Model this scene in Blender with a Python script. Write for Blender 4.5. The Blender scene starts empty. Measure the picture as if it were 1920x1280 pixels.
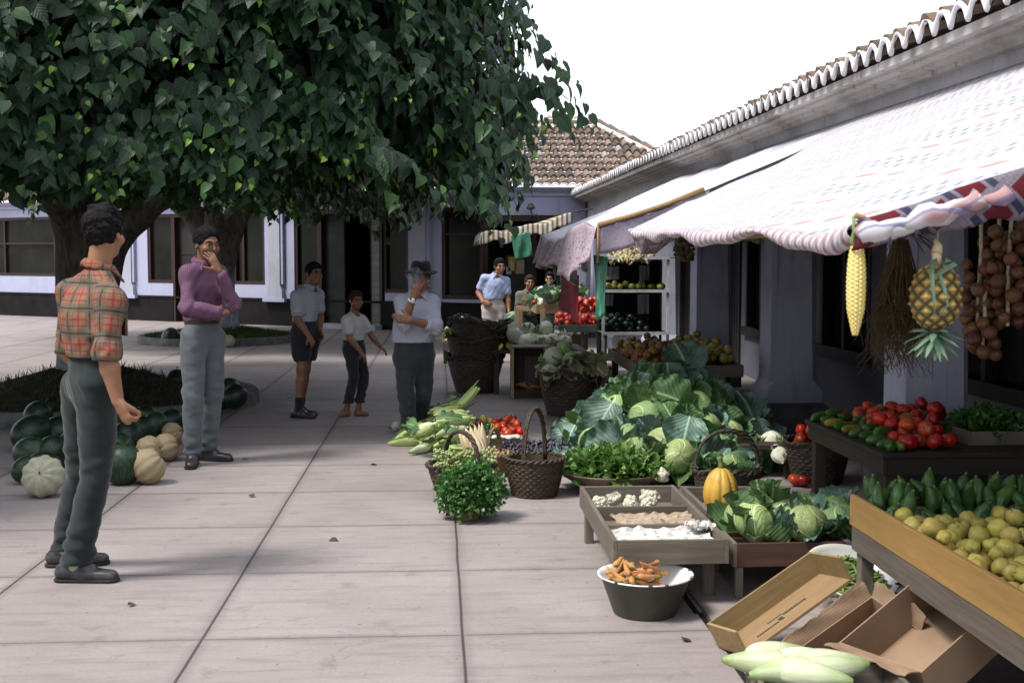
import bpy, bmesh, math, random
import numpy as np
from mathutils import Vector, Matrix, Euler

R = random.Random(11)
NP = np.random.default_rng(11)
SC = bpy.context.scene
COL = SC.collection
rad = math.radians
PI = math.pi

# ------------------------------------------------------------------ camera model (square paved plaza, Y runs along the paving joints)
FPX, CAMH = 2300.0, 1.5
_ph = math.atan(162 / FPX)
_ps = math.atan(138 / FPX * math.cos(_ph))
_F = Vector((math.sin(_ps) * math.cos(_ph), math.cos(_ps) * math.cos(_ph), -math.sin(_ph)))
_Rt = Vector((math.cos(_ps), -math.sin(_ps), 0))
_U = Vector((math.sin(_ps) * math.sin(_ph), math.cos(_ps) * math.sin(_ph), math.cos(_ph)))
EYE = Vector((0, 0, CAMH))


def ray(px, py):
    return _F + _Rt * ((px - 960) / FPX) + _U * ((640 - py) / FPX)


def gz(px, py, z=0.0):
    d = ray(px, py)
    return EYE + d * ((z - CAMH) / d.z)


def aY(px, py, Y):
    d = ray(px, py)
    return EYE + d * (Y / d.y)


def aX(px, py, X):
    d = ray(px, py)
    return EYE + d * (X / d.x)


cam_d = bpy.data.cameras.new('camera')
cam = bpy.data.objects.new('camera', cam_d)
COL.objects.link(cam)
cam.location = EYE
cam.rotation_euler = (PI / 2 - _ph, 0, -_ps)
cam_d.sensor_width = 36
cam_d.lens = FPX / 1920 * 36
cam_d.clip_start = 0.05
cam_d.clip_end = 500
cam_d.dof.use_dof = True
cam_d.dof.focus_distance = 9.0
cam_d.dof.aperture_fstop = 7.0
SC.camera = cam


# ------------------------------------------------------------------ tags, empties, copies
def tag(o, label=None, cat=None, group=None, kind=None):
    if label: o['label'] = label
    if cat: o['category'] = cat
    if group: o['group'] = group
    if kind: o['kind'] = kind
    return o


def thing(name, label, cat, loc=(0, 0, 0), rz=0.0, group=None):
    o = bpy.data.objects.new(name, None)
    COL.objects.link(o)
    o.empty_display_size = 0.1
    o.location = loc
    o.rotation_euler = (0, 0, rz)
    return tag(o, label, cat, group)


def dup(src, loc=None, rot=None, scale=None, label=None, group=None, parent=None):
    c = src.copy()
    COL.objects.link(c)
    if parent is not None: c.parent = parent
    for ch in CH.get(src.name, []):
        dup(ch, parent=c)
    if loc is not None: c.location = loc
    if rot is not None: c.rotation_euler = rot
    if scale is not None: c.scale = (scale,) * 3 if isinstance(scale, (int, float)) else scale
    if label: c['label'] = label
    if group: c['group'] = group
    return c


CH = {}


def adopt(o, parent):
    if parent is not None:
        o.parent = parent
        CH.setdefault(parent.name, []).append(o)


# ------------------------------------------------------------------ mesh builder
class MB:
    def __init__(s):
        s.v, s.f, s.m, s.t = [], [], [], []
        s.tone = 0.5

    def add(s, vs, fs, mi=0, M=None):
        b = len(s.v)
        if M is not None:
            vs = [M @ Vector(p) for p in vs]
        s.v += [tuple(p) for p in vs]
        for f in fs:
            s.f.append(tuple(b + i for i in f))
            s.m.append(mi)
            s.t.append(s.tone)

    def box(s, x0, x1, y0, y1, z0, z1, mi=0, M=None):
        vs = [(x0, y0, z0), (x1, y0, z0), (x1, y1, z0), (x0, y1, z0), (x0, y0, z1), (x1, y0, z1), (x1, y1, z1), (x0, y1, z1)]
        s.add(vs, [(0, 3, 2, 1), (4, 5, 6, 7), (0, 1, 5, 4), (1, 2, 6, 5), (2, 3, 7, 6), (3, 0, 4, 7)], mi, M)

    def bar(s, a, b, w, h, mi=0, up=(0, 0, 1)):
        a, b = Vector(a), Vector(b)
        d = b - a
        L = d.length
        d.normalize()
        u = Vector(up)
        if abs(d.dot(u)) > .95: u = Vector((1, 0, 0))
        x = d.cross(u).normalized()
        z = x.cross(d).normalized()
        M = Matrix.Translation(a) @ Matrix((x, d, z)).transposed().to_4x4()
        s.box(-w / 2, w / 2, 0, L, -h / 2, h / 2, mi, M)

    def tube(s, pts, r, n=8, mi=0, caps=True, close=False):
        pts = [Vector(p) for p in pts]
        k = len(pts)
        rs = r if isinstance(r, (list, tuple)) else [r] * k
        vs = []
        ref = None
        for i in range(k):
            if close:
                d = pts[(i + 1) % k] - pts[i - 1]
            else:
                d = pts[min(i + 1, k - 1)] - pts[max(i - 1, 0)]
            if d.length < 1e-9: d = Vector((0, 0, 1))
            d.normalize()
            if ref is None:
                ref = Vector((0, 0, 1)) if abs(d.z) < .9 else Vector((1, 0, 0))
            x = d.cross(ref)
            if x.length < 1e-6: x = d.orthogonal()
            x.normalize()
            y = d.cross(x).normalized()
            ref = x.cross(d).normalized()
            for j in range(n):
                a = 2 * PI * j / n
                vs.append(pts[i] + (x * math.cos(a) + y * math.sin(a)) * rs[i])
        fs = []
        for i in range(k if close else k - 1):
            i2 = (i + 1) % k
            for j in range(n):
                j2 = (j + 1) % n
                fs.append((i * n + j, i * n + j2, i2 * n + j2, i2 * n + j))
        if caps and not close:
            fs.append(tuple(range(n)))
            fs.append(tuple((k - 1) * n + j for j in reversed(range(n))))
        s.add(vs, fs, mi)

    def lathe(s, prof, n=24, c=(0, 0, 0), mi=0, fn=None, M=None):
        vs, fs = [], []
        for (r, z) in prof:
            for j in range(n):
                a = 2 * PI * j / n
                p = (r * math.cos(a), r * math.sin(a), z)
                if fn: p = fn(p, a)
                vs.append((p[0] + c[0], p[1] + c[1], p[2] + c[2]))
        for i in range(len(prof) - 1):
            for j in range(n):
                j2 = (j + 1) % n
                fs.append((i * n + j, i * n + j2, (i + 1) * n + j2, (i + 1) * n + j))
        s.add(vs, fs, mi, M)

    def ell(s, c, r, n=12, m=8, mi=0, fn=None, M=None):
        rx, ry, rz = (r, r, r) if isinstance(r, (int, float)) else r
        vs = [(0, 0, -1)]
        for i in range(1, m):
            t = PI * i / m
            for j in range(n):
                a = 2 * PI * j / n
                vs.append((math.sin(t) * math.cos(a), math.sin(t) * math.sin(a), -math.cos(t)))
        vs.append((0, 0, 1))
        if fn: vs = [fn(p) for p in vs]
        vs = [(p[0] * rx + c[0], p[1] * ry + c[1], p[2] * rz + c[2]) for p in vs]
        fs = []
        for j in range(n): fs.append((0, 1 + (j + 1) % n, 1 + j))
        for i in range(m - 2):
            for j in range(n):
                j2 = (j + 1) % n
                fs.append((1 + i * n + j, 1 + i * n + j2, 1 + (i + 1) * n + j2, 1 + (i + 1) * n + j))
        top = 1 + (m - 1) * n
        b = 1 + (m - 2) * n
        for j in range(n): fs.append((b + j, b + (j + 1) % n, top))
        s.add(vs, fs, mi, M)

    def grid(s, P, mi=0, wrap=False):
        nr, nc = len(P), len(P[0])
        vs = [p for row in P for p in row]
        fs = []
        for i in range(nr - 1):
            for j in range(nc if wrap else nc - 1):
                j2 = (j + 1) % nc
                fs.append((i * nc + j, i * nc + j2, (i + 1) * nc + j2, (i + 1) * nc + j))
        s.add(vs, fs, mi)

    def prism(s, poly, a0, a1, axis='y', mi=0):
        """poly of 2D points swept along an axis (x,z for axis y; y,z for axis x; x,y for axis z)."""
        n = len(poly)
        def P(p, t):
            return {'y': (p[0], t, p[1]), 'x': (t, p[0], p[1]), 'z': (p[0], p[1], t)}[axis]
        vs = [P(p, a0) for p in poly] + [P(p, a1) for p in poly]
        fs = [tuple(range(n)), tuple(reversed(range(n, 2 * n)))]
        for i in range(n):
            fs.append((i, (i + 1) % n, n + (i + 1) % n, n + i))
        s.add(vs, fs, mi)

    def build(s, name, mats, parent=None, smooth=False, origin=None, bevel=0.0, tone=False, solid=0.0, auto=None):
        me = bpy.data.meshes.new(name)
        vs = s.v
        if origin is not None:
            ox, oy, oz = origin
            vs = [(x - ox, y - oy, z - oz) for x, y, z in vs]
        me.from_pydata(vs, [], s.f)
        mats = mats if isinstance(mats, (list, tuple)) else [mats]
        for m in mats: me.materials.append(m)
        if len(mats) > 1:
            me.polygons.foreach_set('material_index', s.m)
        if tone:
            at = me.attributes.new('tone', 'FLOAT', 'FACE')
            at.data.foreach_set('value', s.t)
        if bevel > 0 or True:
            bm = bmesh.new()
            bm.from_mesh(me)
            bmesh.ops.recalc_face_normals(bm, faces=bm.faces)
            if bevel > 0:
                bmesh.ops.bevel(bm, geom=list(bm.edges), offset=bevel, segments=1, affect='EDGES', clamp_overlap=True)
            bm.to_mesh(me)
            bm.free()
        if smooth or auto:
            me.polygons.foreach_set('use_smooth', [True] * len(me.polygons))
            if auto: me.set_sharp_from_angle(angle=rad(auto))
        me.update()
        o = bpy.data.objects.new(name, me)
        COL.objects.link(o)
        if origin is not None: o.location = origin
        adopt(o, parent)
        if solid:
            md = o.modifiers.new('solid', 'SOLIDIFY')
            md.thickness = solid
            md.offset = 0
        return o


def np_obj(name, V, F, mats, parent=None, smooth=True, attr=None, fattr=None, mi=None):
    """V (n,3), F (m,k) arrays -> object."""
    me = bpy.data.meshes.new(name)
    k = F.shape[1]
    me.vertices.add(len(V))
    me.vertices.foreach_set('co', np.ascontiguousarray(V, dtype=np.float32).ravel())
    me.loops.add(F.size)
    me.loops.foreach_set('vertex_index', np.ascontiguousarray(F, dtype=np.int32).ravel())
    me.polygons.add(len(F))
    me.polygons.foreach_set('loop_start', np.arange(0, F.size, k, dtype=np.int32))
    me.polygons.foreach_set('loop_total', np.full(len(F), k, dtype=np.int32))
    mats = mats if isinstance(mats, (list, tuple)) else [mats]
    for m in mats: me.materials.append(m)
    if mi is not None: me.polygons.foreach_set('material_index', np.asarray(mi, dtype=np.int32))
    me.polygons.foreach_set('use_smooth', np.full(len(F), bool(smooth)))
    me.update(calc_edges=True)
    if attr:
        for k2, a in attr.items():
            a = np.asarray(a, dtype=np.float32)
            if a.ndim == 1:
                at = me.attributes.new(k2, 'FLOAT', 'POINT'); at.data.foreach_set('value', a)
            else:
                at = me.attributes.new(k2, 'FLOAT_VECTOR', 'POINT'); at.data.foreach_set('vector', a.ravel())
    if fattr:
        for k2, a in fattr.items():
            at = me.attributes.new(k2, 'FLOAT', 'FACE'); at.data.foreach_set('value', np.asarray(a, dtype=np.float32))
    o = bpy.data.objects.new(name, me)
    COL.objects.link(o)
    adopt(o, parent)
    return o


# ------------------------------------------------------------------ materials
class NT:
    """thin wrapper over a material's node tree"""
    def __init__(s, name):
        s.mat = bpy.data.materials.new(name)
        s.mat.use_nodes = True
        s.nt = s.mat.node_tree
        s.b = s.nt.nodes['Principled BSDF']
        s.out = s.nt.nodes['Material Output']

    def n(s, typ, **kw):
        nd = s.nt.nodes.new(typ)
        for k, v in kw.items(): setattr(nd, k, v)
        return nd

    def l(s, a, b): s.nt.links.new(a, b)

    def coord(s, kind='Object'):
        return s.n('ShaderNodeTexCoord').outputs[kind]

    def noise(s, vec, scale, detail=4, rough=.55, dist=0.0):
        nd = s.n('ShaderNodeTexNoise')
        nd.inputs['Scale'].default_value = scale
        nd.inputs['Detail'].default_value = detail
        nd.inputs['Roughness'].default_value = rough
        nd.inputs['Distortion'].default_value = dist
        if vec is not None: s.l(vec, nd.inputs['Vector'])
        return nd.outputs['Fac']

    def ramp(s, fac, stops, interp='LINEAR'):
        nd = s.n('ShaderNodeValToRGB')
        nd.color_ramp.interpolation = interp
        els = nd.color_ramp.elements
        while len(els) < len(stops): els.new(.5)
        for e, (p, c) in zip(els, stops):
            e.position = p
            e.color = (*c, 1) if len(c) == 3 else c
        s.l(fac, nd.inputs['Fac'])
        return nd.outputs['Color']

    def mix(s, fac, a, b, typ='MIX'):
        nd = s.n('ShaderNodeMix', data_type='RGBA', blend_type=typ)
        for sock, v in ((nd.inputs[0], fac), (nd.inputs[6], a), (nd.inputs[7], b)):
            if hasattr(v, 'links') or isinstance(v, bpy.types.NodeSocket): s.l(v, sock)
            elif isinstance(v, (int, float)): sock.default_value = v
            else: sock.default_value = (*v, 1) if len(v) == 3 else v
        return nd.outputs[2]

    def math(s, op, a, b=None, c=None):
        nd = s.n('ShaderNodeMath', operation=op)
        for i, v in enumerate((a, b, c)):
            if v is None: continue
            if isinstance(v, bpy.types.NodeSocket): s.l(v, nd.inputs[i])
            else: nd.inputs[i].default_value = v
        return nd.outputs[0]

    def sep(s, vec):
        nd = s.n('ShaderNodeSeparateXYZ')
        s.l(vec, nd.inputs[0])
        return nd.outputs

    def mapping(s, vec, scale=(1, 1, 1), rot=(0, 0, 0), loc=(0, 0, 0)):
        nd = s.n('ShaderNodeMapping')
        nd.inputs['Scale'].default_value = scale
        nd.inputs['Rotation'].default_value = rot
        nd.inputs['Location'].default_value = loc
        s.l(vec, nd.inputs['Vector'])
        return nd.outputs[0]

    def bump(s, h, strength=.3, dist=.01):
        nd = s.n('ShaderNodeBump')
        nd.inputs['Strength'].default_value = strength
        nd.inputs['Distance'].default_value = dist
        s.l(h, nd.inputs['Height'])
        s.l(nd.outputs[0], s.b.inputs['Normal'])
        return nd

    def vary(s, col, hue=.02, val=.3, sat=0.0):
        """per-object variation"""
        rnd = s.n('ShaderNodeObjectInfo').outputs['Random']
        h = s.n('ShaderNodeHueSaturation')
        s.l(s.math('MULTIPLY_ADD', rnd, hue * 2, .5 - hue), h.inputs['Hue'])
        r2 = s.math('FRACT', s.math('MULTIPLY', rnd, 7.31))
        s.l(s.math('MULTIPLY_ADD', r2, val * 2, 1 - val), h.inputs['Value'])
        if sat:
            r3 = s.math('FRACT', s.math('MULTIPLY', rnd, 13.7))
            s.l(s.math('MULTIPLY_ADD', r3, sat * 2, 1 - sat), h.inputs['Saturation'])
        s.l(col, h.inputs['Color'])
        return h.outputs[0]

    def fin(s, col=None, rough=.6, spec=.4, trans=0.0, tcol=None):
        if col is not None:
            if isinstance(col, bpy.types.NodeSocket): s.l(col, s.b.inputs['Base Color'])
            else: s.b.inputs['Base Color'].default_value = (*col, 1)
        s.b.inputs['Roughness'].default_value = rough
        s.b.inputs['Specular IOR Level'].default_value = spec
        if trans:
            t = s.n('ShaderNodeBsdfTranslucent')
            c = tcol if tcol is not None else col
            if isinstance(c, bpy.types.NodeSocket): s.l(c, t.inputs[0])
            else: t.inputs[0].default_value = (*c, 1)
            m = s.n('ShaderNodeMixShader')
            m.inputs[0].default_value = trans
            s.l(s.b.outputs[0], m.inputs[1])
            s.l(t.outputs[0], m.inputs[2])
            s.l(m.outputs[0], s.out.inputs[0])
        return s.mat


def simple(name, c1, c2=None, scale=6.0, rough=.6, spec=.4, bump=.2, bdist=.005, bscale=None, vary=None, stretch=(1, 1, 1), trans=0.0, lo=.35, hi=.68, detail=5):
    t = NT(name)
    v = t.mapping(t.coord('Object'), stretch)
    f = t.noise(v, scale, detail)
    col = t.ramp(f, [(lo, c1), (hi, c2 or tuple(x * .6 for x in c1))])
    if vary: col = t.vary(col, *vary)
    if bump: t.bump(t.noise(v, bscale or scale * 3, 4), bump, bdist)
    return t.fin(col, rough, spec, trans)


MT = {}


def wood(name, c1, c2, axis=1, rough=.75, scale=1.0):
    t = NT(name)
    st = [14, 14, 14]
    st[axis] = .9
    v = t.mapping(t.coord('Object'), tuple(x * scale for x in st))
    f = t.noise(v, 3.0, 7, .65, .6)
    big = t.noise(t.coord('Object'), 3.2, 4)
    col = t.ramp(f, [(.3, c1), (.7, c2)])
    col = t.mix(t.math('MULTIPLY', big, .55), col, tuple(x * .45 for x in c1))
    col = t.vary(col, .01, .15)
    t.bump(f, .35, .004)
    return t.fin(col, rough, .25)


# ------------------------------------------------------------------ piles: spheres dropped one by one on what lies there
def deposit(n, rfn, region, tries=24, z0=0.0, seed=1, zmax=9.0, base=None):
    rr = random.Random(seed)
    out = list(base or [])
    nb = len(out)
    for _ in range(n):
        r = rfn(rr)
        best = None
        for _ in range(tries):
            x, y = region(rr)
            z = z0 + r
            for (a, b, c, q) in out:
                d2 = (a - x) ** 2 + (b - y) ** 2
                s2 = (r + q) ** 2 * .92
                if d2 < s2:
                    z = max(z, c + math.sqrt(s2 - d2))
            if best is None or z < best[2]: best = (x, y, z, r)
        if best[2] + best[3] < zmax: out.append(best)
    return out[nb:]


def rect(x0, x1, y0, y1):
    return lambda rr: (rr.uniform(x0, x1), rr.uniform(y0, y1))


def disc(cx, cy, r, p=.5):
    def f(rr):
        a, q = rr.uniform(0, 2 * PI), r * rr.random() ** p
        return cx + q * math.cos(a), cy + q * math.sin(a)
    return f


def rrot(rr=R):
    return (rr.uniform(0, 6.28), rr.uniform(0, 6.28), rr.uniform(0, 6.28))


def shifted(mb, P):
    mb.v = [(x - P[0], y - P[1], z - P[2]) for x, y, z in mb.v]
    return mb


def xformed(mb, M):
    mb.v = [tuple(M @ Vector(p)) for p in mb.v]
    return mb
# ================================================================== light, sky, air
SUN_EL, SUN_AZ = rad(57), rad(-115)         # azimuth clockwise from +Y: high on the left, a little behind the viewer
w = bpy.data.worlds.new('World')
SC.world = w
w.use_nodes = True
nt = w.node_tree
bg = nt.nodes['Background']
sky = nt.nodes.new('ShaderNodeTexSky')
sky.sky_type = 'NISHITA'
sky.sun_disc = False
sky.sun_elevation = SUN_EL
sky.sun_rotation = SUN_AZ
sky.air_density = 1.0
sky.dust_density = 2.0
sky.ozone_density = 1.2
hs = nt.nodes.new('ShaderNodeHueSaturation')
hs.inputs['Saturation'].default_value = .75
nt.links.new(sky.outputs[0], hs.inputs['Color'])
veil = nt.nodes.new('ShaderNodeMix')                     # thin bright overcast before the blue
veil.data_type = 'RGBA'
veil.inputs[0].default_value = .60
veil.inputs[7].default_value = (5.2, 5.3, 5.6, 1)
nt.links.new(hs.outputs[0], veil.inputs[6])
nt.links.new(veil.outputs[2], bg.inputs['Color'])
bg.inputs['Strength'].default_value = .108

sl = bpy.data.lights.new('sun', 'SUN')
sl.energy = 1.55
sl.angle = rad(15)
sl.color = (1, .96, .9)
so = bpy.data.objects.new('sun', sl)
COL.objects.link(so)
so.rotation_euler = (PI / 2 - SUN_EL, 0, PI - SUN_AZ)
so.location = (6, -8, 20)
vs_ = SC.view_settings
vs_.view_transform = 'Standard'
vs_.look = 'None'
vs_.exposure = 1.65
vs_.gamma = 1
SC.render.film_transparent = False
SC.cycles.max_bounces = 6
SC.cycles.transparent_max_bounces = 8
SC.cycles.use_denoising = True

# ================================================================== materials of the setting
# paving: slabs of smooth concrete with a cast joint every 1.02 m (x) and 1.0 m (y)
t = NT('paving_concrete')
pos = t.coord('Object')
wob = t.noise(pos, 1.3, 2)
xs = t.sep(pos)
def joint(c, off, per, wd, wobble=.012):
    a = t.math('ADD', t.math('MULTIPLY_ADD', wob, wobble, -off - wobble / 2), c)
    a = t.math('DIVIDE', a, per)
    fr = t.math('FRACT', t.math('ADD', a, 100.5))
    d = t.math('MULTIPLY', t.math('ABSOLUTE', t.math('SUBTRACT', fr, .5)), per)
    return d, t.math('FLOOR', t.math('ADD', a, 100.0))
dx, ix = joint(xs[0], .09, 1.02, .01)
dy, iy = joint(xs[1], 4.77, 1.0, .01)
dmin = t.math('MINIMUM', dx, t.math('ADD', dy, .0025))
fine = t.noise(pos, 90, 3)
edge = t.math('ADD', dmin, t.math('MULTIPLY_ADD', fine, .006, -.003))
jm = t.ramp(edge, [(.0030, (1, 1, 1)), (.0065, (0, 0, 0))])
cmb = t.n('ShaderNodeCombineXYZ')
t.l(ix, cmb.inputs[0]); t.l(iy, cmb.inputs[1])
wn = t.n('ShaderNodeTexWhiteNoise', noise_dimensions='2D')
t.l(cmb.outputs[0], wn.inputs['Vector'])
base = t.ramp(t.noise(pos, 1.1, 6, .6), [(.3, (.255, .222, .212)), (.7, (.345, .306, .292))])
base = t.mix(t.math('MULTIPLY', t.noise(pos, 55, 3, .7), .55), base, (.120, .100, .100))
streak = t.noise(t.mapping(pos, (1.2, 7, 1)), 2.2, 6, .65)
base = t.mix(t.ramp(streak, [(.48, (0, 0, 0)), (.74, (.75, .75, .75))]), base, (.165, .138, .134))
spots = t.ramp(t.noise(pos, 5.5, 7, .7), [(.58, (0, 0, 0)), (.72, (.6, .6, .6))])
base = t.mix(spots, base, (.105, .087, .082))
specks = t.ramp(t.noise(pos, 38, 2, .5), [(.70, (0, 0, 0)), (.76, (.8, .8, .8))])
base = t.mix(specks, base, (.045, .037, .035))
hsv = t.n('ShaderNodeHueSaturation')
t.l(t.math('MULTIPLY_ADD', wn.outputs[0], .16, .92), hsv.inputs['Value'])
t.l(base, hsv.inputs['Color'])
vor = t.n('ShaderNodeTexVoronoi', feature='DISTANCE_TO_EDGE')
vor.inputs['Scale'].default_value = .55
wv_ = t.n('ShaderNodeVectorMath', operation='ADD')
nzc = t.n('ShaderNodeTexNoise'); nzc.inputs['Scale'].default_value = 3.0; nzc.inputs['Detail'].default_value = 5
t.l(pos, nzc.inputs['Vector'])
t.l(pos, wv_.inputs[0]); t.l(nzc.outputs['Color'], wv_.inputs[1])
t.l(wv_.outputs[0], vor.inputs['Vector'])
crk = t.math('MULTIPLY', t.ramp(vor.outputs['Distance'], [(.0018, (1, 1, 1)), (.0045, (0, 0, 0))]), t.ramp(t.noise(pos, .8, 2), [(.50, (0, 0, 0)), (.56, (.3, .3, .3))]))
near = t.ramp(dmin, [(.0, (.45, .45, .45)), (.05, (0, 0, 0))])
col = t.mix(near, hsv.outputs[0], (.105, .088, .085))
col = t.mix(crk, col, (.06, .05, .047))
col = t.mix(jm, col, (.032, .026, .024))
hgt = t.math('SUBTRACT', t.math('MULTIPLY', t.noise(pos, 25, 4), .35), jm)
t.bump(hgt, .6, .004)
MT['paving'] = t.fin(col, .72, .35)

# whitewash, weathered
def plaster(name, c, stain, st=.5, low=.66):
    t = NT(name)
    pos = t.coord('Object')
    big = t.noise(pos, 1.7, 6, .6)
    v = t.noise(t.mapping(pos, (6, 6, .8)), 2.0, 6, .65)
    col = t.mix(t.ramp(big, [(.45, (0, 0, 0)), (.8, (st, st, st))]), c, stain)
    col = t.mix(t.ramp(v, [(.55, (0, 0, 0)), (low + .12, (st, st, st))]), col, stain)
    col = t.mix(t.math('MULTIPLY', t.noise(pos, 60, 3), .12), col, tuple(x * .5 for x in c))
    t.bump(t.noise(pos, 30, 5), .35, .006)
    return t.fin(col, .9, .15)
MT['white'] = plaster('whitewash', (.37, .38, .51), (.25, .25, .33), .5)
MT['eavewall'] = plaster('grey_whitewash', (.50, .50, .52), (.22, .20, .18), .8)
MT['soffit'] = plaster('stained_soffit', (.52, .49, .47), (.16, .14, .12), .9, .6)
MT['pillar'] = plaster('blue_grey_render', (.40, .42, .52), (.19, .20, .25), .75)
MT['pilaster'] = plaster('grey_render', (.36, .37, .43), (.22, .22, .26), .6)
MT['innerwall'] = plaster('dim_whitewash', (.135, .138, .17), (.075, .075, .092), .7)  # darker copy of the whitewash, the recess's shade put into its colour
MT['dado'] = simple('black_dado', (.007, .0065, .007), (.014, .012, .012), 3, .8, .12, .15)
MT['plinth'] = simple('grey_plinth', (.12, .12, .14), (.05, .05, .055), 5, .8, .2, .4)
MT['brown'] = wood('brown_paint', (.042, .017, .013), (.024, .011, .009), 2, .5)
MT['darkwood'] = wood('dark_door_wood', (.030, .024, .022), (.014, .012, .012), 2, .6)
MT['greydoor'] = simple('grey_green_door', (.034, .038, .038), (.02, .023, .023), 4, .7, .2, .1)
t = NT('dark_glass')
MT['glass'] = t.fin(t.ramp(t.noise(t.coord(), 2.0, 3), [(.3, (.007, .008, .007)), (.7, (.016, .017, .014))]), .2, .08)
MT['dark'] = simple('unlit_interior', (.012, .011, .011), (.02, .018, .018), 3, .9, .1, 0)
MT['walltile'] = None
t = NT('tiled_panel')
br = t.n('ShaderNodeTexBrick')
br.offset = 0
br.inputs['Scale'].default_value = 1
br.inputs['Brick Width'].default_value = .14
br.inputs['Row Height'].default_value = .14
br.inputs['Mortar Size'].default_value = .006
br.inputs['Color1'].default_value = (.10, .10, .095, 1)
br.inputs['Color2'].default_value = (.07, .07, .068, 1)
br.inputs['Mortar'].default_value = (.03, .03, .03, 1)
mp = t.mapping(t.coord(), (1, 1, 1), (PI / 2, 0, 0))
t.l(mp, br.inputs['Vector'])
MT['walltile'] = t.fin(br.outputs[0], .35, .4)

# roof tile: per-tile tone
t = NT('clay_roof_tile')
at = t.n('ShaderNodeAttribute', attribute_name='tone')
pos = t.coord()
tc = t.ramp(at.outputs['Fac'], [(0, (.07, .055, .046)), (.35, (.13, .092, .070)), (.7, (.19, .130, .096)), (.9, (.25, .195, .155)), (1, (.33, .29, .26))])
tc = t.mix(t.ramp(t.noise(pos, 9, 6, .7), [(.42, (0, 0, 0)), (.72, (.85, .85, .85))]), tc, (.085, .07, .055))
tc = t.mix(t.ramp(t.noise(pos, 30, 3, .6), [(.6, (0, 0, 0)), (.75, (.5, .5, .5))]), tc, (.42, .38, .33))
t.bump(t.noise(pos, 40, 4), .3, .005)
MT['tile'] = t.fin(tc, .9, .15)
MT['mortar'] = simple('whitewashed_mortar', (.80, .80, .83), (.5, .48, .47), 5, .9, .15, .3, .01, hi=.8)
MT['iron'] = simple('rusty_iron', (.05, .04, .035), (.02, .018, .016), 20, .7, .4, .3)


# ================================================================== ground
mb = MB()
mb.box(-60, 60, -25, 90, -.3, 0)
tag(mb.build('pavement', MT['paving']), kind='structure')
# the narrow drain slot along the stalls, with grit in it
mb = MB()
for k in range(26):
    y = 2.0 + k * .3
    wv = .010 * math.sin(k * 1.7)
    mb.box(1.075 + wv, 1.098 + wv, y, y + .302, .0, .004)
tag(mb.build('drain_slot', MT['dark']), kind='structure')


# ================================================================== barrel tile roofs
def tile_field(mb, O, U, V, ncol, nrow, cw, rl, amp, clip=None, seed=3):
    """corrugated courses laid from O (eave) with columns along U and courses running up V"""
    rr = random.Random(seed)
    O, U, V = Vector(O), Vector(U).normalized(), Vector(V).normalized()
    N = U.cross(V).normalized()
    if N.z < 0: N = -N
    ns = 8
    for j in range(nrow):
        for i in range(ncol):
            if clip and not clip((i + .5) * cw, (j + .5) * rl): continue
            mb.tone = min(1, max(0, rr.gauss(.45, .26)))
            jit = rr.uniform(-.012, .012)
            lift = rr.uniform(-.006, .006)
            vs = []
            for e in (0, 1):
                sc = (1.08, .90)[e]
                vv = j * rl + (0, rl * 1.08)[e] + jit
                hz = (.034, .0)[e] + lift
                for k in range(ns + 1):
                    ph = k / ns
                    a = math.sin(PI * ph)
                    u = (i + .5) * cw + (ph - .5) * cw * .82 * sc
                    vs.append(O + U * u + V * vv + N * (amp * sc * a ** .8 + hz - .01))
            n1 = ns + 1
            fs = [(k, k + 1, n1 + k + 1, n1 + k) for k in range(ns)]
            # thickness at the lower lip
            lip = [O + U * ((i + .5) * cw + (k / ns - .5) * cw * .70) + V * (j * rl + jit) + N * (amp * .82 * math.sin(PI * k / ns) ** .8 + .034 + lift - .035) for k in range(n1)]
            vs += lip
            fs += [(2 * n1 + k, 2 * n1 + k + 1, k + 1, k) for k in range(ns)]
            mb.add(vs, fs)
            # channel tile between the covers
            mb.tone = min(1, max(0, rr.gauss(.25, .15)))
            vs = []
            for e in (0, 1):
                vv = j * rl + (0, rl * 1.05)[e]
                for k in range(5):
                    ph = k / 4
                    u = (i + 1) * cw + (ph - .5) * cw * .7
                    vs.append(O + U * u + V * vv + N * (-.02 + (.02, .0)[e] + amp * .5 * (abs(ph - .5) * 2) ** 2))
            mb.add(vs, [(k, k + 1, 5 + k + 1, 5 + k) for k in range(4)])


def ridge_caps(mb, A, B, r=.1, seg=.38, seed=5):
    rr = random.Random(seed)
    A, B = Vector(A), Vector(B)
    L = (B - A).length
    n = max(1, int(L / seg))
    d = (B - A) / n
    side = Vector((-d.y, d.x, 0)).normalized()
    upv = side.cross(d).normalized()
    if upv.z < 0: upv = -upv
    for k in range(n):
        mb.tone = min(1, max(0, rr.gauss(.55, .25)))
        p, q = A + d * k, A + d * (k + 1.08)
        vs = []
        for e, sc in ((p, 1.1), (q, .92)):
            for j in range(7):
                a = PI * j / 6
                vs.append(e + side * math.cos(a) * r * sc + upv * (math.sin(a) * r * sc * .9 - .02 + (.02 if sc > 1 else 0)))
        mb.add(vs, [(j, j + 1, 7 + j + 1, 7 + j) for j in range(6)] + [tuple(range(7))])


# ================================================================== the hall across the plaza
HB = Vector((.8, 23.6, 0))
hall = thing('market_hall', 'long low whitewashed hall with black dado, brown shopfronts and clay tiled hip roof', 'building', HB)
PL = aY(60, 590, 30.8); PL.z = 0
PR = aY(905, 590, 23.5); PR.z = 0
WD = (PR - PL).normalized()
WL = (PR - PL).length
WM = Matrix.Translation(PL - HB) @ Matrix.Rotation(math.atan2(WD.y, WD.x), 4, 'Z')     # local: x along the wall, y into the building
_n = Vector((-WD.y, WD.x, 0))


def wu(px, py):
    d = ray(px, py)
    tt = (PL - EYE).dot(_n) / d.dot(_n)
    p = EYE + d * tt
    return (p - PL).dot(WD), p.z


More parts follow.
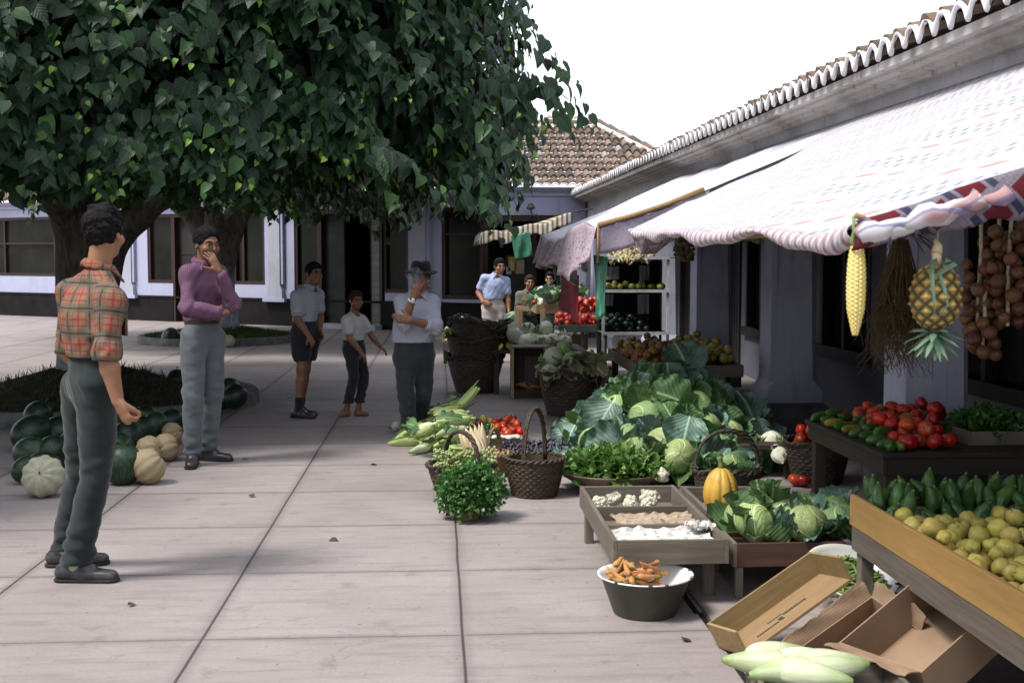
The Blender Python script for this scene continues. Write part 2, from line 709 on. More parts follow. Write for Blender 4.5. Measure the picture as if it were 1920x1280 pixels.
def wall_holes(mb, x0, x1, z0, z1, y0, y1, holes, mi=0):
    """wall slab pierced by openings (hx0, hx1, hz0, hz1)"""
    xs = sorted({x0, x1, *[h[0] for h in holes], *[h[1] for h in holes]})
    for a, b in zip(xs, xs[1:]):
        if b - a < 1e-4: continue
        m = (a + b) / 2
        hs = [h for h in holes if h[0] < m < h[1]]
        if not hs:
            mb.box(a, b, y0, y1, z0, z1, mi)
        else:
            h = hs[0]
            if h[2] > z0 + .001: mb.box(a, b, y0, y1, z0, h[2], mi)
            if h[3] < z1 - .001: mb.box(a, b, y0, y1, h[3], z1, mi)


def win_frame(x0, x1, z0, z1, y=0.0, w=.075, mull=(), trans=(), d=.08):
    f = MB()
    f.box(x0, x0 + w, y - .02, y + d, z0, z1)
    f.box(x1 - w, x1, y - .02, y + d, z0, z1)
    f.box(x0 + w, x1 - w, y - .02, y + d, z0, z0 + w)
    f.box(x0 + w, x1 - w, y - .02, y + d, z1 - w, z1)
    for m in mull: f.box(m - .03, m + .03, y - .012, y + d, z0 + w, z1 - w)
    for m in trans: f.box(x0 + w, x1 - w, y - .008, y + d, m - .022, m + .022)
    g = MB()
    g.box(x0 + w, x1 - w, y + .05, y + .06, z0 + w, z1 - w)
    return f, g


EZ = 2.78        # eave height
DZ = .58         # dado height
TOPZ = 2.42
bays = []
U = lambda px: wu(px, 600)[0]
holes = [(-2.2, U(124), .98, TOPZ), (U(279), U(498), .0, TOPZ), (U(553), U(766), 0, TOPZ), (U(828), WL + .0, .0, TOPZ)]
mb = MB()
wall_holes(mb, -6.0, WL, DZ, EZ, 0, .28, [(a, b, max(c, DZ), d) for a, b, c, d in holes])
# white under-window panels of the shopfronts
for a, b, hz in ((U(279), U(327), .86), (U(438), U(498), .86), (U(722), U(766), .74), (U(828), WL, .64)):
    mb.box(a, b, .0, .2, DZ - .06, hz)
xformed(mb, WM).build('wall', MT['white'], hall)
mb = MB()
for a, b in ((-6.0, U(327)), (U(438), U(600)), (U(716), WL)):
    mb.box(a, b, -.03, .25, -.05, DZ)
mb.box(-6.0, WL, -.045, -.03, DZ - .05, DZ - .005)
xformed(mb, WM).build('dado', MT['dado'], hall)
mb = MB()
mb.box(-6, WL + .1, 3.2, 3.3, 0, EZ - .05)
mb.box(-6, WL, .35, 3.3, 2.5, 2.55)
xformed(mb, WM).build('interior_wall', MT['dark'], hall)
for pc in (245, 521, 791):
    u = U(pc)
    p = MB()
    for s, wd in ((0, .34),):
        p.box(u - .155, u + .155, -.10, .02, DZ + .28, EZ - .2)
        p.prism([(u - .155, DZ + .28), (u + .155, DZ + .28), (u + .21, DZ + .18), (u + .21, DZ + .0), (u - .21, DZ), (u - .21, DZ + .18)], -.10, .02)
    xformed(p, WM).build('pilaster', MT['pilaster'], hall)
    p = MB()
    for s in (-1, 1):
        p.box(u + s * .19 - .03, u + s * .19 + .03, -.075, .0, DZ + .30, EZ - .2)
    p.box(u - .30, u + .30, -.14, -.031, DZ - .07, DZ + .001)
    xformed(p, WM).build('pilaster_edge', MT['white'], hall)
# windows: frame > pane
def add_win(x0, x1, z0, z1, mull=(), trans=(), M=WM, y=.04, mat='brown', parent=None):
    f, g = win_frame(x0, x1, z0, z1, y, mull=mull, trans=trans)
    fo = xformed(f, M).build('window', MT[mat], parent or hall)
    xformed(g, M).build('pane', MT['glass'], fo)
    return fo
add_win(-2.2, U(124), .98, TOPZ, (U(104), -1.0), (1.78,))
add_win(U(279), U(327), .86, TOPZ, (), ())
add_win(U(438), U(498), .86, TOPZ, (U(456),), ())
add_win(U(553), U(600), .80, TOPZ, (), ())
add_win(U(718), U(766), .74, TOPZ, (), ())
add_win(U(828), WL, .64, TOPZ, (), (1.9,))
# doors
def add_door(x0, x1, z1, M=WM, y=.12, mat='darkwood', leaf=True):
    f = MB()
    f.box(x0, x0 + .07, -.02, .2, 0, z1); f.box(x1 - .07, x1, -.02, .2, 0, z1); f.box(x0 + .07, x1 - .07, -.02, .2, z1 - .08, z1)
    fo = xformed(f, M).build('door', MT['brown'], hall)
    l = MB()
    l.box(x0 + .07, x1 - .07, y, y + .04, .02, z1 - .08)
    for k in range(2):
        for q in range(3):
            a = x0 + .07 + (x1 - x0 - .14) * (k + .12) / 2
            b = x0 + .07 + (x1 - x0 - .14) * (k + .88) / 2
            l.box(a, b, y - .015, y, .15 + q * .68, .15 + q * .68 + .55)
    if leaf: xformed(l, M).build('leaf', MT[mat], fo)
    return fo
add_door(U(327), U(438), TOPZ)
fo = add_door(U(600), U(718), TOPZ, leaf=False)
l = MB()
l.box(U(605), U(641), .10, .15, .28, TOPZ - .1)
xformed(l, WM).build('leaf', MT['greydoor'], fo)
l = MB()
l.box(U(605), U(641), .11, .16, .03, .28)
l.box(U(690), U(694), .1, .2, .03, TOPZ - .1)
xformed(l, WM).build('kick_board', MT['darkwood'], fo)
l = MB()
l.box(U(694), U(711), .08, .16, .03, TOPZ - .1)
xformed(l, WM).build('tiled_jamb', MT['walltile'], fo)
l = MB()
l.box(U(600), U(718), -.28, .1, 0, .09)
xformed(l, WM).build('step', MT['pilaster'], fo)
# far window of the passage: a glowing panel stands in for daylight behind
f = MB()
u0, u1 = U(652) , U(678)
f.box(u0, u1, 3.15, 3.19, 1.5, 2.2)
xformed(f, WM)
tw = NT('glowing_window_panel')
tw.b.inputs['Emission Color'].default_value = (.75, .8, 1, 1)
tw.b.inputs['Emission Strength'].default_value = .35
fw = f.build('window', tw.fin((.7, .7, .75), .4), hall)
f = MB()
for zz in (1.5, 1.72, 2.0, 2.2): f.box(u0 - .03, u1 + .03, 3.1, 3.149, zz - .018, zz + .018)
for uu in (u0, (u0 + u1) / 2, u1): f.box(uu - .016, uu + .016, 3.08, 3.148, 1.48, 2.22)
xformed(f, WM).build('glazing_bar', MT['darkwood'], fw)

# corner wing, square to the paving
WY = 23.5
xA, xB = PR.x, 6.2
bX = lambda px: aY(px, 480, WY).x
mb = MB()
wall_holes(mb, xA, xB, 0, EZ, WY, WY + .28, [(xA, bX(1052), 0, 2.22)])
shifted(mb, HB).build('wall', MT['white'], hall)
mb = MB()
mb.box(xA, bX(1052), WY - .04, WY + .08, 2.14, 2.26)
mb.box(bX(905), bX(915), WY - .02, WY + .1, 0, 2.14)
mb.box(bX(1000), bX(1008), WY + .3, WY + .4, 0, 2.14)
shifted(mb, HB).build('shopfront_beam', MT['brown'], hall)
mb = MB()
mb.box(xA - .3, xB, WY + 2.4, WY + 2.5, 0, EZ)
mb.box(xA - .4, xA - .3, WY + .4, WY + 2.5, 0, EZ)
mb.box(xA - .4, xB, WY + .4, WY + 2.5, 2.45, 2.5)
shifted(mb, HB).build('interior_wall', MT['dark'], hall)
mb = MB()
mb.box(bX(952), bX(990), WY + .5, WY + .55, .1, 1.12)
shifted(mb, HB).build('counter_panel', MT['greydoor'], hall)
# raised moulding panel and cornice
mb = MB()
pts = []
x0, x1, z0, z1, r = bX(880), bX(1046), 2.34, 2.66, .12
for cx, cz, a0 in ((x1 - r, z1 - r, 0), (x0 + r, z1 - r, PI / 2)):
    for k in range(7):
        a = a0 + PI / 2 * k / 6
        pts.append((cx + r * math.cos(a), WY - .015, cz + r * math.sin(a)))
pts = [(x1, WY - .015, z0)] + pts + [(x0, WY - .015, z0)]
mb.tube(pts, .022, 6)
shifted(mb, HB).build('wall_moulding', MT['white'], hall)
def cornice(x0, x1, y, M=None):
    m = MB()
    m.prism([(y, EZ - .16), (y - .05, EZ - .16), (y - .07, EZ - .10), (y - .12, EZ - .08), (y - .20, EZ - .03), (y - .22, EZ + .0), (y, EZ + .0)], x0, x1, 'x')
    return m
shifted(cornice(xA - .2, 5.6, WY), HB).build('cornice', MT['white'], hall)
xformed(cornice(-6, WL, 0), WM).build('cornice', MT['white'], hall)
# roof of the corner wing
EY = WY - .30
RD, RZ = 3.4, 1.5
sl_ = math.atan2(RZ, RD)
Lr = math.hypot(RD, RZ)
rows = int(Lr / .34)
rl = Lr / rows
cw = .165
xe0, xe1 = -2.0, 5.35
ncol = int((xe1 - xe0) / cw)
mb = MB()
clip = lambda u, v: u + xe0 < xe1 - (v / Lr) * (xe1 - 3.45)
tile_field(mb, (xe0, EY, EZ + .03), (1, 0, 0), (0, math.cos(sl_), math.sin(sl_)), ncol, rows, cw, rl, .062, clip)
rt = Vector((3.45, EY + RD, EZ + RZ + .05))
rcorner = Vector((xe1, EY, EZ + .05))
# hip end, falling to the right
hipU = Vector((0, 1, 0)); hipV = (rt - Vector((xe1, rt.y, EZ + .05)))
tile_field(mb, (xe1, EY, EZ + .03), (0, 1, 0), tuple(hipV), int(2 * RD / cw), int(hipV.length / .34), cw, .34, .062, lambda u, v: abs(u - RD) < RD * (1 - v / hipV.length), 9)
shifted(mb, HB).build('roof', MT['tile'], hall, smooth=False, tone=True)
mb = MB()
ridge_caps(mb, rt, rcorner, .11)
ridge_caps(mb, (xe0, rt.y, rt.z), rt, .10)
shifted(mb, HB).build('ridge_tiles', MT['tile'], hall, tone=True)
mb = MB()
mb.prism([(EY + RD - .22, rt.z - .22), (EY + RD + .2, rt.z - .22), (EY + RD + .12, rt.z - .03), (EY + RD - .14, rt.z - .03)], 1.2, 3.5, 'x')
d_ = (rcorner - rt)
for k in range(14):
    p = rt + d_ * (k / 14) + Vector((-.07, -.07, -.02))
    q = rt + d_ * ((k + .9) / 14) + Vector((-.07, -.07, -.02))
    mb.tube([p, q], .062, 6)
# scalloped mortar under the first course
for i in range(ncol):
    c = xe0 + (i + .5) * cw
    mb.tube([(c + (k / 8 - .5) * cw * .9, EY - .012, EZ + .012 + .062 * math.sin(PI * k / 8) ** .8) for k in range(9)], .02, 6)
shifted(mb, HB).build('roof_mortar', MT['mortar'], hall)
# a few stones and a broken cap on the ridge
mb = MB()
for k, (x, s) in enumerate(((1.75, .05), (2.35, .06), (2.45, .045), (2.95, .04))):
    mb.ell((x, EY + RD, rt.z + .12 + s * .5), (s * 1.2, s, s * (1.4 if k % 2 else .9)), 7, 5)
shifted(mb, HB).build('ridge_stone', MT['mortar'], hall)
# long roof over the rotated wing (behind the trees)
mb = MB()
tile_field(mb, (-6, -.3, EZ + .03), (1, 0, 0), (0, math.cos(sl_), math.sin(sl_)), int((WL + 5.4) / .22), 7, .22, Lr / 7, .075, None, 21)
xformed(mb, WM).build('roof', MT['tile'], hall, tone=True)

# lamp bracket on the hall wall
L0 = aY(996, 393, WY)
lt = thing('wall_lamp', 'small dark bracket lamp on the white wall below the tiled eave', 'lamp', (L0.x, WY, L0.z))
mb = MB()
mb.lathe([(.0, .10), (.035, .09), (.085, .0), (.08, -.01), (.02, -.03), (0, -.03)], 12, (-.02, -.18, .02), 0)
mb.build('lamp_shade', MT['iron'], lt, smooth=True)
mb = MB()
mb.tube([(.25, -.005, -.14), (.1, -.04, -.13), (.02, -.16, -.13), (-.02, -.18, -.02)], .012, 6)
mb.tube([(.1, 0, -.19), (.1, 0, -.09)], .02, 6)
mb.build('bracket', MT['iron'], lt)


# ================================================================== the arcade on the right
AX = 2.78                         # face of the pillars
arc = thing('market_arcade', 'low whitewashed arcade with blue-grey pillars, stained eave and scalloped tile edge', 'building', (AX, 7, 0))
AP = Vector((AX, 7, 0))
pys = [7.15 + 3.0 * k for k in range(-2, 6)]
for y in pys:
    p = MB()
    T, B0 = .19, .215
    prof = [(.285, 0), (.285, .22), (.265, .25), (.235, .255), (.235, .36), (.205, .44), (.178, 2.02), (.178, 2.2)]
    cx, cy = AX + .215, y + .215
    rows_ = []
    for (h, z) in prof:
        ch = .045 if z > .4 else .0
        pts = []
        for sx, sy in ((-1, -1), (1, -1), (1, 1), (-1, 1)):
            if ch:
                a = (cx + sx * h, cy + sy * (h - ch), z); b = (cx + sx * (h - ch), cy + sy * h, z)
                pts += [a, b] if sx * sy > 0 else [b, a]
            else:
                pts += [(cx + sx * h, cy + sy * h, z)] * 2
        rows_.append(pts)
    p.grid([r_ for r_ in rows_ if r_[0][2] > .254], 0, True)
    po = shifted(p, AP).build('pillar', MT['pillar'], arc, bevel=0)
    q = MB()
    q.box(cx - .285, cx + .285, cy - .285, cy + .285, 0, .22)
    q.prism([(cx - .285, .22), (cx + .285, .22), (cx + .24, .257), (cx - .24, .257)], cy - .285, cy + .285)
    shifted(q, AP).build('pillar_base', MT['plinth'], po, bevel=.008)
    q = MB()  # white strips stand in for light on the pillar's left edges
    q.box(cx - .20, cx - .150, cy - .20, cy - .150, .44, 2.15)
    q.box(cx - .19, cx - .150, cy + .150, cy + .19, .44, 2.15)
    shifted(q, AP).build('pillar_lit_edge', MT['white'], po)
mb = MB()
mb.box(AX + .045, AX + .385, 1.0, 24.0, 2.1, 2.54)
shifted(mb, AP).build('wall', MT['eavewall'], arc)
# soffit in three flat steps
mb = MB()
for k, (a, b, z) in enumerate(((AX + .045, AX - .02, 2.50), (AX + .0, AX - .08, 2.525), (AX - .06, AX - .15, 2.55), (AX - .13, AX - .2, 2.572))):
    mb.box(b, a, .9, 25.0 , z, 2.62)
shifted(mb, AP).build('soffit', MT['soffit'], arc)
mb = MB()
ex = AX - .24
rs = rad(15)
tile_field(mb, (ex, 1.0, 2.64), (0, 1, 0), (math.cos(rs), 0, math.sin(rs)), int(24 / .2), 8, .2, .36, .075, None, 31)
shifted(mb, AP).build('roof', MT['tile'], arc, tone=True)
mb = MB()
rr = random.Random(4)
pts = []
for i in range(int(24 / .2)):
    for k in range(8):
        u = 1.0 + (i + k / 8) * .2
        pts.append((ex - .015, u, 2.622 + .092 * abs(math.sin(PI * (k / 8))) ** .75 + rr.uniform(-.005, .005)))
mb.tube(pts, [.013 + rr.uniform(0, .006) for _ in pts], 6)
shifted(mb, AP).build('roof_mortar', MT['mortar'], arc, smooth=True)
# shop wall inside the arcade
IX = 3.82
mb = MB()
def xwall(y0, y1, holes):
    ys = sorted({y0, y1, *[h[0] for h in holes], *[h[1] for h in holes]})
    for a, b in zip(ys, ys[1:]):
        m = (a + b) / 2
        hs = [h for h in holes if h[0] < m < h[1]]
        if not hs: mb.box(IX, IX + .2, a, b, 0, 2.3)
        else:
            if hs[0][2] > .01: mb.box(IX, IX + .2, a, b, 0, hs[0][2])
            mb.box(IX, IX + .2, a, b, hs[0][3], 2.3)
hol = []
for k in range(-1, 5):
    y0 = 7.3 + 3.0 * k
    hol += [(y0 + .35, y0 + 1.75, .62, 2.1), (y0 + 2.0, y0 + 2.85, 0, 2.1)]
xwall(1, 24, hol)
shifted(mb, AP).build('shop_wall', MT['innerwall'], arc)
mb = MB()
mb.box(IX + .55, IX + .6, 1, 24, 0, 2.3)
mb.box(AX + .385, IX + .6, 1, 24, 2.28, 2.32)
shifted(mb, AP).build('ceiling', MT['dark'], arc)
for (a, b, c, d) in hol:
    f = MB()
    if c > .1:
        f.box(IX - .05, IX + .1, a - .06, b + .06, c - .11, c)
        for s in (a, b - .07, (a + b) / 2 - .03): f.box(IX - .012, IX + .08, s, s + .07, c, d)
        f.box(IX - .012, IX + .08, a + .07, b - .07, d - .07, d)
        fo = shifted(f, AP).build('window', MT['darkwood'], arc)
        g = MB(); g.box(IX + .1, IX + .11, a + .02, b - .02, c, d)
        shifted(g, AP).build('pane', MT['glass'], fo)
    else:
        for s in (a, b - .07): f.box(IX - .03, IX + .1, s, s + .07, 0, d)
        f.box(IX + .06, IX + .1, a + .07, b - .07, 0, d - .02)
        for k in range(6):
            f.box(IX + .045, IX + .06, a + .09 + k * .115, a + .18 + k * .115, .05, d - .05)
        shifted(f, AP).build('door', MT['darkwood'], arc)
# far end wall of the arcade
mb = MB()
mb.box(AX + .02, 7, 23.2, 23.4, 0, 2.5)
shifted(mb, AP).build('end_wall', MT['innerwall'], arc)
# ================================================================== trees
t = NT('bark_limewashed')
pos = t.coord('Object')
v = t.mapping(pos, (5, 5, 1.1))
f = t.noise(v, 4.0, 8, .7, .4)
bark = t.ramp(f, [(.3, (.030, .026, .022)), (.62, (.13, .115, .10))])
lime = t.ramp(f, [(.34, (.12, .12, .14)), (.6, (.36, .37, .46))])
zz = t.math('ADD', t.sep(pos)[2], t.math('MULTIPLY', t.noise(pos, 5, 4), .5))
col = t.mix(t.ramp(t.math('MULTIPLY', zz, .5), [(.62, (1, 1, 1)), (.78, (0, 0, 0))]), bark, lime)
t.bump(f, .9, .03)
MT['bark'] = t.fin(col, .95, .1)

t = NT('mulberry_leaf')
tint = t.n('ShaderNodeAttribute', attribute_name='tint').outputs['Fac']
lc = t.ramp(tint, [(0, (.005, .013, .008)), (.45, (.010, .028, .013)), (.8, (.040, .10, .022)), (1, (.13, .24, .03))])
lu_, lv_, _q = t.sep(t.n('ShaderNodeAttribute', attribute_name='luv').outputs['Vector'])[:3]
au_ = t.math('ABSOLUTE', lu_)
vs1 = t.math('FRACT', t.math('SUBTRACT', t.math('MULTIPLY', lv_, 5.5), t.math('MULTIPLY', au_, 2.6)))
vd_ = t.math('ABSOLUTE', t.math('SUBTRACT', vs1, .5))
vn_ = t.math('MAXIMUM', t.ramp(au_, [(.02, (1, 1, 1)), (.07, (0, 0, 0))]), t.ramp(vd_, [(.0, (.7, .7, .7)), (.10, (0, 0, 0))]))
lc = t.mix(t.math('MULTIPLY', vn_, .4), lc, (.07, .13, .06))
t.bump(t.math('ADD', vd_, t.noise(t.coord(), 30, 3)), .35, .006)
tcc = t.ramp(tint, [(0, (.012, .036, .008)), (.5, (.04, .11, .012)), (1, (.24, .40, .03))])
MT['leaf'] = t.fin(lc, .46, .24, .20, tcc)
MT['soil'] = simple('dark_soil', (.022, .017, .012), (.05, .038, .026), 9, .95, .1, .9, .04)
MT['kerb'] = simple('stone_kerb', (.14, .135, .14), (.06, .057, .057), 7, .9, .2, .5, .01)
t = NT('grass_blade')
MT['grass'] = t.fin(t.vary(t.ramp(t.noise(t.coord(), 3, 4), [(.3, (.020, .045, .010)), (.7, (.05, .085, .022))]), .02, .2), .7, .2, .25)

# heart-shaped, folded and drooping leaf: 11 points, 10 triangles
_LV = np.array([(0, .0, 0), (0, .30, -.01), (0, .62, -.06), (0, 1.0, -.2),
                (-.24, -.05, .04), (-.45, .19, .09), (-.37, .50, .06), (-.15, .80, -.07),
                (.24, -.05, .04), (.45, .19, .09), (.37, .50, .06), (.15, .80, -.07)])
_LF = np.array([(0, 4, 5), (0, 5, 1), (1, 5, 6), (1, 6, 2), (2, 6, 7), (2, 7, 3),
                (0, 9, 8), (0, 1, 9), (1, 10, 9), (1, 2, 10), (2, 11, 10), (2, 3, 11)])


def unit(a):
    return a / np.maximum(np.linalg.norm(a, axis=-1, keepdims=True), 1e-9)


def leaves(P, T, N, S, W=None, template=None):
    """leaf polygons at P with tip direction T, upper side N, length S"""
    LV, LF = template or (_LV, _LF)
    T = unit(T)
    X = unit(np.cross(T, N))
    Z = np.cross(X, T)
    n = len(P)
    W = S if W is None else W
    fold = NP.uniform(.3, 1.7, n)[:, None]
    V = (P[:, None, :] + X[:, None, :] * (LV[None, :, 0:1] * W[:, None, None]) + T[:, None, :] * (LV[None, :, 1:2] * S[:, None, None])
         + Z[:, None, :] * (LV[None, :, 2:3] * (S[:, None] * fold)[:, :, None]))
    k = len(LV)
    F = (LF[None] + (np.arange(n) * k)[:, None, None]).reshape(-1, LF.shape[1])
    return V.reshape(-1, 3), F


def crown(c, Rr, zb, ht, nspray, nfill, name, parent, seed, size=.165, cam_bias=True, extra=None):
    g = np.random.default_rng(seed)
    c = np.array(c)
    lobes = [(g.uniform(0, 6.28), g.uniform(.05, .16), g.integers(2, 7)) for _ in range(5)]

    def env(az):
        return 1 + sum(a * .5 * np.sin(k * az + p) for p, a, k in lobes)

    def surf(n):
        az = g.uniform(0, 2 * PI, n)
        if cam_bias:
            m = g.random(n) < .72
            az[m] = g.normal(-PI / 2 + .45, .85, m.sum())
        q = g.uniform(-.35, 1, n)                      # -: underside, +: side and top
        rr = Rr * env(az)
        und = q < 0
        r = np.where(und, rr * np.sqrt(g.uniform(.15, 1, n)), rr * np.maximum(0, 1 - np.clip(q, 0, 1) ** 3.2) ** .45 * g.uniform(.86, 1.02, n))
        zlow = zb + .22 * np.sin(az * 3 + c[0]) * .5 + .12 * np.sin(az * 7) - .10 * (r / Rr) ** 2
        z = np.where(und, zlow + g.uniform(0, .35, n), zlow + ht * np.clip(q, 0, 1) + g.uniform(-.15, .2, n))
        out = np.stack([np.cos(az), np.sin(az), np.where(und, -.25, np.clip(q, 0, 1) * .9)], -1)
        return np.stack([c[0] + r * np.cos(az), c[1] + r * np.sin(az), z], -1), unit(out)
    Vs, Fs, Ts = [], [], []
    P, O = surf(int(nspray * 3.2))
    cl = wavy(P.astype(np.float32), (2.8, 2.8, 3.6), seed) * 1.3 + g.normal(0, .3, len(P))
    keep = np.argsort(-cl)[:nspray]
    P, O = P[keep], O[keep]
    if extra is not None:
        P = np.concatenate([P, extra[0]]); O = np.concatenate([O, extra[1]]); nspray = len(P)
    k = 9
    down = np.array([0, 0, -1.0])
    side = unit(np.cross(O, down + g.normal(0, .01, O.shape)))
    D = unit(O * .45 + down * g.uniform(.2, .9, (nspray, 1)) + side * g.normal(0, .6, (nspray, 1)))
    young = g.random(nspray) < .33
    for i in range(k):
        s = (i / (k - 1))
        pp = P + D * (s * .48) + down * (.12 * s * s) + g.normal(0, .025, P.shape)
        sgn = 1 if i % 2 else -1
        T = unit(down * .95 + O * .35 + side * sgn * g.uniform(.2, .9, (nspray, 1)) + g.normal(0, .22, P.shape))
        Nn = unit(O * 1.0 + np.array([0, 0, .55]) + g.normal(0, .35, P.shape))
        sz = size * g.uniform(.6, 1.3, nspray) * (1.0 - .45 * s ** 2) * np.where(young & (i > 6), .6, 1)
        ok = pp[:, 2] > np.where(pp[:, 0] < -.75, 1.93, 1.5)
        V, F = leaves(pp[ok], T[ok], Nn[ok], sz[ok], (sz * g.uniform(.72, 1.0, nspray))[ok])
        tn = np.clip(g.normal(.33, .13, nspray) + np.where(young, .62 * s ** 3, .08 * s), 0, 1)
        Vs.append(V); Fs.append(F); Ts.append(np.repeat(tn[ok], len(_LV)))
    # inner foliage
    az = g.uniform(0, 2 * PI, nfill)
    r = Rr * env(az) * np.sqrt(g.uniform(0, .86, nfill))
    top = ht * np.sqrt(np.maximum(0, 1 - (r / (Rr * 1.1)) ** 2))
    z = zb + .18 + top * g.uniform(0, .95, nfill)
    P = np.stack([c[0] + r * np.cos(az), c[1] + r * np.sin(az), z], -1)
    V, F = leaves(P, unit(g.normal(0, 1, P.shape) + down), unit(g.normal(0, .8, P.shape) + np.array([0, -.5, .8])), g.uniform(.2, .34, nfill))
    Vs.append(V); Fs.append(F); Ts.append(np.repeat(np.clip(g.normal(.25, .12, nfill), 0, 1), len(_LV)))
    off = 0
    F2 = []
    for V, F in zip(Vs, Fs):
        F2.append(F + off); off += len(V)
    V = np.concatenate(Vs); F = np.concatenate(F2); T = np.concatenate(Ts)
    V -= np.array(parent.location)
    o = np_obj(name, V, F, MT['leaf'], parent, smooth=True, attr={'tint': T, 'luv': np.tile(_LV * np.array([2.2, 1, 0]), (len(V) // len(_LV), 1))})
    return o


def limb(mb, pts, r0, r1, n=10, wob=.03, seed=1):
    rr = random.Random(seed)
    P = []
    pts = [Vector(p) for p in pts]
    for a, b in zip(pts, pts[1:]):
        for k in range(5): P.append(a.lerp(b, k / 5) + Vector((rr.uniform(-wob, wob), rr.uniform(-wob, wob), 0)))
    P.append(pts[-1])
    m = len(P)
    mb.tube(P, [(r0 + (r1 - r0) * (i / (m - 1)) ** .8) * rr.uniform(.94, 1.07) for i in range(m)], n)


def trunk(name, parent, base, limbs, r, zt):
    """one skin over trunk and limbs, grown with voxel fields"""
    prims = []
    b = Vector(base)
    V0 = Vector((0, 0, 1))
    prims.append((b + V0 * -.1, b + V0 * .35, r * 1.45, r * 1.05))
    prims.append((b + V0 * .2, b + V0 * zt, r * 1.08, r * .98))
    for L in limbs:
        for i in range(len(L) - 1):
            (p, q0), (q, q1) = L[i], L[i + 1]
            prims.append((b + Vector(p), b + Vector(q), q0, q1))
    V, F = sdf_mesh([('cap', *p_) for p_ in prims], .05, k=.10, noise=(.022, (7, 7, 2.2)))
    V -= np.array(parent.location)
    return np_obj(name, V, F, MT['bark'], parent)


# ------------------------------------------------------------------ voxel fields (smooth unions of tapered shapes) -> one skin
import openvdb


def _cap(P, a, b, ra, rb):
    a, b = np.array(a, np.float32), np.array(b, np.float32)
    ba = b - a
    t = np.clip(((P - a) @ ba) / max(float(ba @ ba), 1e-9), 0, 1)
    return np.linalg.norm(P - a - t[..., None] * ba, axis=-1) - (ra + (rb - ra) * t)


def _ell(P, c, r, Rm=None):
    q = P - np.array(c, np.float32)
    if Rm is not None: q = q @ np.array(Rm, np.float32)
    r = np.array(r, np.float32)
    k0 = np.linalg.norm(q / r, axis=-1)
    k1 = np.linalg.norm(q / (r * r), axis=-1)
    return np.where(k1 > 1e-6, k0 * (k0 - 1) / np.maximum(k1, 1e-6), -r.min())


def _ecap(P, a, b, ra, rb, ax, sq):
    """tapered capsule squashed along ax (its half-width there is sq times the radius)"""
    a, b = np.array(a, np.float32), np.array(b, np.float32)
    ba = b - a
    ax = np.array(ax, np.float32)
    ax = ax - ba * (ax @ ba) / max(float(ba @ ba), 1e-9)
    ax /= max(np.linalg.norm(ax), 1e-6)
    t = np.clip(((P - a) @ ba) / max(float(ba @ ba), 1e-9), 0, 1)
    q = P - a - t[..., None] * ba
    w = q @ ax
    q = q + ax * (w * (1 / sq - 1))[..., None]
    return (np.linalg.norm(q, axis=-1) - (ra + (rb - ra) * t)) * (1 if sq > 1 else (sq + 1) / 2)


def wavy(P, f, seed=0):
    g = np.random.default_rng(seed)
    out = np.zeros(P.shape[:-1], np.float32)
    f = np.array(f, np.float32)
    for i in range(5):
        w = g.normal(0, 1, 3).astype(np.float32) * f * (1 + .55 * i)
        out += np.sin(P @ w + g.uniform(0, 6.28) + 1.3 * np.sin(P @ (g.normal(0, .6, 3).astype(np.float32) * f))) / (1 + .5 * i)
    return out / 2.2


